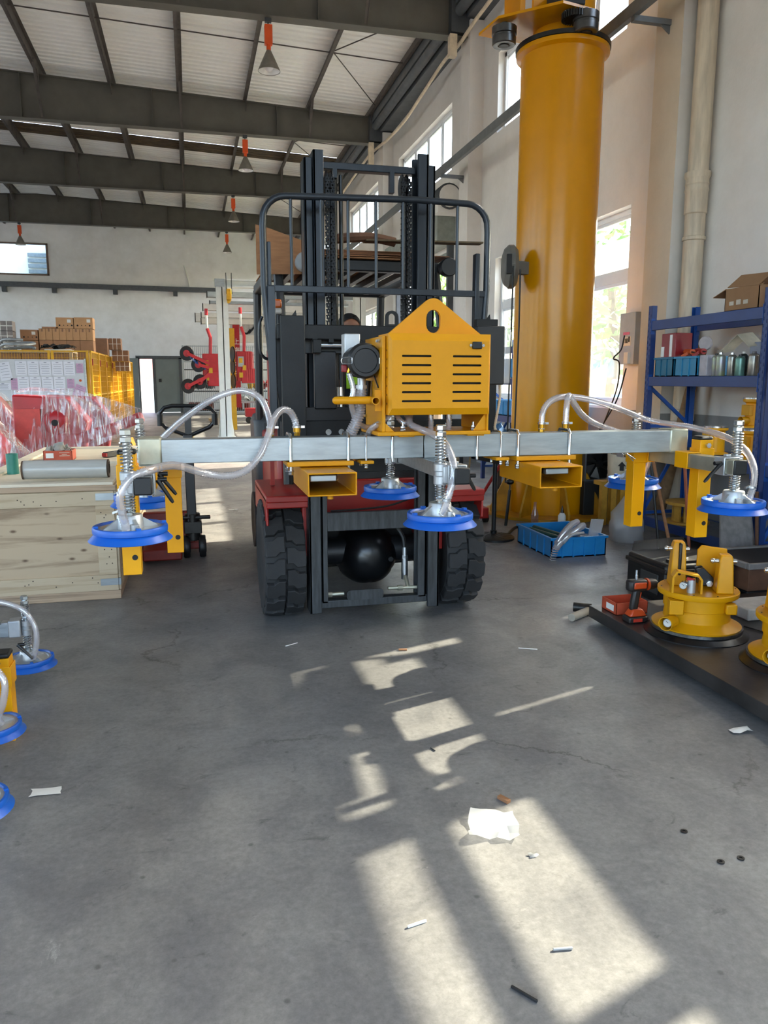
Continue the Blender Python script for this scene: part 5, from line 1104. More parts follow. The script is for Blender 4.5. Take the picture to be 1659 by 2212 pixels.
# ---- round yellow vacuum pads (the one on the plate is the pattern)
m_gface = M('gauge_face', '#d9d8d2', 0.3); m_pad = M('pad_yellow', '#d29406', 0.42, var=0.05, scale=6, spec=0.3)
def vacuum_pad(label, group='round yellow vacuum pads'):
    t = thing('vacuum_pad', label, 'vacuum pad', (0, 0, 0), group)
    build(MB().lathe([(0.20, 0.03), (0.225, 0.03), (0.24, 0.022), (0.262, 0.004), (0.262, 0.0), (0.20, 0.0)], n=56, cap=False), 'rubber_seal', m_blk, t)
    build(MB().lathe([(0.19, 0.03), (0.232, 0.03), (0.232, 0.045), (0.19, 0.045)], n=56, cap=False), 'clamp_ring', M('ring_alu', '#8d8c88', 0.3, 0.9, var=0.25, scale=30), t)
    bd = build(MB().lathe([(0.0, 0.045), (0.222, 0.045), (0.224, 0.052), (0.19, 0.068), (0.168, 0.085), (0.163, 0.13), (0.163, 0.142), (0.17, 0.146), (0.17, 0.212), (0.2, 0.214), (0.203, 0.22), (0.203, 0.238), (0.198, 0.243), (0.0, 0.243)], n=56), 'body', m_pad, t)
    mb = MB()
    for k in range(10): a = 2 * PI * k / 10; mb.cyl((0.185 * math.cos(a), 0.185 * math.sin(a), 0.243), (0.185 * math.cos(a), 0.185 * math.sin(a), 0.245), 0.004, 8)
    build(mb, 'screw_hole', m_dark, bd)
    build(MB().box(-0.17, -0.10, -0.172, -0.10, 0.135, 0.21), 'cover_plate', m_pad, bd, bevel=0.004); build(MB().box(0.105, 0.16, -0.165, -0.11, 0.145, 0.20), 'cover_plate', m_pad, bd, bevel=0.008)
    # posts
    def post(x, y, w, d, h, nm='lug_post'):
        P = []
        for zz, s in ((0.243, 1.0), (0.243 + h * 0.9, 0.74), (0.243 + h, 0.6)):
            P += [(x + a * w * s / 2, y + b * d * s / 2, zz) for a, b in ((-1, -1), (1, -1), (1, 1), (-1, 1))]
        o = build(MB().add(P, [(3, 2, 1, 0), (8, 9, 10, 11)] + [(j * 4 + i, j * 4 + (i + 1) % 4, j * 4 + 4 + (i + 1) % 4, j * 4 + 4 + i) for j in (0, 1) for i in range(4)]), nm, m_pad, t, bevel=0.006)
        zz = 0.243 + h * 0.82
        build(MB().cyl((x - w * 0.5 - 0.018, y - 0.005, zz), (x + w * 0.5 + 0.012, y - 0.005, zz), 0.011, 12).sphere((x - w * 0.5 - 0.018, y - 0.005, zz), 0.014, 10, 8), 'pivot_pin', m_chrome, o)
        return o
    post(-0.10, 0.06, 0.085, 0.10, 0.235); p = post(0.105, -0.075, 0.085, 0.095, 0.20)
    build(MB().box(-0.105, -0.09, 0.0, 0.115, 0.30, 0.475), 'link_plate', m_iron, t, bevel=0.01)
    build(MB().prism([(0.0, 0.243), (0.155, 0.243), (0.15, 0.44), (0.02, 0.455), (0.0, 0.43)], 0.07, 0.085, 'y').box(0.14, 0.155, -0.02, 0.085, 0.243, 0.42), 'back_shield', m_pad, t, bevel=0.006)
    # handle hoop over the gauge
    hp = [(-0.155, 0.243), (-0.155, 0.325), (-0.135, 0.355), (-0.03, 0.335), (-0.015, 0.315), (-0.015, 0.243)]
    mb = MB()
    for i in range(5): mb.bar((hp[i][0], -0.115, hp[i][1]), (hp[i + 1][0], -0.115, hp[i + 1][1]), 0.055, 0.01, up=(0, 0, 1) if i in (2, 1, 3) else (1, 0, 0))
    build(mb, 'guard_hoop', m_pad, t, smooth=None)
    v = build(MB().cyl((-0.06, -0.115, 0.243), (-0.06, -0.115, 0.31), 0.021, 18).cyl((-0.06, -0.13, 0.30), (-0.06, -0.10, 0.30), 0.012, 12), 'valve', m_alu, t)
    build(MB().bar((-0.085, -0.12, 0.318), (-0.05, -0.12, 0.308), 0.012, 0.018), 'valve_lever', M('lever_red', '#c01f24', 0.4), v, bevel=0.003)
    def gauge(x, y, z, d, r=0.02):
        d = V(d).normalized(); c = V(x, y, z)
        g = build(MB().lathe([(0, 0.02), (r, 0.02), (r, -0.012), (r * 0.88, -0.014), (r * 0.86, -0.008), (0, -0.008)], c, -d, n=24), 'gauge', m_chrome, t)
        build(MB().cyl(c + d * 0.009, c + d * 0.0095, r * 0.85, 20), 'dial', m_gface, g)
        u = d.cross(V(0, 0, 1)).normalized(); build(MB().bar(c + d * 0.0105 - u * 0.004, c + d * 0.0105 + u * 0.008 + V(0, 0, 0.009), 0.002, 0.0015), 'needle', m_dark, g, smooth=None)
        return g
    gauge(-0.103, -0.135, 0.285, (-0.35, -1, 0))
    # shrouded gauge low on the side
    c = V(-0.165, -0.165, 0.095); d = V(-0.55, -0.83, 0)
    build(MB().lathe([(0.036, -0.03), (0.036, 0.05), (0.033, 0.05), (0.033, -0.03)], c, d, n=24, cap=False), 'gauge_shroud', m_pad, t)
    gauge(c.x - 0.008, c.y - 0.012, c.z, d, 0.024)
    # link unit
    k = build(MB().prism([(-0.005, 0.26), (0.075, 0.26), (0.065, 0.305), (0.015, 0.355), (-0.02, 0.345)], -0.03, -0.01, 'y').prism([(-0.005, 0.26), (0.075, 0.26), (0.065, 0.305), (0.015, 0.355), (-0.02, 0.345)], 0.02, 0.04, 'y'), 'latch_bracket', m_blk, t, bevel=0.003)
    build(MB().cyl((0.045, -0.05, 0.275), (0.045, 0.04, 0.275), 0.011, 12).cyl((0.045, -0.045, 0.275), (0.045, -0.033, 0.275), 0.017, 6), 'latch_bolt', m_chrome, k, smooth=25)
    build(MB().tube(spline([(0.0, -0.005, 0.27), (0.015, -0.02, 0.3), (-0.005, -0.005, 0.325), (0.02, -0.02, 0.34)]), 0.008, 8), 'shackle', m_iron, k)
    return t
pd = vacuum_pad('yellow round vacuum pad standing beside the orange drill')
pd.location = (2.56, 3.425, 0.10); pd.rotation_euler = (0, 0, -0.42)
pd2 = copy_tree(pd); pd2.location = (2.735, 2.885, 0.10); pd2['label'] = 'yellow round vacuum pad at the edge of the steel plate, cut off by the frame'
for i, (x, y, z, l) in enumerate(((4.34, 5.72, 0.80, 'yellow vacuum pad body on the lower rack shelf, left of the spring'), (4.36, 5.28, 0.80, 'yellow vacuum pad on the lower rack shelf, under another'), (4.36, 5.28, 1.05, 'yellow vacuum pad stacked on another behind the rack post'), (4.36, 4.55, 0.80, 'yellow vacuum pad on the shelf beyond the rack post'))):
    o = thing('small_pad', l, 'vacuum pad', (x, y, z), 'yellow pads stored on the rack')
    b = build(MB().lathe([(0.0, 0), (0.11, 0), (0.11, 0.01), (0.078, 0.02), (0.075, 0.19), (0.085, 0.2), (0.098, 0.205), (0.098, 0.225), (0, 0.225)], (x, y, z), n=28), 'body', m_yel2, o)
    build(MB().box(x - 0.10, x - 0.05, y - 0.045, y + 0.045, z + 0.095, z + 0.18), 'side_box', m_pad, o, bevel=0.004)
    build(MB().lathe([(0.034, 0), (0.034, 0.075), (0.031, 0.075), (0.031, 0)], (x - 0.06, y, z + 0.055), (-1, 0, 0), n=18, cap=False), 'shroud', m_pad, o)
    mb = MB().lathe([(0.04, 0.225), (0.10, 0.225), (0.10, 0.238), (0.04, 0.238)], (x, y, z), n=24, cap=False)
    build(mb, 'top_ring', m_chrome, o)

# ---- low steel plate with tools
sp_ = build(MB().box(2.25, 3.62, 1.0, 4.0, 0.03, 0.10), 'steel_plate', M('plate_steel', '#4a4644', 0.38, 0.55, var=0.22, scale=4, bump=0.05), loc=(2.9, 2.5, 0.03), label='low dark steel plate on the floor at the picture edge', cat='plate', bevel=0.003)
for y in (1.3, 2.6, 3.8): build(MB().box(2.45, 3.5, y - 0.04, y + 0.04, 0.0, 0.03), 'bearer', m_iron, sp_, smooth=None)
m_dor = M('drill_orange', '#c2471c', 0.4, var=0.05); m_dbk = M('drill_black', '#26211f', 0.5, var=0.1)
dl = thing('cordless_drill', 'orange and black cordless drill standing on the steel plate', 'drill', (2.345, 3.66, 0.10)); dx, dy, dz = 2.345, 3.66, 0.10
bt = build(MB().box(dx - 0.058, dx + 0.058, dy - 0.04, dy + 0.04, dz, dz + 0.034), 'battery', m_dbk, dl, bevel=0.008)
build(MB().box(dx - 0.035, dx + 0.02, dy - 0.043, dy - 0.04, dz + 0.008, dz + 0.026), 'battery_label', M('label_red', '#c43a2a', 0.4), bt, smooth=None)
build(MB().add([(dx - 0.052, dy - 0.036, dz + 0.035), (dx + 0.056, dy - 0.036, dz + 0.035), (dx + 0.056, dy + 0.036, dz + 0.035), (dx - 0.052, dy + 0.036, dz + 0.035), (dx - 0.03, dy - 0.024, dz + 0.075), (dx + 0.03, dy - 0.024, dz + 0.075), (dx + 0.03, dy + 0.024, dz + 0.075), (dx - 0.03, dy + 0.024, dz + 0.075)],
      [(3, 2, 1, 0), (4, 5, 6, 7), (0, 1, 5, 4), (1, 2, 6, 5), (2, 3, 7, 6), (3, 0, 4, 7)]), 'foot', m_dor, dl, bevel=0.008)
build(MB().obox((dx - 0.008, dy, dz + 0.125), (0.022, 0, 0.0), (0, 0.019, 0), (0.008, 0, 0.06)), 'grip', m_dbk, dl, bevel=0.012)
build(MB().obox((dx + 0.018, dy, dz + 0.145), (0.006, 0, 0.0), (0, 0.012, 0), (0.004, 0, 0.022)), 'trigger', m_dor, dl, bevel=0.004)
hd_ = build(MB().box(dx - 0.058, dx + 0.055, dy - 0.03, dy + 0.03, dz + 0.175, dz + 0.24), 'motor_housing', m_dbk, dl, bevel=0.016)
build(MB().box(dx - 0.035, dx + 0.045, dy - 0.034, dy + 0.034, dz + 0.19, dz + 0.228), 'side_panel', m_dor, hd_, bevel=0.008)
build(MB().cyl((dx + 0.055, dy, dz + 0.208), (dx + 0.066, dy, dz + 0.208), 0.034, 24), 'torque_ring', m_dor, dl)
build(MB().lathe([(0.031, 0), (0.031, 0.03), (0.025, 0.05), (0.012, 0.056)], (dx + 0.066, dy, dz + 0.208), (1, 0, 0), n=24), 'chuck', m_dbk, dl)
build(MB().cyl((dx + 0.12, dy, dz + 0.208), (dx + 0.16, dy, dz + 0.208), 0.003, 8), 'bit', m_iron, dl)
build(MB().cyl((dx - 0.005, dy, dz + 0.24), (dx - 0.005, dy, dz + 0.265), 0.009, 10).cyl((dx - 0.005, dy, dz + 0.265), (dx - 0.005, dy, dz + 0.292), 0.006, 8), 'spare_bit', m_chrome, dl)
oc = thing('open_cardboard_box', 'small open orange cardboard box behind the drill', 'box', (2.40, 3.86, 0.10))
mb = MB(); x0, x1, y0, y1 = 2.30, 2.50, 3.78, 3.94
mb.box(x0, x1, y0, y1, 0.10, 0.103).box(x0, x0 + 0.003, y0, y1, 0.1, 0.17).box(x1 - 0.003, x1, y0, y1, 0.1, 0.17).box(x0, x1, y0, y0 + 0.003, 0.1, 0.17).box(x0, x1, y1 - 0.003, y1, 0.1, 0.17)
build(mb, 'body', M('box_orange', '#bf4f31', 0.6), oc, smooth=None); build(MB().box(x0 - 0.001, x0, y0 + 0.03, y1 - 0.05, 0.115, 0.15), 'white_label', m_white, oc, smooth=None)
build(MB().box(2.95, 3.35, 3.50, 3.72, 0.10, 0.17), 'foam_block', M('foam_white', '#d6d4cf', 0.7), loc=(3.1, 3.6, 0.1), label='white foam block on the steel plate behind the vacuum pad', cat='block', bevel=0.01)
build(MB().tube([(2.86, 3.42, 0.106), (2.93, 3.18, 0.106), (2.97, 3.165, 0.106)], 0.004, 8), 'hex_key', m_iron, loc=(2.9, 3.3, 0.1), label='bent steel hex key lying on the steel plate', cat='tool')
# tool cases and boxes behind the plate
tc_ = thing('tool_case', 'open black tool case behind the round vacuum pad', 'case', (3.1, 4.45, 0.0))
build(MB().box(2.86, 3.35, 4.15, 4.6, 0.0, 0.27), 'body', m_black, tc_, bevel=0.02); build(MB().box(2.85, 3.36, 4.14, 4.61, 0.21, 0.24), 'rim', m_dbk, tc_, bevel=0.008)
build(MB().box(2.852, 2.86, 4.22, 4.42, 0.06, 0.19), 'side_panel', M('case_grey', '#3c3f40', 0.5), tc_, bevel=0.004)
build(MB().box(2.93, 3.1, 4.18, 4.26, 0.27, 0.285), 'latch', m_dbk, tc_, smooth=None)
for k in range(3): build(MB().obox((2.98 + 0.035 * k, 4.22, 0.292), (0.012, 0.006 * (k - 1), 0), (0, 0.014, 0), (0, 0, 0.007)), 'metal_clip', m_chrome, tc_, bevel=0.003)
build(MB().add([(2.9, 4.6, 0.27), (3.34, 4.6, 0.27), (3.34, 4.67, 0.33), (2.95, 4.66, 0.32), (2.9, 4.61, 0.27), (3.34, 4.61, 0.27), (3.34, 4.68, 0.33), (2.95, 4.67, 0.32)], [(0, 1, 2, 3), (7, 6, 5, 4), (0, 4, 5, 1), (1, 5, 6, 2), (2, 6, 7, 3), (3, 7, 4, 0)]), 'lid', clearmat('smoke_lid', (0.45, 0.46, 0.47), 0.05, 0.2, 0.1, 0.4, (0.1, 0.1, 0.1)), tc_, smooth=None)
bx_ = thing('parts_carton', 'brown carton holding a black foam tray beside the tool case', 'carton', (3.6, 4.2, 0))
build(MB().box(3.40, 3.95, 4.06, 4.5, 0.09, 0.24), 'body', m_card2, bx_, bevel=0.004)
for q in ((3.38, 3.97, 4.04, 4.07), (3.38, 3.97, 4.49, 4.52), (3.38, 3.41, 4.07, 4.49), (3.94, 3.97, 4.07, 4.49)): build(MB().box(*q, 0.235, 0.275), 'rim', M('rim_grey', '#807b77', 0.6), bx_, bevel=0.006)
build(MB().box(3.41, 3.94, 4.07, 4.49, 0.24, 0.262), 'foam_tray', m_dark, bx_, smooth=None)
build(MB().box(3.40, 3.95, 4.06, 4.5, 0.0, 0.09), 'black_tray', m_blk, bx_, bevel=0.01)
build(MB().add([(3.70, 4.72, 0.12), (4.06, 4.78, 0.10), (4.08, 4.90, 0.44), (3.78, 4.86, 0.46), (3.70, 4.735, 0.12), (4.06, 4.795, 0.10), (4.08, 4.915, 0.44), (3.78, 4.875, 0.46)], [(0, 1, 2, 3), (7, 6, 5, 4), (0, 4, 5, 1), (1, 5, 6, 2), (2, 6, 7, 3), (3, 7, 4, 0)]), 'grey_board', M('board_grey', '#8d8987', 0.6, var=0.15, scale=14), loc=(3.9, 4.8, 0.1), label='stained grey board leaning behind the tool boxes', cat='board', smooth=None)
for i, (a, b, l, mt) in enumerate((((3.55, 5.05, 0.0), (3.42, 5.3, 1.0), 'reddish wooden stick leaning against the rack', m_card), ((3.62, 4.95, 0.0), (3.7, 5.25, 0.95), 'orange-brown broom stick leaning by the grey board', M('handle_orange', '#a04f26', 0.5)), ((4.02, 4.72, 0.0), (4.08, 4.86, 0.6), 'short brown stick standing beside the grey board', m_card2))):
    build(MB().cyl(a, b, 0.013, 10), 'broom_stick', mt, loc=a, label=l, cat='stick')
build(MB().cyl((3.62, 5.35, 0.02), (3.58, 5.55, 1.0), 0.011, 10), 'steel_rod', m_iron, loc=(3.62, 5.35, 0.02), label='thin grey steel rod standing in front of the yellow spool', cat='rod')
# ---- spool, pallet stand, bucket, fan, jug under and beside the rack
m_wy = M('wood_yellow', '#c3912f', 0.7, var=0.15, scale=10)
so_ = thing('cable_spool', 'yellow wooden cable spool lying on the lowest rack shelf', 'spool', (4.28, 5.95, 0.16))
build(MB().cyl((4.28, 5.95, 0.16), (4.28, 5.95, 0.18), 0.19, 32), 'flange', m_wy, so_); build(MB().cyl((4.28, 5.95, 0.33), (4.28, 5.95, 0.355), 0.19, 32), 'flange', m_wy, so_)
for k in range(8): a = 2 * PI * k / 8 + 0.2; build(MB().obox((4.28 + 0.12 * math.cos(a), 5.95 + 0.12 * math.sin(a), 0.255), V(math.cos(a), math.sin(a), 0) * 0.01, V(-math.sin(a), math.cos(a), 0) * 0.032, (0, 0, 0.075)), 'stave', m_wy, so_, smooth=None)
st_ = thing('wooden_stand', 'yellow-brown wooden stand between the column and the jug', 'stand', (4.02, 6.85, 0))
for x in (3.93, 4.03, 4.13): build(MB().box(x - 0.03, x + 0.03, 6.78, 6.84, 0, 0.40), 'upright', m_wy, st_, smooth=None)
build(MB().box(3.88, 4.2, 6.76, 6.92, 0.40, 0.44), 'top_board', m_wy, st_, smooth=None)
bk = thing('bucket', 'cream bucket with a black arrow print on the wooden stand', 'bucket', (4.16, 6.9, 0.44))
build(MB().lathe([(0.0, 0), (0.115, 0), (0.12, 0.01), (0.132, 0.27), (0.142, 0.275), (0.142, 0.30), (0.135, 0.305), (0.142, 0.31), (0.142, 0.35), (0.13, 0.352), (0, 0.352)], (4.16, 6.9, 0.44), n=32), 'body', M('bucket_cream', '#cfc1a6', 0.5, var=0.08), bk)
o = build(MB().prism([(-0.02, 0.0), (0.02, 0.0), (0.02, 0.045), (0.04, 0.045), (0.0, 0.09), (-0.04, 0.045), (-0.02, 0.045)], -0.133, -0.13, 'y'), 'printed_arrow', m_dark, bk, smooth=None); o.rotation_euler = (0, 0, -0.45); o.location = (0, 0, 0.10)
o.data.transform(Matrix.Translation((4.16, 6.9, 0.44)))
fn = thing('fan_unit', 'black cooling fan unit behind the fork pocket', 'fan', (4.15, 7.3, 0.35))
build(MB().rtube((4.12, 7.22, 0.56), (4.12, 7.34, 0.56), 0.36, 0.36, 0.02), 'frame', m_dkgrey, fn, bevel=0.004)
for k in range(7):
    a = 2 * PI * k / 7; d = V(math.cos(a), 0, math.sin(a)); n_ = V(-d.z, 0, d.x)
    c = V(4.12, 7.27, 0.56); build(MB().add([c + d * 0.03 - n_ * 0.012, c + d * 0.15 - n_ * 0.04 + V(0, 0.02, 0), c + d * 0.155 + n_ * 0.05 - V(0, 0.02, 0), c + d * 0.03 + n_ * 0.012, c + d * 0.03 - n_ * 0.012 + V(0, 0.004, 0), c + d * 0.15 - n_ * 0.04 + V(0, 0.024, 0), c + d * 0.155 + n_ * 0.05 - V(0, 0.016, 0), c + d * 0.03 + n_ * 0.012 + V(0, 0.004, 0)], [(0, 1, 2, 3), (7, 6, 5, 4), (0, 4, 5, 1), (1, 5, 6, 2), (2, 6, 7, 3), (3, 7, 4, 0)]), 'blade', m_blk, fn, smooth=None)
build(MB().cyl((4.12, 7.24, 0.56), (4.12, 7.30, 0.56), 0.04, 18), 'hub', m_blk, fn); build(MB().box(3.96, 4.28, 7.36, 7.40, 0.38, 0.74), 'radiator', m_dark, fn, smooth=None)
build(MB().box(3.93, 4.32, 7.2, 7.42, 0.0, 0.38), 'plinth', m_dark, fn, bevel=0.01)
jg = thing('water_jug', 'clear water jug in a thin plastic bag beside the blue bin', 'jug', (3.76, 6.06, 0))
build(MB().lathe([(0, 0), (0.12, 0), (0.128, 0.01), (0.128, 0.05), (0.122, 0.055), (0.128, 0.06), (0.128, 0.10), (0.122, 0.105), (0.128, 0.11), (0.128, 0.2), (0.11, 0.25), (0.04, 0.30), (0.03, 0.34), (0.03, 0.36), (0, 0.36)], (3.76, 6.06, 0), n=28), 'bottle', clearmat('jug_clear', (0.86, 0.88, 0.9), 0.12, 0.15, 0.35, 0.7, (0.75, 0.76, 0.78)), jg)
build(MB().cyl((3.76, 6.06, 0.36), (3.76, 6.06, 0.385), 0.034, 16), 'cap', m_rdt, jg)
build(MB().lathe([(0.1285, 0.12), (0.1285, 0.2)], (3.76, 6.06, 0), n=20, a0=-2.6, a1=-0.9, cap=False), 'label_sleeve', M('jug_label', '#d8d5d5', 0.5), jg)
build(MB().lathe([(0.130, 0.14), (0.130, 0.185)], (3.76, 6.06, 0), n=8, a0=-2.7, a1=-2.2, cap=False), 'red_band', m_rdt, jg)
random.seed(11); mb = MB(); nn = 26; vs_ = []
for j in range(9):
    z = 0.004 + 0.05 * j; r = (0.145, 0.15, 0.15, 0.148, 0.14, 0.12, 0.085, 0.05, 0.02)[j]
    for i in range(nn):
        a = 2 * PI * i / nn; rr = r * (1 + random.uniform(-0.06, 0.06)); vs_.append((3.745 + rr * math.cos(a) - 0.02 * (j > 4), 6.06 + rr * math.sin(a), z + random.uniform(-0.006, 0.006) * (j > 0)))
mb.add(vs_, [(j * nn + i, j * nn + (i + 1) % nn, (j + 1) * nn + (i + 1) % nn, (j + 1) * nn + i) for j in range(8) for i in range(nn)])
build(mb, 'plastic_bag', clearmat('thin_bag', (0.95, 0.95, 0.96), 0.05, 0.2, 0.32, 0.6, (0.85, 0.85, 0.86)), jg, smooth=50)
# ---- blue bin with hoses and bags
m_bin = M('bin_blue', '#1f86c9', 0.42, var=0.05)
tub(2.775, 3.265, 5.575, 6.24, 0.0, 0.165, m_bin, 'bright blue plastic bin full of hoses and bags on the floor', 'parts_bin', 'bin', 0.01, 4)
wb = thing('hose_bundle', 'bundle of clear hose wrapped in plastic hanging out of the blue bin', 'hose', (2.95, 5.6, 0.0))
hose([(3.2, 5.85, 0.2), (3.08, 5.72, 0.2), (2.93, 5.6, 0.17), (2.83, 5.54, 0.13), (2.78, 5.5, 0.1)], wb, 0.026, 'hose_length'); hose([(3.17, 5.9, 0.225), (3.05, 5.78, 0.225), (2.9, 5.62, 0.19), (2.8, 5.53, 0.13)], wb, 0.024, 'hose_length')
build(MB().tube([(2.775 + 0.026 * math.cos(a * 0.9) - 0.002 * a * 0.3, 5.495 + 0.026 * math.sin(a * 0.9), 0.11 - a * 0.0026) for a in range(0, 42)], 0.0035, 6), 'loose_coil', m_hose, wb)
build(MB().tube(spline([(3.08, 5.62, 0.185), (2.95, 5.58, 0.18), (2.86, 5.54, 0.13)]), 0.014, 8), 'steel_tube', m_alu, wb)
for i, (x, y, l) in enumerate(((2.86, 5.92, 'green cylinder lying at the left in the blue bin'), (2.93, 6.0, 'dark green cylinder behind the first in the blue bin'))):
    build(MB().cyl((x - 0.06, y + 0.12, 0.15), (x + 0.08, y - 0.18, 0.12), 0.022, 14), 'gas_spring', M('tube_green', '#1d4b46', 0.4), loc=(x, y, 0.05), label=l, cat='cylinder')
random.seed(5)
def crumple(c, sx, sy, sz, mat, name, label, cat, n=7):
    mb = MB(); vs_ = []
    for i in range(n):
        for j in range(n):
            u, v = i / (n - 1) - 0.5, j / (n - 1) - 0.5
            vs_.append((c[0] + u * sx + random.uniform(-0.1, 0.1) * sx * 0.6, c[1] + v * sy + random.uniform(-0.1, 0.1) * sy * 0.6, c[2] + sz * (random.random() * 0.7 + 0.3 * (1 - 4 * max(u * u, v * v)))))
    mb.add(vs_, [(i * n + j, i * n + j + 1, (i + 1) * n + j + 1, (i + 1) * n + j) for i in range(n - 1) for j in range(n - 1)])
    return build(mb, name, mat, loc=c, label=label, cat=cat, smooth=60)
m_bag = clearmat('poly_bag', (0.95, 0.96, 0.98), 0.08, 0.12, 0.22, 0.8)
crumple((3.12, 5.75, 0.05), 0.2, 0.2, 0.14, m_bag, 'plastic_bag', 'crumpled clear plastic bag in the blue bin', 'bag')
build(MB().add([(3.15, 5.66, 0.12), (3.27, 5.68, 0.13), (3.32, 5.72, 0.27), (3.20, 5.70, 0.28), (3.15, 5.68, 0.12), (3.27, 5.70, 0.13), (3.32, 5.74, 0.27), (3.20, 5.72, 0.28)], [(0, 1, 2, 3), (7, 6, 5, 4), (0, 4, 5, 1), (1, 5, 6, 2), (2, 6, 7, 3), (3, 7, 4, 0)]), 'zip_bag', clearmat('zip_bag', (0.95, 0.95, 0.97), 0.06, 0.2, 0.4, 0.6), loc=(3.2, 5.7, 0.1), label='flat clear zip bag standing up out of the blue bin', cat='bag', smooth=None)
# ---- pedestal fan bases, bottles, bag, jack left of the column
def pedestal(x, y, r, h, label):
    o = thing('pedestal_base', label, 'stand', (x, y, 0), 'black pedestal bases on the floor')
    build(MB().lathe([(0, 0), (r, 0), (r, 0.018), (r * 0.9, 0.03), (r * 0.15, 0.05), (0.03, 0.075), (0.02, 0.08), (0, 0.08)], (x, y, 0), n=40), 'base', m_black, o)
    mb = MB()
    for k in range(12):
        a = 2 * PI * k / 12; mb.tube([(x + r * f * math.cos(a + f * 0.8), y + r * f * math.sin(a + f * 0.8), 0.052 - 0.026 * f) for f in (0.25, 0.5, 0.75, 0.9)], 0.004, 5)
    build(mb, 'base_rib', m_black, o)
    build(MB().cyl((x, y, 0.06), (x, y, h), 0.021, 14), 'pole', m_black, o)
    build(MB().box(x - 0.25, x + 0.2, y - 0.03, y + 0.03, h, h + 0.03), 'head_bar', m_dkgrey, o, bevel=0.005)
pedestal(2.62, 6.43, 0.19, 0.80, 'round black pedestal base with pole beside the blue bin')
pedestal(2.50, 7.0, 0.19, 0.75, 'round black pedestal base behind the forklift wheel')
random.seed(9); mb = MB(); nn = 22; vs_ = []
for j in range(10):
    z = 0.085 * j; r = (0.17, 0.19, 0.19, 0.185, 0.185, 0.18, 0.18, 0.175, 0.15, 0.08)[j]
    for i in range(nn): a = 2 * PI * i / nn; rr = r * (1 + random.uniform(-0.07, 0.07)); vs_.append((2.55 + rr * math.cos(a), 7.62 + rr * math.sin(a), z))
mb.add(vs_, [(j * nn + i, j * nn + (i + 1) % nn, (j + 1) * nn + (i + 1) % nn, (j + 1) * nn + i) for j in range(9) for i in range(nn)] + [tuple(9 * nn + i for i in range(nn))])
build(mb, 'foil_sack', M('foil_silver', '#9d9f92', 0.35, 0.4, var=0.15, scale=8), loc=(2.55, 7.62, 0), label='silvery woven sack standing behind the forklift wheel', cat='sack', smooth=60)
crumple((2.55, 7.6, 0.78), 0.34, 0.3, 0.16, M('bag_blue', '#4f8fb8', 0.6), 'cloth_bundle', 'light blue cloth bundle on the silvery sack', 'cloth')
fj = thing('floor_jack', 'red floor jack with long handle left of the column base', 'jack', (2.75, 7.5, 0))
build(MB().box(2.66, 2.86, 7.15, 7.8, 0.05, 0.16), 'chassis', m_rdt, fj, bevel=0.01); build(MB().bar((2.72, 7.2, 0.16), (3.0, 7.0, 0.75), 0.03, 0.03), 'handle', m_rdt, fj, bevel=0.006)
for x in (2.67, 2.85):
    for y in (7.22, 7.72): build(MB().cyl((x - 0.02, y, 0.05), (x + 0.02, y, 0.05), 0.05, 16), 'wheel', m_iron, fj)
gg = thing('grease_gun', 'black grease gun hanging against the column base', 'grease gun', (2.98, 7.0, 0.0))
build(MB().tube([(2.98, 7.0, 0.0), (2.99, 6.98, 0.2), (3.0, 6.97, 0.36)], 0.016, 8), 'barrel', m_blk, gg); build(MB().sphere((3.0, 6.97, 0.44), 0.04, 14, 8, (1, 1, 0.7)), 'bulb', m_blk, gg); build(MB().cyl((3.0, 6.97, 0.36), (3.0, 6.97, 0.6), 0.007, 8), 'tube', m_blk, gg)
gb = build(MB().lathe([(0, 0), (0.034, 0), (0.036, 0.01), (0.036, 0.13), (0.016, 0.19), (0.014, 0.24), (0.016, 0.25), (0, 0.25)], (3.22, 6.85, 0.0), n=20), 'glass_bottle', clearmat('bottle_glass', (0.85, 0.75, 0.72), 0.1, 0.05, 0.1, 0.9), loc=(3.22, 6.85, 0), label='clear glass bottle standing against the column base', cat='bottle')
gl_ = thing('glue_bottle', 'white glue bottle with black nozzle behind the blue bin', 'bottle', (3.46, 6.75, 0))
build(MB().lathe([(0, 0), (0.038, 0), (0.038, 0.12), (0.02, 0.15), (0, 0.15)], (3.46, 6.75, 0), n=20), 'body', m_white, gl_); build(MB().lathe([(0.018, 0.15), (0.014, 0.17), (0.003, 0.22), (0, 0.22)], (3.46, 6.75, 0), n=14), 'nozzle', m_blk, gl_)
build(MB().tube(spline([(2.74, 6.4, 0.02), (2.86, 6.6, 0.02), (3.0, 6.75, 0.03), (3.15, 6.7, 0.02), (3.05, 6.55, 0.02), (2.9, 6.5, 0.02)]), 0.014, 8), 'floor_cable', m_rubber, loc=(2.9, 6.5, 0), label='dark cable coiled on the floor at the column base', cat='cable')
build(MB().tube(spline([(2.45, 6.6, 0.95), (2.47, 6.7, 0.6), (2.42, 6.75, 0.4), (2.5, 6.8, 0.25), (2.62, 6.9, 0.2)]), 0.009, 8), 'air_hose', M('hose_tan', '#b99a6a', 0.5), label='tan air hose drooping beside the black pedestal pole', cat='hose')
# log leaning in the rack corner
build(MB().cyl((4.5, 6.75, 0.0), (4.72, 6.5, 1.75), 0.06, 14, 0.05), 'wooden_log', M('log_bark', '#8f6f4e', 0.85, var=0.2, scale=14), loc=(4.5, 6.75, 0), label='bare wooden log leaning behind the blue rack', cat='log')
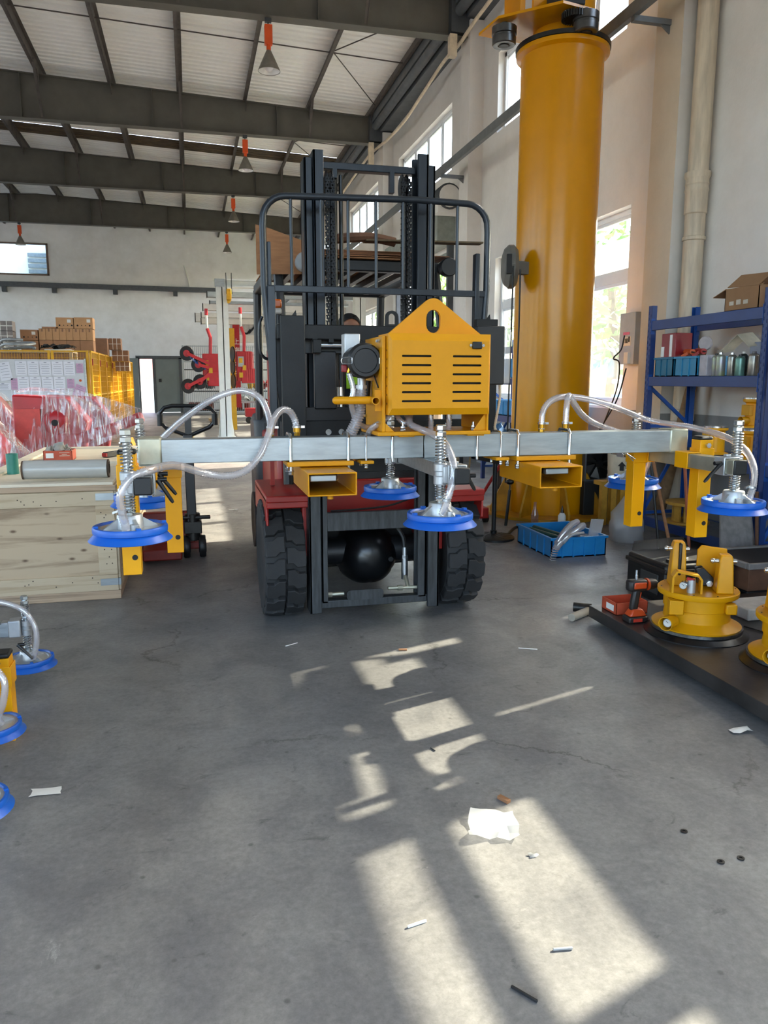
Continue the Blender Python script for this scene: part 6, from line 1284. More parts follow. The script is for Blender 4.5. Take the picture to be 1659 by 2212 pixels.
# second rack with bins behind the column
rack(4.1, 4.6, 8.6, 10.6, 2.0, ((1.86, False), (1.45, True), (0.95, True)), 'blue steel rack behind the yellow column', slots=False)
m_b2 = M('bin_cyan', '#1887c4', 0.45)
for k, (y, z) in enumerate(((9.55, 1.455), (9.9, 1.455), (10.25, 1.455), (9.55, 0.955), (9.9, 0.955), (10.25, 0.955))):
    l = 'cyan bin on the %s shelf behind the column, %s' % ('upper' if z > 1 else 'lower', ('hidden deepest by the column', 'middle of three', 'standing clear of the column')[k % 3])
    tub(4.13, 4.5, y - 0.15, y + 0.15, z, z + (0.25 if z > 1 else 0.2), m_b2, l, 'shelf_bin', 'bin', 0.008, 1, group='cyan bins on the upper shelf' if z > 1 else 'cyan bins on the lower shelf')
crumple((3.25, 8.9, 0.62), 0.4, 0.4, 0.35, M('bag_black', '#14161a', 0.6), 'black_bag', 'black bag with white print behind the pump box', 'bag', 8)
crumple((3.72, 9.25, 0.62), 0.35, 0.4, 0.36, M('tarp_blue', '#1c5a94', 0.6), 'blue_tarp', 'crumpled blue tarpaulin heap left of the column', 'tarpaulin', 8)
bn = thing('work_bench', 'dark work bench left of the yellow column', 'bench', (3.45, 9.0, 0))
build(MB().box(3.0, 3.95, 8.6, 9.5, 0.58, 0.62), 'top', m_dkgrey, bn, smooth=None)
for x in (3.04, 3.91):
    for y in (8.64, 9.46): build(MB().box(x - 0.03, x + 0.03, y - 0.03, y + 0.03, 0, 0.58), 'leg', m_dkgrey, bn, smooth=None)

# ================================================================ LEFT SIDE: crate, pallet truck, wrapped machines
def ply_mat(name, base, dark, grain=(0.5, 6, 6), knots=True):
    m, nt, b = newmat(name); N = nt.nodes; L = nt.links
    tc = N.new('ShaderNodeTexCoord'); mp = N.new('ShaderNodeMapping'); mp.inputs['Scale'].default_value = grain; L.new(tc.outputs['Object'], mp.inputs['Vector'])
    n = N.new('ShaderNodeTexNoise'); n.inputs['Scale'].default_value = 2.2; n.inputs['Detail'].default_value = 9; n.inputs['Roughness'].default_value = 0.65; n.inputs['Distortion'].default_value = 0.8
    L.new(mp.outputs['Vector'], n.inputs['Vector'])
    r = N.new('ShaderNodeValToRGB'); e = r.color_ramp.elements; e[0].position = 0.36; e[0].color = (*dark, 1); e[1].position = 0.52; e[1].color = (*base, 1); L.new(n.outputs['Fac'], r.inputs['Fac'])
    col = r.outputs['Color']
    if knots:
        mk = N.new('ShaderNodeMapping'); mk.inputs['Scale'].default_value = (2.2, 2.2, 4.4); L.new(tc.outputs['Object'], mk.inputs['Vector'])
        v = N.new('ShaderNodeTexVoronoi'); v.inputs['Scale'].default_value = 3.0; L.new(mk.outputs['Vector'], v.inputs['Vector'])
        k = N.new('ShaderNodeValToRGB'); e = k.color_ramp.elements; e[0].position = 0.06; e[0].color = (0.16, 0.09, 0.05, 1); e[1].position = 0.17; e[1].color = (1, 1, 1, 1); L.new(v.outputs['Distance'], k.inputs['Fac'])
        x = N.new('ShaderNodeMix'); x.data_type = 'RGBA'; x.blend_type = 'MULTIPLY'; x.inputs[0].default_value = 0.85; L.new(col, x.inputs[6]); L.new(k.outputs['Color'], x.inputs[7]); col = x.outputs[2]
    L.new(col, b.inputs['Base Color']); b.inputs['Roughness'].default_value = 0.75; return m
m_ply = ply_mat('plywood_face', (0.50, 0.38, 0.25), (0.30, 0.21, 0.13)); m_bat = ply_mat('plywood_batten', (0.54, 0.43, 0.29), (0.42, 0.31, 0.19), knots=False)
m_plyt = ply_mat('plywood_top', (0.72, 0.64, 0.50), (0.62, 0.53, 0.39), knots=False)
m_edge = ply_mat('plywood_edge', (0.46, 0.33, 0.22), (0.25, 0.17, 0.11), (0.5, 0.5, 30), False)
cr = thing('plywood_crate', 'large plywood shipping crate with battens and metal corners', 'crate', (-0.95, 6.6, 0))
X0, X1, Y0, Y1 = -1.42, -0.515, 5.205, 8.1
build(MB().box(X0, X1, Y0, Y1, 0.06, 0.72), 'panel', m_ply, cr, smooth=None)
build(MB().box(X0 - 0.01, X1 + 0.012, Y0 - 0.015, Y1 + 0.01, 0.0, 0.06), 'floor_board', m_edge, cr, bevel=0.003)
build(MB().box(X0 - 0.015, X1 + 0.015, Y0 - 0.018, Y1 + 0.015, 0.722, 0.757), 'lid', m_edge, cr, bevel=0.003)
build(MB().box(X0 + 0.02, X1 - 0.02, Y0 + 0.03, Y1 - 0.03, 0.757, 0.760), 'lid_panel', m_plyt, cr, smooth=None)
for q in ((X0, X1, Y0 - 0.016, Y0, 0.625, 0.718), (X0, X1, Y0 - 0.016, Y0, 0.06, 0.165), (X1 - 0.115, X1, Y0 - 0.016, Y0, 0.166, 0.624), (X0, X0 + 0.1, Y0 - 0.016, Y0, 0.166, 0.624),
          (X1, X1 + 0.014, Y0, Y1, 0.625, 0.718), (X1, X1 + 0.014, Y0, Y1, 0.06, 0.165), (X1, X1 + 0.014, Y0, Y0 + 0.1, 0.166, 0.624), (X1, X1 + 0.014, 6.1, 6.2, 0.166, 0.624), (X1, X1 + 0.014, 7.1, 7.2, 0.166, 0.624), (X1, X1 + 0.014, Y1 - 0.1, Y1, 0.166, 0.624)):
    build(MB().box(*q), 'batten', m_bat, cr, bevel=0.002)
for q in ((X0, X1, Y0 - 0.01, Y0 + 0.09), (X0, X1, 6.55, 6.65), (X0, X1, Y1 - 0.1, Y1), (X0, X0 + 0.1, Y0 + 0.09, 6.55), (X0, X0 + 0.1, 6.65, Y1 - 0.1), (X1 - 0.09, X1, Y0 + 0.09, 6.55), (X1 - 0.09, X1, 6.65, Y1 - 0.1)):
    build(MB().box(*q, 0.757, 0.776), 'batten', m_plyt, cr, bevel=0.002)
for z in (0.66, 0.095): build(MB().box(X1 - 0.11, X1 + 0.003, Y0 - 0.020, Y0 - 0.016, z, z + 0.045).box(X1 + 0.0, X1 + 0.0165, Y0 - 0.020, Y0 + 0.05, z, z + 0.045), 'corner_bracket', m_galv, cr, smooth=None)
random.seed(21)
nl = MB()
for k in range(26):
    x = random.uniform(X0 + 0.05, X1 - 0.03); z = random.choice((random.uniform(0.08, 0.15), random.uniform(0.64, 0.71))); nl.cyl((x, Y0 - 0.0165, z), (x, Y0 - 0.0160, z), 0.004, 8)
for k in range(10):
    z = random.uniform(0.18, 0.6); x = X1 - random.uniform(0.02, 0.09); nl.cyl((x, Y0 - 0.0165, z), (x, Y0 - 0.0160, z), 0.004, 8)
tag(build(nl, 'nail_head', M('nail_rust', '#3a2a20', 0.7), cr), kind='stuff')
# goods on the crate
fr = thing('stretch_film_roll', 'roll of clear stretch film lying on the crate', 'film roll', (-0.82, 5.5, 0.76))
build(MB().cyl((-1.09, 5.47, 0.838), (-0.565, 5.44, 0.838), 0.062, 32), 'film', M('film_roll', '#b8b7b1', 0.25, var=0.06, scale=6, stretch=(1, 8, 8)), fr)
build(MB().pipe((-1.10, 5.4705, 0.838), (-0.555, 5.4395, 0.838), 0.038, 0.006, 24), 'core', M('core_brown', '#5b4636', 0.7), fr)
for x in (-1.094, -0.561): build(MB().pipe((x - 0.004, 5.455, 0.838), (x + 0.004, 5.455, 0.838), 0.0615, 0.02, 28), 'edge_band', M('core_brown'), fr)
gt = build(MB().pipe((-1.262, 5.96, 0.76), (-1.262, 5.96, 0.905), 0.04, 0.012, 24), 'tape_roll', M('tape_green', '#2f7f70', 0.4, var=0.08), loc=(-1.262, 5.96, 0.76), label='green tape roll standing on the crate', cat='tape')
ob = thing('orange_box', 'open orange cardboard box on the crate stuffed with a grey rag', 'box', (-1.1, 6.95, 0.76))
mb = MB(); x0, x1, y0, y1 = -1.21, -0.985, 6.84, 7.06
mb.box(x0, x1, y0, y1, 0.76, 0.765).box(x0, x0 + 0.004, y0, y1, 0.76, 0.845).box(x1 - 0.004, x1, y0, y1, 0.76, 0.845).box(x0, x1, y0, y0 + 0.004, 0.76, 0.845).box(x0, x1, y1 - 0.004, y1, 0.76, 0.845)
build(mb, 'body', M('box_orange', '#d0582f', 0.6), ob, smooth=None); build(MB().box(x0 + 0.02, x0 + 0.08, y0 - 0.001, y0, 0.785, 0.825), 'white_label', m_white, ob, smooth=None)
build(MB().box(x1 - 0.10, x1 - 0.02, y0 - 0.001, y0, 0.80, 0.805).box(x1 - 0.10, x1 - 0.02, y0 - 0.001, y0, 0.825, 0.83).box(x1 - 0.08, x1 - 0.04, y0 - 0.001, y0, 0.812, 0.817), 'printed_line', M('print_white'), ob, smooth=None)
random.seed(4); crumple((-1.1, 6.95, 0.79), 0.2, 0.2, 0.13, M('rag_grey', '#a8a59e', 0.9, var=0.12, scale=20), 'grey_rag', 'crumpled grey rag in the orange box on the crate', 'rag', 9)
lv = thing('spirit_level', 'short black tool with red end lying on the crate', 'tool', (-0.62, 7.1, 0.76))
build(MB().bar((-0.745, 7.03, 0.785), (-0.58, 7.3, 0.785), 0.05, 0.045), 'body', m_black, lv, bevel=0.004); build(MB().bar((-0.752, 7.018, 0.785), (-0.743, 7.033, 0.785), 0.045, 0.03), 'end_cap', m_rdt, lv, smooth=None)
crumple((-1.33, 5.42, 0.762), 0.12, 0.12, 0.03, m_bag, 'film_scrap', 'scrap of clear film on the near crate corner', 'film')
# hand pallet truck
pt = thing('pallet_truck', 'red and black hand pallet truck parked beside the plywood crate', 'pallet truck', (-0.05, 6.4, 0))
hl = [(-0.245, 1.10), (-0.245, 1.17), (-0.21, 1.21), (-0.15, 1.225), (0.07, 1.222), (0.14, 1.205), (0.175, 1.17), (0.172, 1.10), (0.13, 1.055), (-0.035, 0.985), (-0.20, 1.05)]
hd2 = build(MB().tube([(x, 6.3, z) for x, z in hl], 0.017, 10, closed=True), 'handle_loop', m_blk, pt)
for x in (-0.245, 0.173): build(MB().tube([(x, 6.3, 1.07), (x, 6.3, 1.16)], 0.024, 10), 'hand_grip', m_rubber, hd2)
build(MB().bar((-0.035, 6.3, 0.99), (-0.035, 6.3, 1.225), 0.05, 0.02), 'lever_bracket', m_blk, hd2, smooth=None)
build(MB().bar((-0.04, 6.3, 1.0), (-0.035, 6.31, 0.22), 0.075, 0.04, up=(0, 1, 0)), 'drawbar', m_blk, pt, bevel=0.005)
build(MB().cyl((-0.03, 6.34, 0.14), (-0.03, 6.34, 0.36), 0.06, 18).box(-0.10, 0.04, 6.28, 6.4, 0.2, 0.3).cyl((-0.16, 6.3, 0.33), (0.11, 6.3, 0.33), 0.016, 10), 'pump_unit', m_iron, pt, bevel=0.006)
for x in (-0.085, 0.04): build(MB().lathe([(0, -0.03), (0.05, -0.03), (0.055, -0.025), (0.085, -0.026), (0.09, -0.018), (0.09, 0.018), (0.085, 0.026), (0.055, 0.025), (0.05, 0.03), (0, 0.03)], (x, 6.32, 0.09), (1, 0, 0), n=28), 'steer_wheel', m_rubber, pt)
m_ptr = M('pallet_truck_red', '#8e2418', 0.5, var=0.18, scale=8)
build(MB().box(-0.42, -0.12, 6.1, 6.4, 0.03, 0.12), 'chassis', m_ptr, pt, bevel=0.012)
build(MB().prism([(6.40, 0.10), (6.5, 0.10), (6.5, 0.36), (6.42, 0.36)], -0.42, -0.02, 'x'), 'chassis_head', m_ptr, pt, bevel=0.01)
for x0 in (-0.45, -0.11):
    build(MB().box(x0, x0 + 0.15, 6.4, 7.5, 0.05, 0.11), 'fork_arm', m_ptr, pt, bevel=0.008)
    build(MB().cyl((x0 + 0.03, 7.35, 0.04), (x0 + 0.12, 7.35, 0.04), 0.04, 16), 'load_roller', m_rubber, pt)
# wrapped red machines
m_wred = M('machine_red', '#b3202a', 0.4, var=0.12, scale=4)
def film_mat():
    m, nt, b = newmat('stretch_film'); N = nt.nodes; L = nt.links; N.remove(b); out = N['Material Output']
    tc = N.new('ShaderNodeTexCoord'); mp = N.new('ShaderNodeMapping'); mp.inputs['Scale'].default_value = (16, 16, 1.6); mp.inputs['Rotation'].default_value = (0, 0.5, 0); L.new(tc.outputs['Object'], mp.inputs['Vector'])
    n = N.new('ShaderNodeTexNoise'); n.inputs['Scale'].default_value = 2.0; n.inputs['Detail'].default_value = 6; n.inputs['Distortion'].default_value = 0.6; L.new(mp.outputs['Vector'], n.inputs['Vector'])
    r = N.new('ShaderNodeMapRange'); r.inputs['From Min'].default_value = 0.46; r.inputs['From Max'].default_value = 0.68; r.inputs['To Min'].default_value = 0.10; r.inputs['To Max'].default_value = 0.68; L.new(n.outputs['Fac'], r.inputs['Value'])
    tr = N.new('ShaderNodeBsdfTransparent'); tr.inputs['Color'].default_value = (0.97, 0.97, 0.98, 1)
    gl = N.new('ShaderNodeBsdfGlossy'); gl.inputs['Roughness'].default_value = 0.18
    df = N.new('ShaderNodeBsdfDiffuse'); df.inputs['Color'].default_value = (0.78, 0.74, 0.75, 1)
    bp = N.new('ShaderNodeBump'); bp.inputs['Strength'].default_value = 0.8; bp.inputs['Distance'].default_value = 0.02; L.new(n.outputs['Fac'], bp.inputs['Height']); L.new(bp.outputs['Normal'], gl.inputs['Normal'])
    a = N.new('ShaderNodeMixShader'); a.inputs[0].default_value = 0.45; L.new(df.outputs[0], a.inputs[1]); L.new(gl.outputs[0], a.inputs[2])
    x = N.new('ShaderNodeMixShader'); L.new(r.outputs[0], x.inputs[0]); L.new(tr.outputs[0], x.inputs[1]); L.new(a.outputs[0], x.inputs[2]); L.new(x.outputs[0], out.inputs['Surface']); return m
m_film = film_mat()
def ruled(A, B, n=18, m=8, amp=0.012):
    """creased film stretched between two edge curves"""
    P, Q = spline(A, n), spline(B, n); k = min(len(P), len(Q)); vs = []; ph = [random.uniform(-1, 1) for _ in range(k)]
    for i in range(k):
        for j in range(m + 1):
            t = j / m; p = P[i].lerp(Q[i], t); s = 4 * t * (1 - t)
            vs.append(p + V(0, 1, 0) * amp * ph[i] * s * 2 - V(0, 0, 0.035) * s * abs(ph[(i * 7) % k]) * 0.5)
    return MB().add(vs, [(i * (m + 1) + j, i * (m + 1) + j + 1, (i + 1) * (m + 1) + j + 1, (i + 1) * (m + 1) + j) for i in range(k - 1) for j in range(m)])
def wrapped(label, ox, oy, oz, sx, arm_len, arm_dx):
    t = thing('wrapped_machine', label, 'machine', (ox, oy, 0), 'red machines wrapped in film')
    b = build(MB().prism([(ox - 0.32 * sx, 0.55 + oz), (ox + 0.2 * sx, 0.55 + oz), (ox + 0.34 * sx, 0.95 + oz), (ox + 0.16 * sx, 1.22 + oz), (ox - 0.32 * sx, 1.25 + oz)], oy - 0.18, oy + 0.25, 'y'), 'body', m_wred, t, bevel=0.02)
    build(MB().lathe([(0, -0.04), (0.06, -0.04), (0.12, -0.02), (0.135, 0.0), (0.12, 0.04), (0, 0.05)], (ox + 0.05 * sx, oy - 0.2, 0.95 + oz), (0, 1, 0), n=20), 'pulley_cover', m_wred, b)
    build(MB().cyl((ox + 0.05 * sx, oy - 0.26, 0.95 + oz), (ox + 0.05 * sx, oy - 0.2, 0.95 + oz), 0.035, 12), 'hub', m_dark, b)
    build(MB().box(ox - 0.3 * sx, ox - 0.08 * sx, oy - 0.205, oy - 0.18, 0.62 + oz, 1.1 + oz), 'side_panel', M('panel_pink', '#c9473f', 0.5), b, smooth=None)
    a0 = V(ox + 0.12 * sx, oy - 0.1, 0.72 + oz); a1 = a0 + V(arm_len, -0.1, arm_dx)
    build(MB().bar(a0, a1, 0.15, 0.13), 'arm', m_wred, t, bevel=0.03); build(MB().prism([(a0.x - 0.12, a0.z - 0.18), (a0.x + 0.2, a0.z - 0.14), (a0.x + 0.24, a0.z + 0.1), (a0.x - 0.1, a0.z + 0.12)], oy - 0.2, oy + 0.02, 'y'), 'arm_root', m_wred, t, bevel=0.02)
    for x in (-0.22, 0.1): build(MB().box(ox + x - 0.05, ox + x + 0.05, oy - 0.02, oy + 0.08, 0, 0.56 + oz), 'leg', m_wred, t, smooth=None)
    build(MB().box(ox - 0.4, ox + 0.3, oy - 0.25, oy + 0.35, 0.0, 0.08), 'base', m_dkgrey, t, smooth=None)
    y = oy - 0.24
    f1 = ruled([(ox - 0.36 * sx, y + 0.3, 1.29 + oz), (ox - 0.1 * sx, y + 0.1, 1.33 + oz), (ox + 0.17 * sx, y + 0.05, 1.25 + oz), (a1.x + 0.02, a1.y - 0.09, a1.z + 0.08)], [(ox - 0.38 * sx, y - 0.03, 0.5 + oz), (ox - 0.1 * sx, y - 0.06, 0.5 + oz), (ox + 0.12 * sx, y - 0.08, 0.55 + oz), (a1.x + 0.02, a1.y - 0.1, a1.z - 0.08)])
    build(f1, 'film', m_film, t, smooth=25)
    f2 = ruled([(ox - 0.36 * sx, y + 0.3, 1.29 + oz), (ox - 0.1 * sx, y + 0.1, 1.33 + oz), (ox + 0.17 * sx, y + 0.05, 1.25 + oz), (a1.x + 0.02, a1.y - 0.09, a1.z + 0.08)], [(ox - 0.36 * sx, oy + 0.3, 1.27 + oz), (ox - 0.1 * sx, oy + 0.3, 1.28 + oz), (ox + 0.2 * sx, oy + 0.3, 1.22 + oz), (a1.x + 0.02, a1.y + 0.1, a1.z + 0.08)])
    build(f2, 'film', m_film, t, smooth=25)
    build(MB().box(a1.x, a1.x + 0.012, a1.y - 0.09, a1.y + 0.09, a1.z - 0.08, a1.z + 0.08), 'film_end', m_film, t, smooth=None)
    return t
random.seed(31)
wrapped('film-wrapped red machine with its arm reaching toward the yellow fence', -1.36, 10.3, 0.0, 1.15, 0.62, 0.26)
wrapped('film-wrapped red machine in the middle with a thick arm above the crate', -1.50, 9.2, 0.02, 1.15, 0.58, 0.17)
wrapped('film-wrapped red machine nearest the green tape roll', -2.42, 9.95, 0.02, 1.2, 0.45, -0.1)
wrapped('film-wrapped red machine at the picture edge, low behind the crate', -2.16, 8.5, -0.2, 0.95, 0.5, 0.0)
build(MB().bar((-0.72, 9.6, 0.75), (-0.45, 9.3, 0.02), 0.05, 0.03), 'yellow_prop', m_yel2, loc=(-0.45, 9.3, 0.0), label='slanted yellow bar propping the wrapped red arm', cat='bar', smooth=None)

# ================================================================ FENCED STORE with whiteboard and cartons
m_fy = M('fence_yellow', '#d9a514', 0.45, var=0.06)
def fence_panel(a, b, label, h=2.13, wire=0.06, group='yellow mesh fence panels'):
    a, b = V(a[0], a[1], 0), V(b[0], b[1], 0); d = (b - a); Ln = d.length; d.normalize()
    t = thing('fence_panel', label, 'fence', tuple(a), group)
    for p in (a, b - d * 0.05): build(MB().bar(p + d * 0.025 + V(0, 0, 0.0), p + d * 0.025 + V(0, 0, h), 0.05, 0.05, up=d), 'post', m_fy, t, smooth=None)
    for z in (h - 0.02, 0.12, h * 0.5): build(MB().bar(a + V(0, 0, z), b + V(0, 0, z), 0.03, 0.035), 'rail', m_fy, t, smooth=None)
    mb = MB(); n = int(Ln / wire)
    for k in range(1, n):
        p = a + d * Ln * k / n; mb.bar(p + V(0, 0, 0.12), p + V(0, 0, h - 0.03), 0.006, 0.006, up=d)
    for k in range(1, 14): mb.bar(a + V(0, 0, 0.12 + (h - 0.15) * k / 14), b + V(0, 0, 0.12 + (h - 0.15) * k / 14), 0.006, 0.006)
    tag(build(mb, 'wire_mesh', m_fy, t, smooth=None), kind='stuff')
    return t
fence_panel((-2.36, 20.0), (-3.2, 20.0), 'yellow mesh fence panel behind the whiteboard, next to the corner')
fence_panel((-3.22, 20.0), (-4.9, 20.0), 'yellow mesh fence panel behind the whiteboard at the picture edge')
NS = 8
nm_ = ('nearest the corner', 'second along from the corner', 'third along from the corner', 'fourth along from the corner', 'fifth along from the corner', 'sixth along from the corner', 'seventh along from the corner', 'nearest the grey door')
for k in range(NS):
    y0 = 20.0 + 12.4 * k / NS; y1 = 20.0 + 12.4 * (k + 0.985) / NS
    t = fence_panel((-2.32 + 0.012 * k, y0), (-2.31 + 0.012 * k, y1), 'yellow side fence panel, ' + nm_[k])
    build(MB().box(-2.30 + 0.012 * k, -2.28 + 0.012 * k, y0 + 0.1, y0 + 0.16, 1.78, 1.94), 'red_latch', m_rdt, t, smooth=None)
# planks stacked upright inside the store
for k in range(8):
    y0 = 20.5 + 1.42 * k; h = 1.75 + 0.12 * math.sin(k * 2.1)
    build(MB().box(-2.62, -2.45, y0, y0 + 1.3, 0, h), 'plank_stack', m_bat if k % 3 else m_card, loc=(-2.56, y0 + 0.25, 0), label='pale boards standing upright inside the side fence panel, ' + nm_[k], cat='boards', group='boards inside the fence', smooth=None)
# whiteboard
wbd = build(MB().box(-4.75, -2.44, 19.86, 19.92, 0.95, 1.91), 'whiteboard', M('board_white', '#c9ced6', 0.35, var=0.03), loc=(-3.6, 19.9, 0.95), label='whiteboard covered with pinned drawing sheets on the fence', cat='whiteboard', smooth=None)
build(MB().box(-2.45, -2.42, 19.85, 19.93, 0.9, 1.93), 'edge_strip', m_galv, wbd, smooth=None)
m_pp = M('paper_white', '#dfe2ee', 0.8, var=0.02); m_pk = M('paper_pink', '#c79fbf', 0.8, var=0.03); m_ink = M('ink_grey', '#8f95a8', 0.8)
def sheet_paper(x, z, w, h, mat, label, rot=0.0):
    ux, uz = V(math.cos(rot), 0, math.sin(rot)), V(-math.sin(rot), 0, math.cos(rot)); c = V(x, 19.852, z)
    o = build(MB().obox(c, ux * w / 2, (0, 0.002, 0), uz * h / 2), 'paper_sheet', mat, loc=c, label=label, cat='paper', group='sheets on the whiteboard', smooth=None)
    mb = MB()
    for k in range(5): mb.obox(c + V(0, -0.003, 0) + uz * (h * 0.3 - h * 0.16 * k), ux * w * (0.36 - 0.05 * (k % 2)), (0, 0.0006, 0), uz * 0.004)
    mb.obox(c + V(0, -0.003, 0) + uz * h * 0.42, ux * 0.03, (0, 0.0006, 0), uz * 0.008)
    build(mb, 'printed_line', m_ink, o, smooth=None)
od = ('first', 'second', 'third', 'fourth', 'fifth', 'sixth')
for k in range(5): sheet_paper(-2.79 - 0.265 * k, 1.70, 0.25, 0.33, m_pp, 'white drawing sheet in the upper row, %s from the pink note' % od[k])
for k in range(4): sheet_paper(-3.03 - 0.265 * k, 1.33, 0.25, 0.36, m_pp, 'white drawing sheet in the lower row, %s from the lilac note' % od[k])
sheet_paper(-2.56, 1.71, 0.15, 0.22, m_pk, 'pink note at the upper corner of the whiteboard'); sheet_paper(-2.78, 1.35, 0.16, 0.22, m_pk, 'lilac note in the lower row of the whiteboard')
sheet_paper(-2.60, 1.16, 0.24, 0.30, m_pk, 'tilted pink note low on the whiteboard', -0.4); sheet_paper(-4.02, 1.34, 0.14, 0.26, m_pk, 'dark pink note left of the lower row')
sheet_paper(-4.20, 1.63, 0.26, 0.42, m_pp, 'tilted white sheet left of the rows on the whiteboard', 0.15); sheet_paper(-4.27, 1.28, 0.34, 0.16, m_pp, 'wide white sheet under the tilted one'); sheet_paper(-4.55, 1.45, 0.24, 0.4, m_pp, 'white sheet at the picture edge of the whiteboard', 0.1)
build(MB().cyl((-2.56, 19.85, 1.42), (-2.56, 19.845, 1.42), 0.03, 14), 'magnet', m_ort, loc=(-2.56, 19.85, 1.42), label='round orange magnet on the whiteboard', cat='magnet')
# cartons behind the fence
m_k1 = M('carton_tan', '#c69a70', 0.85, var=0.05); m_k2 = M('carton_brown', '#ab8060', 0.85, var=0.06); m_k3 = M('carton_dark', '#98745c', 0.85, var=0.06)
def carton(x0, x1, z0, z1, y0, dy, mat, label, group='cartons stacked above the fence', mark=False, tape=True, strap=False):
    o = build(MB().box(x0 + 0.004, x1 - 0.004, y0, y0 + dy, z0, z1 - 0.003), 'carton', mat, loc=((x0 + x1) / 2, y0 + dy / 2, z0), label=label, cat='carton', group=group, smooth=None)
    if mark:
        build(MB().box(x1 - 0.15, x1 - 0.06, y0 - 0.002, y0, z1 - 0.13, z1 - 0.05), 'shipping_label', m_white, o, smooth=None)
        for k in range(4): build(MB().cyl((x0 + 0.09 + 0.1 * k, y0 - 0.002, z0 + 0.08), (x0 + 0.09 + 0.1 * k, y0, z0 + 0.08), 0.022 if k in (0, 3) else 0.012, 10), 'printed_mark', m_dark, o, smooth=None)
    if tape: build(MB().box((x0 + x1) / 2 - 0.02, (x0 + x1) / 2 + 0.02, y0 - 0.002, y0 + dy, z1 - 0.004, z1 - 0.002).box((x0 + x1) / 2 - 0.02, (x0 + x1) / 2 + 0.02, y0 - 0.002, y0, z1 - 0.08, z1 - 0.003), 'tape', m_k3, o, smooth=None)
    if strap:
        for f in (0.33, 0.66): build(MB().box(x0 + (x1 - x0) * f - 0.008, x0 + (x1 - x0) * f + 0.008, y0 - 0.003, y0 + dy, z0, z1), 'strap', m_white, o, smooth=None)
        build(MB().box(x0, x1, y0 - 0.003, y0 - 0.001, (z0 + z1) / 2 - 0.008, (z0 + z1) / 2 + 0.008), 'strap', m_white, o, smooth=None)
    return o
for i, (a, b) in enumerate(((-4.8, -4.25), (-4.24, -3.8), (-3.79, -3.2), (-3.19, -2.65))):
    carton(a, b, 0.0, 2.15, 22.0, 0.6, m_k2, 'tall brown carton inside the fence, %s from the picture edge' % od[i], 'tall cartons inside the fence', tape=False)
carton(-3.35, -2.92, 2.76, 3.04, 22.0, 0.5, m_k1, 'marked carton on top of the stack, nearer the picture edge', mark=True, tape=False); carton(-2.91, -2.44, 2.76, 3.05, 22.0, 0.5, m_k1, 'marked carton on top of the stack, next to the wall', mark=True, tape=False)
carton(-4.23, -3.80, 2.45, 2.72, 22.0, 0.5, m_k2, 'single marked carton beside the long row of narrow cartons', mark=True, tape=False)
for k in range(8): carton(-3.78 + 0.166 * k, -3.78 + 0.166 * (k + 1), 2.46, 2.755, 22.0, 0.5, m_k1, 'narrow tan carton in the row under the marked cartons, %s along' % ('first', 'second', 'third', 'fourth', 'fifth', 'sixth', 'seventh', 'last')[k], 'narrow cartons in a row')
for k in range(4): carton(-3.78 + 0.332 * k, -3.78 + 0.332 * (k + 1), 2.155, 2.455, 22.0, 0.5, m_k2, 'carton in the row just above the fence, %s along' % od[k], tape=False)
carton(-4.23, -3.80, 2.155, 2.445, 22.0, 0.5, m_k2, 'plain carton under the single marked carton', tape=False)
carton(-3.7, -3.3, 2.757, 2.80, 22.0, 0.4, m_k2, 'flat carton lid lying on the narrow cartons', tape=False)
for k, (a, b, z0, z1, y) in enumerate(((-2.4, -2.05, 2.13, 2.60, 23.5), (-2.05, -1.72, 2.30, 2.62, 23.9), (-2.0, -1.55, 1.98, 2.29, 24.1), (-1.95, -1.55, 1.70, 1.97, 24.4))):
    carton(a - 0.2, b - 0.2, z0, z1, y, 0.5, m_k3, ('dark carton standing right of the main stack', 'strapped dark carton on top of the right-hand pile', 'strapped dark carton in the middle of the right-hand pile', 'strapped dark carton low in the right-hand pile')[k], 'dark strapped cartons', tape=False, strap=k > 0)
for k, (a, b, z0, z1) in enumerate(((-3.3, -2.95, 0.0, 2.12), (-2.94, -2.68, 0.0, 1.69))):
    carton(a, b, z0, z1, 24.3, 0.6, m_k3, ('tall dark carton inside the side fence', 'dark carton under the strapped pile')[k], 'tall cartons inside the fence', tape=False)
for k in range(3):
    o = build(MB().box(-4.9, -4.32, 21.6, 21.98, 2.16 + 0.25 * k, 2.40 + 0.25 * k), 'wrapped_bundle', M('bundle_grey', '#8b8482', 0.6, var=0.1), loc=(-4.6, 21.8, 2.16 + 0.25 * k), label=('grey strapped bundle at the bottom of the pile by the picture edge', 'grey strapped bundle in the middle of the pile by the picture edge', 'grey strapped bundle on top of the pile by the picture edge')[k], cat='bundle', group='grey strapped bundles', smooth=None)
    for x in (-4.75, -4.6, -4.45): build(MB().box(x - 0.008, x + 0.008, 21.594, 21.6, 2.16 + 0.25 * k, 2.40 + 0.25 * k), 'strap', m_white, o, smooth=None)
    build(MB().box(-4.9, -4.32, 21.593, 21.6, 2.27 + 0.25 * k, 2.29 + 0.25 * k), 'strap', m_white, o, smooth=None)
sh_ = thing('store_shelf', 'low shelf board behind the front fence carrying hoses', 'shelf', (-3.6, 20.7, 0))
build(MB().box(-4.9, -2.75, 20.3, 21.2, 2.08, 2.13), 'board', m_bat, sh_, smooth=None)
for x in (-4.8, -2.8):
    for y in (20.35, 21.1): build(MB().box(x - 0.04, x + 0.04, y - 0.04, y + 0.04, 0, 2.08), 'leg', m_bat, sh_, smooth=None)
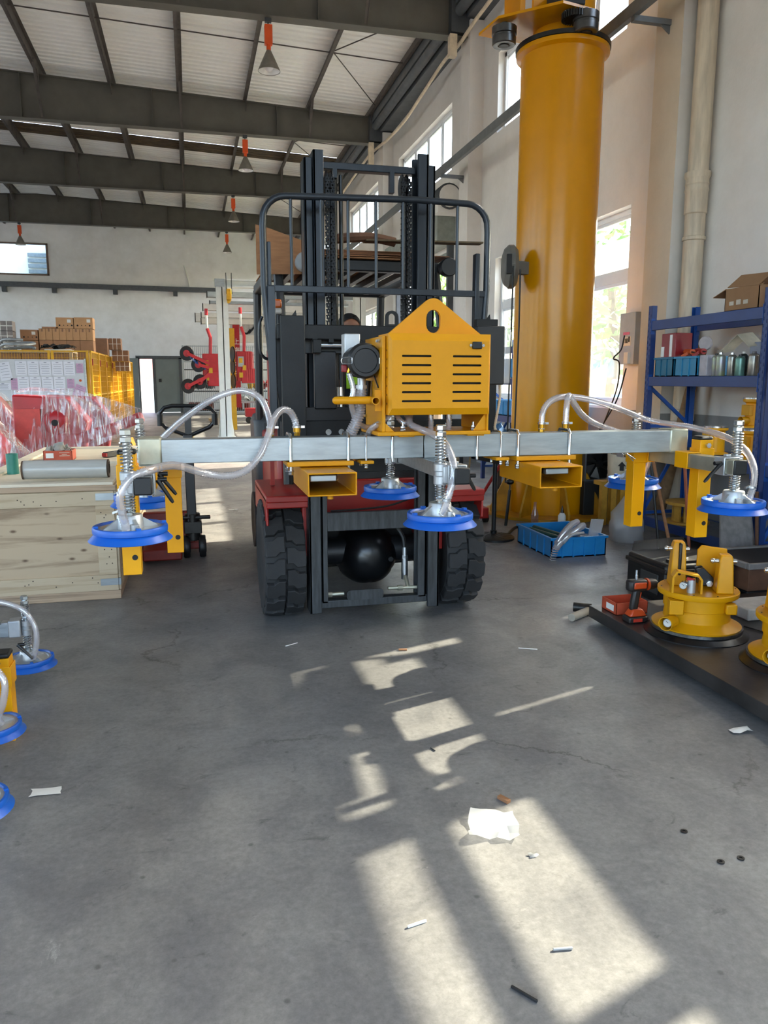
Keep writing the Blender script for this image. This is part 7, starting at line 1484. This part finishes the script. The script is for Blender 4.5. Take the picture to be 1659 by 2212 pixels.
gc = build(MB().tube(spline([(-4.05 + 0.36 * math.cos(a) * (1 + 0.1 * math.sin(3 * a)), 20.7 + 0.28 * math.sin(a), 2.19 + 0.018 * a + 0.02 * math.sin(2 * a)) for a in [0.5 * k for k in range(24)]], 4), 0.035, 8), 'hose_coil', M('hose_grey', '#9aa0a4', 0.4, 0.2), loc=(-4.05, 20.7, 2.15), label='coiled grey hose lying above the whiteboard', cat='hose')
bl = build(MB().box(-3.42, -2.8, 20.45, 21.0, 2.13, 2.17), 'white_pack', m_white, loc=(-3.1, 20.7, 2.13), label='white packet under the black film-wrapped pack', cat='packet', bevel=0.02)
random.seed(8); crumple((-3.15, 20.7, 2.17), 0.75, 0.5, 0.16, M('bag_gloss_black', '#3b3f42', 0.25, 0.2, var=0.25, scale=12), 'black_pack', 'black film-wrapped pack above the whiteboard', 'pack', 9)

# ================================================================ FAR END: gantry, red lifters, cages
m_gw = M('gantry_white', '#dfe1da', 0.4, var=0.03); m_al = M('rail_alu', '#d9d6ce', 0.35, 0.2, var=0.04)
ga = thing('gantry_crane', 'white steel gantry with stacked overhead rails behind the forklift', 'gantry', (0.9, 20.0, 0))
def gpost(x, y, h, w=0.22):
    o = build(MB().box(x - w / 2, x + w / 2, y - w / 2, y - w / 2 + 0.02, 0.02, h).box(x - w / 2, x + w / 2, y + w / 2 - 0.02, y + w / 2, 0.02, h).box(x - 0.012, x + 0.012, y - w / 2, y + w / 2, 0.02, h), 'post', m_gw, ga, smooth=None)
    build(MB().box(x - 0.22, x + 0.22, y - 0.2, y + 0.2, 0, 0.025).prism([(x - 0.2, 0.025), (x + 0.2, 0.025), (x + w / 2, 0.55), (x - w / 2, 0.55)], y - 0.012, y + 0.012, 'y'), 'foot', m_gw, o, smooth=None)
gpost(0.83, 20.0, 3.68, 0.28); gpost(1.0, 26.0, 3.4); gpost(4.3, 20.0, 3.68, 0.28)
bmg = build(MB().box(0.66, 4.5, 19.86, 20.14, 3.84, 3.87).box(0.66, 4.5, 19.86, 20.14, 3.68, 3.71).box(0.66, 4.5, 19.99, 20.01, 3.71, 3.84), 'beam', m_gw, ga, smooth=None)
build(MB().box(0.66, 0.90, 19.84, 19.86, 3.68, 3.87), 'end_plate', m_galv, bmg, smooth=None)
for x0, y, z0, z1, mt in ((0.50, 21.0, 3.54, 3.68, m_galv), (0.59, 22.0, 3.47, 3.545, m_galv), (0.42, 23.0, 3.37, 3.56, m_al), (0.385, 24.0, 3.26, 3.40, m_al), (0.38, 24.3, 3.09, 3.25, m_al), (0.22, 25.0, 3.2, 3.46, m_al), (0.9, 25.6, 2.62, 2.85, m_al)):
    o = build(MB().box(x0, 4.4, y - 0.09, y + 0.09, z0, z1), 'overhead_rail', mt, ga, bevel=0.01)
    build(MB().box(x0 - 0.02, x0, y - 0.1, y + 0.1, z0 - 0.01, z1 + 0.01), 'end_cap', m_black, o, smooth=None)
ch = thing('chain_hoist', 'small yellow hoist hanging on the gantry beam end', 'hoist', (0.98, 19.8, 3.3))
build(MB().box(0.93, 1.05, 19.66, 19.84, 3.36, 3.62).prism([(0.93, 3.36), (1.05, 3.36), (1.0, 3.28), (0.95, 3.28)], 19.7, 19.8, 'y'), 'body', M('hoist_yellow', '#e0a512', 0.4), ch, bevel=0.02)
for x in (0.93, 1.06): build(MB().tube([(x, 19.72, 3.5), (x, 19.72, 4.0)], 0.012, 6), 'hanger', m_black, ch)
m_lr = M('lifter_red', '#c4222c', 0.4, var=0.08)
def red_lifter(x, y, z, label, front):
    t = thing('red_vacuum_lifter', label, 'lifter', (x, y, z - 0.5), 'red vacuum lifters hanging from the rails')
    build(MB().box(x - 0.22, x + 0.22, y - 0.15, y + 0.15, z - 0.4, z + 0.42).box(x - 0.1, x + 0.3, y - 0.2, y - 0.15, z - 0.45, z - 0.05), 'body', m_lr, t, bevel=0.02)
    build(MB().tube([(x, y, z + 0.4), (x + 0.02, y, z + 0.85), (x - 0.06, y, z + 1.1)], 0.045, 8), 'hook_arm', m_lr, t)
    build(MB().tube([(x - 0.06, y, z + 1.1), (x - 0.07, y, z + 1.48)], 0.03, 8), 'lifting_strap', m_gw, t); build(MB().tube([(x - 0.07, y, z + 1.45), (x - 0.07, y, z + 1.62)], 0.045, 8), 'strap_cover', m_lr, t)
    for k in range(3): build(MB().box(x - 0.16 + 0.1 * (k % 2), x - 0.06 + 0.1 * (k % 2), y - 0.21, y - 0.205, z - 0.3 + 0.2 * k, z - 0.16 + 0.2 * k), 'yellow_label', m_fy, t, smooth=None)
    pts = ((-0.62, 0.42), (-0.33, 0.12), (-0.3, -0.33), (-0.62, -0.45)) if front else ((-0.1, 0.35), (0.02, 0.0), (-0.1, -0.4))
    for px, pz in pts:
        if front:
            o = build(MB().lathe([(0, -0.02), (0.1, -0.02), (0.19, -0.035), (0.2, -0.01), (0.19, 0.02), (0, 0.03)], (x + px, y - 0.25, z + pz), (0.35, 1, 0), n=24), 'suction_disc', m_rubber, t)
            build(MB().cyl((x + px - 0.01, y - 0.30, z + pz), (x + px, y - 0.26, z + pz), 0.09, 16), 'disc_hub', m_lr, o)
            build(MB().bar((x + px, y - 0.36, z + pz), (x - 0.05, y - 0.34, z + pz * 0.35), 0.07, 0.08), 'disc_arm', m_lr, o, smooth=None)
        else:
            build(MB().lathe([(0, -0.02), (0.1, -0.02), (0.2, -0.04), (0.21, -0.01), (0, 0.03)], (x - 0.3, y + px, z + pz), (1, 0.25, 0), n=24), 'suction_disc', m_rubber, t)
    if front: build(MB().tube([(x - 0.55 + 0.011 * k, y - 0.3 + 0.02 * math.cos(k), z + 0.35 - 0.009 * k - 0.0001 * k * (36 - k) + 0.03 * math.sin(k * 1.2)) for k in range(37)], 0.02, 5), 'coiled_hose', M('coil_blue', '#1f62b5', 0.4), t)
    else:
        mb = MB()
        for k in range(4): mb.tube([(x + 0.05 + 0.06 * k, y - 0.2, z - 0.4), (x + 0.05 + 0.06 * k, y - 0.22, z + 0.4)], 0.014, 6)
        build(mb, 'guard_bar', m_lr, t)
        build(MB().box(x - 0.18, x - 0.02, y - 0.17, y - 0.15, z, z + 0.28), 'control_panel', m_galv, t, smooth=None)
red_lifter(0.55, 22.0, 1.72, 'red vacuum lifter with four black discs hanging left of the gantry post', True)
red_lifter(1.48, 22.3, 1.80, 'red vacuum lifter with guard bars hanging right of the gantry post', False)
yp = build(MB().box(1.13, 1.27, 23.0, 23.14, 0, 2.9), 'yellow_post', m_fy, loc=(1.2, 23.07, 0), label='yellow steel post behind the white gantry post', cat='post', smooth=None)
gp2 = build(MB().box(2.72, 2.86, 24.0, 24.14, 0, 3.2), 'grey_post', m_dkgrey, loc=(2.8, 24.07, 0), label='dark grey post beside the forklift guard', cat='post', smooth=None)
build(MB().box(2.70, 2.95, 23.9, 24.0, 1.9, 2.3), 'control_box', m_black, gp2, smooth=None)
# banners
bn_ = build(MB().box(1.25, 4.3, 25.12, 25.14, 2.84, 3.3), 'white_banner', M('banner_white', '#d6d6d2', 0.7), loc=(2.7, 25.13, 2.84), label='white banner with black brush lettering behind the gantry', cat='banner', smooth=None)
mb = MB(); zc = 3.02
for s in ([(1.75, 0.12), (1.82, -0.1), (1.98, -0.16), (2.1, -0.02)], [(2.05, -0.15), (2.3, 0.14)], [(2.28, 0.14), (2.36, -0.16)], [(2.6, 0.14), (2.72, -0.16)], [(2.95, -0.16), (3.1, 0.12)], [(3.1, 0.14), (3.2, -0.16)], [(3.3, 0.12), (3.55, -0.15)], [(3.35, -0.15), (3.6, 0.14)]):
    mb.tube(spline([(a * 0.9, 25.11, zc + b * 0.9) for a, b in s], 4), 0.032, 6)
build(mb, 'lettering', m_dark, bn_)
rb = build(MB().box(1.30, 1.50, 24.42, 24.44, 0.6, 3.1), 'red_banner', M('banner_red', '#b3262e', 0.7), loc=(1.40, 24.43, 0.6), label='narrow red banner with white characters behind the yellow post', cat='banner', smooth=None)
for k, chx in enumerate('上海'):
    cu = bpy.data.curves.new('character', 'FONT'); cu.body = chx; cu.size = 0.2; cu.align_x = 'CENTER'; cu.extrude = 0.001
    tmp = bpy.data.objects.new('character_curve', cu); C.objects.link(tmp); bpy.context.view_layer.update(); me_ = bpy.data.meshes.new_from_object(tmp.evaluated_get(bpy.context.evaluated_depsgraph_get())); bpy.data.objects.remove(tmp)
    o = bpy.data.objects.new('character', me_); C.objects.link(o); o.parent = rb; o.location = (0.0, -0.016, 1.92 - 0.26 * k); o.rotation_euler = (PI / 2, 0, 0); me_.materials.clear(); me_.materials.append(m_white)
for k in range(2):
    z = 1.95 - 0.26 * k
    build(MB().box(1.33, 1.47, 24.405, 24.415, z, z + 0.02).box(1.39, 1.41, 24.405, 24.415, z - 0.09, z + 0.08).box(1.34, 1.46, 24.405, 24.415, z - 0.07, z - 0.05).box(1.43, 1.45, 24.405, 24.415, z - 0.06, z + 0.06), 'character_stroke', m_white, rb, smooth=None)
# mesh cages with stock
def cage(x0, x1, label, fill):
    t = thing('mesh_cage', label, 'cage', ((x0 + x1) / 2, 33.9, 0), 'wire mesh cages along the far wall')
    for x in (x0, x1):
        for y in (33.5, 34.4): build(MB().box(x - 0.03, x + 0.03, y - 0.03, y + 0.03, 0, 2.85), 'post', m_galv, t, smooth=None)
    for z in (0.15, 0.95, 1.85): build(MB().box(x0, x1, 33.5, 34.4, z, z + 0.04), 'shelf', m_dkgrey, t, smooth=None)
    mb = MB(); n = int((x1 - x0) / 0.08)
    for k in range(n + 1): x = x0 + (x1 - x0) * k / n; mb.box(x - 0.006, x + 0.006, 33.49, 33.5, 2.2, 2.85).box(x - 0.006, x + 0.006, 33.49, 33.5, 0.15, 0.5).box(x - 0.006, x + 0.006, 33.49, 33.5, 0.95, 1.3).box(x - 0.006, x + 0.006, 34.4, 34.41, 0.15, 2.85)
    for z in (0.5, 1.3, 2.2, 2.85, 2.5): mb.box(x0, x1, 33.49, 33.5, z - 0.008, z + 0.008).box(x0, x1, 34.4, 34.41, z - 0.008, z + 0.008)
    tag(build(mb, 'wire_mesh', m_galv, t, smooth=None), kind='stuff')
cage(-0.28, 1.4, 'wire mesh cage between the grey door and the gantry post', 0); cage(1.6, 3.9, 'wire mesh cage full of red parts behind the red lifter', 1)
random.seed(14)
for k, (x, z, l, mt) in enumerate(((0.15, 0.99, 'grey film-wrapped bundle on the cage shelf near the door', m_galv), (0.7, 0.99, 'silvery film-wrapped bundle on the cage shelf', m_galv), (0.4, 1.89, 'yellow parts on the top cage shelf', m_fy), (2.0, 1.89, 'grey film bundle on the top shelf behind the banner', m_galv), (2.5, 0.99, 'yellow box on the shelf among red parts', m_fy), (3.1, 0.99, 'red parts heap on the cage shelf', m_lr), (3.2, 0.19, 'dark red heap at the bottom of the cage', m_ptr))):
    crumple((x + 0.1, 33.95, z), 0.42, 0.7, 0.55, mt, 'stock_bundle', l, 'bundle', 7)
for k in range(6):
    x = 0.0 + 0.26 * k if k < 4 else 2.0 + 0.3 * (k - 4)
    build(MB().lathe([(0, 0), (0.12, 0), (0.12, 0.3), (0.09, 0.33), (0, 0.33)], (x, 33.8, 0.19), n=16), 'red_canister', m_ptr, loc=(x, 33.8, 0.19), label='dark red canister on the bottom cage shelf, %s from the grey door' % od[k], cat='canister', group='dark red canisters in the cages')
# low red frame, boxes on the floor near the gantry
rf = thing('red_trolley', 'low red steel trolley on the floor beyond the gantry', 'trolley', (2.2, 26.5, 0))
build(MB().box(1.75, 2.7, 26.3, 26.9, 0.22, 0.5), 'frame', m_lr, rf, bevel=0.01)
for x in (1.85, 2.6): build(MB().cyl((x, 26.32, 0.11), (x, 26.42, 0.11), 0.11, 16), 'wheel', m_rubber, rf)
wt = thing('work_table', 'grey work table with small parts beyond the gantry', 'table', (1.9, 28.5, 0))
build(MB().box(1.2, 2.9, 28.2, 28.9, 0.62, 0.68), 'top', m_galv, wt, smooth=None)
for x in (1.3, 2.8): build(MB().box(x - 0.04, x + 0.04, 28.3, 28.4, 0, 0.62), 'leg', m_dkgrey, wt, smooth=None)
random.seed(2)
crumple((1.7, 28.5, 0.68), 0.7, 0.4, 0.22, m_alu, 'parts_heap', 'heap of bright metal parts on the work table', 'parts', 8)
build(MB().pipe((2.35, 28.5, 0.70), (2.35, 28.5, 0.80), 0.16, 0.05, 24), 'tape_ring', M('tape_cream', '#cdbb8a', 0.6), loc=(2.35, 28.5, 0.7), label='cream roll of tape on the work table', cat='tape')
build(MB().box(0.55, 1.35, 27.2, 27.6, 0.05, 0.13).box(0.6, 1.3, 27.25, 27.55, 0, 0.05), 'flat_pallet', m_bat, loc=(0.95, 27.4, 0), label='low wooden pallet on the floor left of the trolley', cat='pallet', smooth=None)
build(MB().bar((0.14, 14.0, 0.0015), (-0.15, 24.0, 0.0015), 0.1, 0.002), 'lane_line', M('line_yellow', '#b59a3a', 0.7, var=0.3), kind='structure', smooth=None)
build(MB().tube([(-0.08, YF - 0.02, 6.4), (0.05, YF - 0.03, 5.9), (0.12, YF - 0.03, 5.5)], 0.03, 6), 'wall_cable', m_gw, label='white cable hanging on the far wall above the rail', cat='cable')

# ================================================================ SECOND LIFTER at the left picture edge
l2 = thing('small_vacuum_lifter', 'smaller vacuum lifter on yellow legs at the left picture edge', 'lifter', (0, 0, 0))
suction_cup(0, 0.0, l2, 0.10, 0.52, 0.9, zt=0.33); suction_cup(0.0, -0.9, l2, 0.10, 0.52, 0.5, zt=0.33); suction_cup(0.09, -1.6, l2, 0.10, 0.52, 0.5, zt=0.33)
build(MB().rtube((-0.75, 0.0, 0.33), (-0.07, 0.0, 0.33), 0.075, 0.075, 0.004, up=(0, 0, 1)), 'cross_arm', m_galv, l2, bevel=0.004)
build(MB().box(-0.09, -0.025, -0.04, 0.04, 0.285, 0.385).box(-0.13, -0.05, -0.03, 0.03, 0.285, 0.375), 'clamp', m_alu, l2, bevel=0.006)
build(MB().rtube((-0.75, -0.86, 0.33), (-0.04, -0.86, 0.33), 0.075, 0.075, 0.004, up=(0, 0, 1)), 'cross_arm', m_galv, l2, bevel=0.004)
build(MB().rtube((-0.35, 0.6, 0.42), (-0.35, -2.4, 0.42), 0.1, 0.1, 0.005), 'beam', m_galv, l2, bevel=0.005)
lg = build(MB().rtube((0.03, -0.74, 0.0), (0.03, -0.74, 0.42), 0.09, 0.09, 0.005), 'support_leg', m_yel2, l2, bevel=0.006)
build(MB().rtube((0.03, -0.74, 0.28), (0.03, -0.74, 0.38), 0.105, 0.105, 0.005), 'leg_socket', m_yel2, lg, bevel=0.004); build(MB().box(-0.018, 0.078, -0.788, -0.692, 0.42, 0.445), 'end_cap', m_rubber, lg, bevel=0.01)
build(MB().cyl((0.03, -0.79, 0.335), (0.03, -0.81, 0.335), 0.014, 8).cyl((0.03, -0.785, 0.40), (0.03, -0.80, 0.40), 0.01, 6), 'bolt', m_chrome, lg)
lg = build(MB().rtube((-0.45, -0.1, 0.0), (-0.45, -0.1, 0.37), 0.08, 0.08, 0.005), 'support_leg', m_yel2, l2, bevel=0.006)
lever((-0.04, -0.06, 0.25), (0.04, -0.09, 0.17), l2)
hose([(-0.4, 0.1, 0.47), (-0.2, 0.05, 0.49), (-0.02, -0.04, 0.46), (0.05, -0.05, 0.36), (0.06, -0.06, 0.26), (0.035, -0.06, 0.155)], l2, 0.0155)
hose([(-0.4, -0.75, 0.5), (-0.15, -0.8, 0.49), (0.0, -0.9, 0.46), (0.085, -0.95, 0.38), (0.08, -0.96, 0.28), (0.05, -0.95, 0.2), (0.055, -0.93, 0.155)], l2, 0.0155)
l2.location = (-0.80, 3.79, 0.0); l2.scale = (0.82, 0.82, 0.82)

# ================================================================ LITTER ON THE FLOOR
random.seed(17)
sc_ = MB(); pts = []
n = 6
for i in range(n):
    for j in range(n):
        u, v = i / (n - 1) - 0.5, j / (n - 1) - 0.5; pts.append((0.885 + u * 0.15 + v * 0.05 + random.uniform(-.008, .008), 2.12 + v * 0.15 - u * 0.03 + random.uniform(-.008, .008), 0.004 + random.uniform(0, 0.022)))
sc_.add(pts, [(i * n + j, i * n + j + 1, (i + 1) * n + j + 1, (i + 1) * n + j) for i in range(n - 1) for j in range(n - 1)])
build(sc_, 'plastic_scrap', clearmat('scrap_film', (0.98, 0.98, 0.98), 0.15, 0.15, 0.55, 0.6), loc=(0.885, 2.12, 0), label='crumpled clear plastic scrap lying in the sun patch', cat='plastic scrap', smooth=30)
def stick(x, y, a, L_, w, h, mat, name, label, cat):
    d = V(math.cos(a), math.sin(a), 0); return build(MB().obox((x, y, h / 2 + 0.001), d * L_ / 2, V(-d.y, d.x, 0) * w / 2, (0, 0, h / 2)), name, mat, loc=(x, y, 0), label=label, cat=cat, bevel=0.001)
stick(0.983, 2.26, -1.1, 0.045, 0.018, 0.012, m_card, 'wood_chip', 'small brown wood chip above the plastic scrap', 'wood chip')
stick(1.04, 3.78, -0.2, 0.045, 0.012, 0.008, m_card, 'wood_chip', 'small brown wood chip near the forklift wheel', 'wood chip')
stick(0.523, 1.747, 0.2, 0.055, 0.006, 0.006, m_white, 'cable_tie', 'white cable tie end in the near sun patch', 'cable tie')
stick(0.855, 1.571, -0.15, 0.05, 0.006, 0.006, m_alu, 'steel_pin', 'short steel pin in the large sun patch', 'pin')
stick(0.70, 1.46, -0.95, 0.07, 0.006, 0.006, m_dark, 'drill_bit', 'dark steel bit lying between the sun patches', 'bit')
stick(1.697, 3.64, -0.45, 0.10, 0.005, 0.004, m_white, 'cable_tie', 'white cable tie on the floor left of the steel plate', 'cable tie')
stick(0.475, 4.012, 0.5, 0.08, 0.005, 0.004, m_white, 'cable_tie', 'white cable tie in front of the left forklift wheel', 'cable tie')
stick(0.858, 2.671, -1.2, 0.03, 0.004, 0.004, m_dark, 'metal_shaving', 'thin dark shaving in the far sun patch', 'shaving')
stick(0.40, 8.6, 0.25, 0.10, 0.02, 0.006, m_white, 'paper_strip', 'white strip on the floor left of the forklift', 'paper')
crumple((2.13, 2.52, 0.0), 0.09, 0.04, 0.02, m_white, 'paper_scrap', 'curled white scrap beside the steel plate', 'paper', 4)
crumple((-0.55, 2.70, 0.0), 0.10, 0.05, 0.008, m_white, 'paper_scrap', 'torn white scrap on the floor by the small lifter', 'paper', 4)
crumple((0.95, 1.95, 0.0), 0.03, 0.02, 0.012, m_alu, 'foil_scrap', 'tiny foil scrap in the large sun patch', 'foil', 4)
for x, y, l in ((1.47, 1.951, 'steel washer farthest from the picture edge on the floor'), (1.48, 1.786, 'steel washer lying nearest the camera on the floor'), (1.55, 1.787, 'steel washer lying nearest the picture edge on the floor')):
    build(MB().pipe((x, y, 0.0005), (x, y, 0.004), 0.011, 0.006, 14), 'washer', m_iron, loc=(x, y, 0), label=l, cat='washer')
hm = thing('hammer', 'hammer lying on the floor at the corner of the steel plate', 'hammer', (2.27, 4.1, 0))
build(MB().cyl((2.15, 4.02, 0.025), (2.33, 4.13, 0.025), 0.024, 12), 'handle', M('handle_pale', '#a9a090', 0.6), hm); build(MB().cyl((2.25, 4.19, 0.035), (2.34, 4.13, 0.035), 0.03, 12), 'head', m_iron, hm)
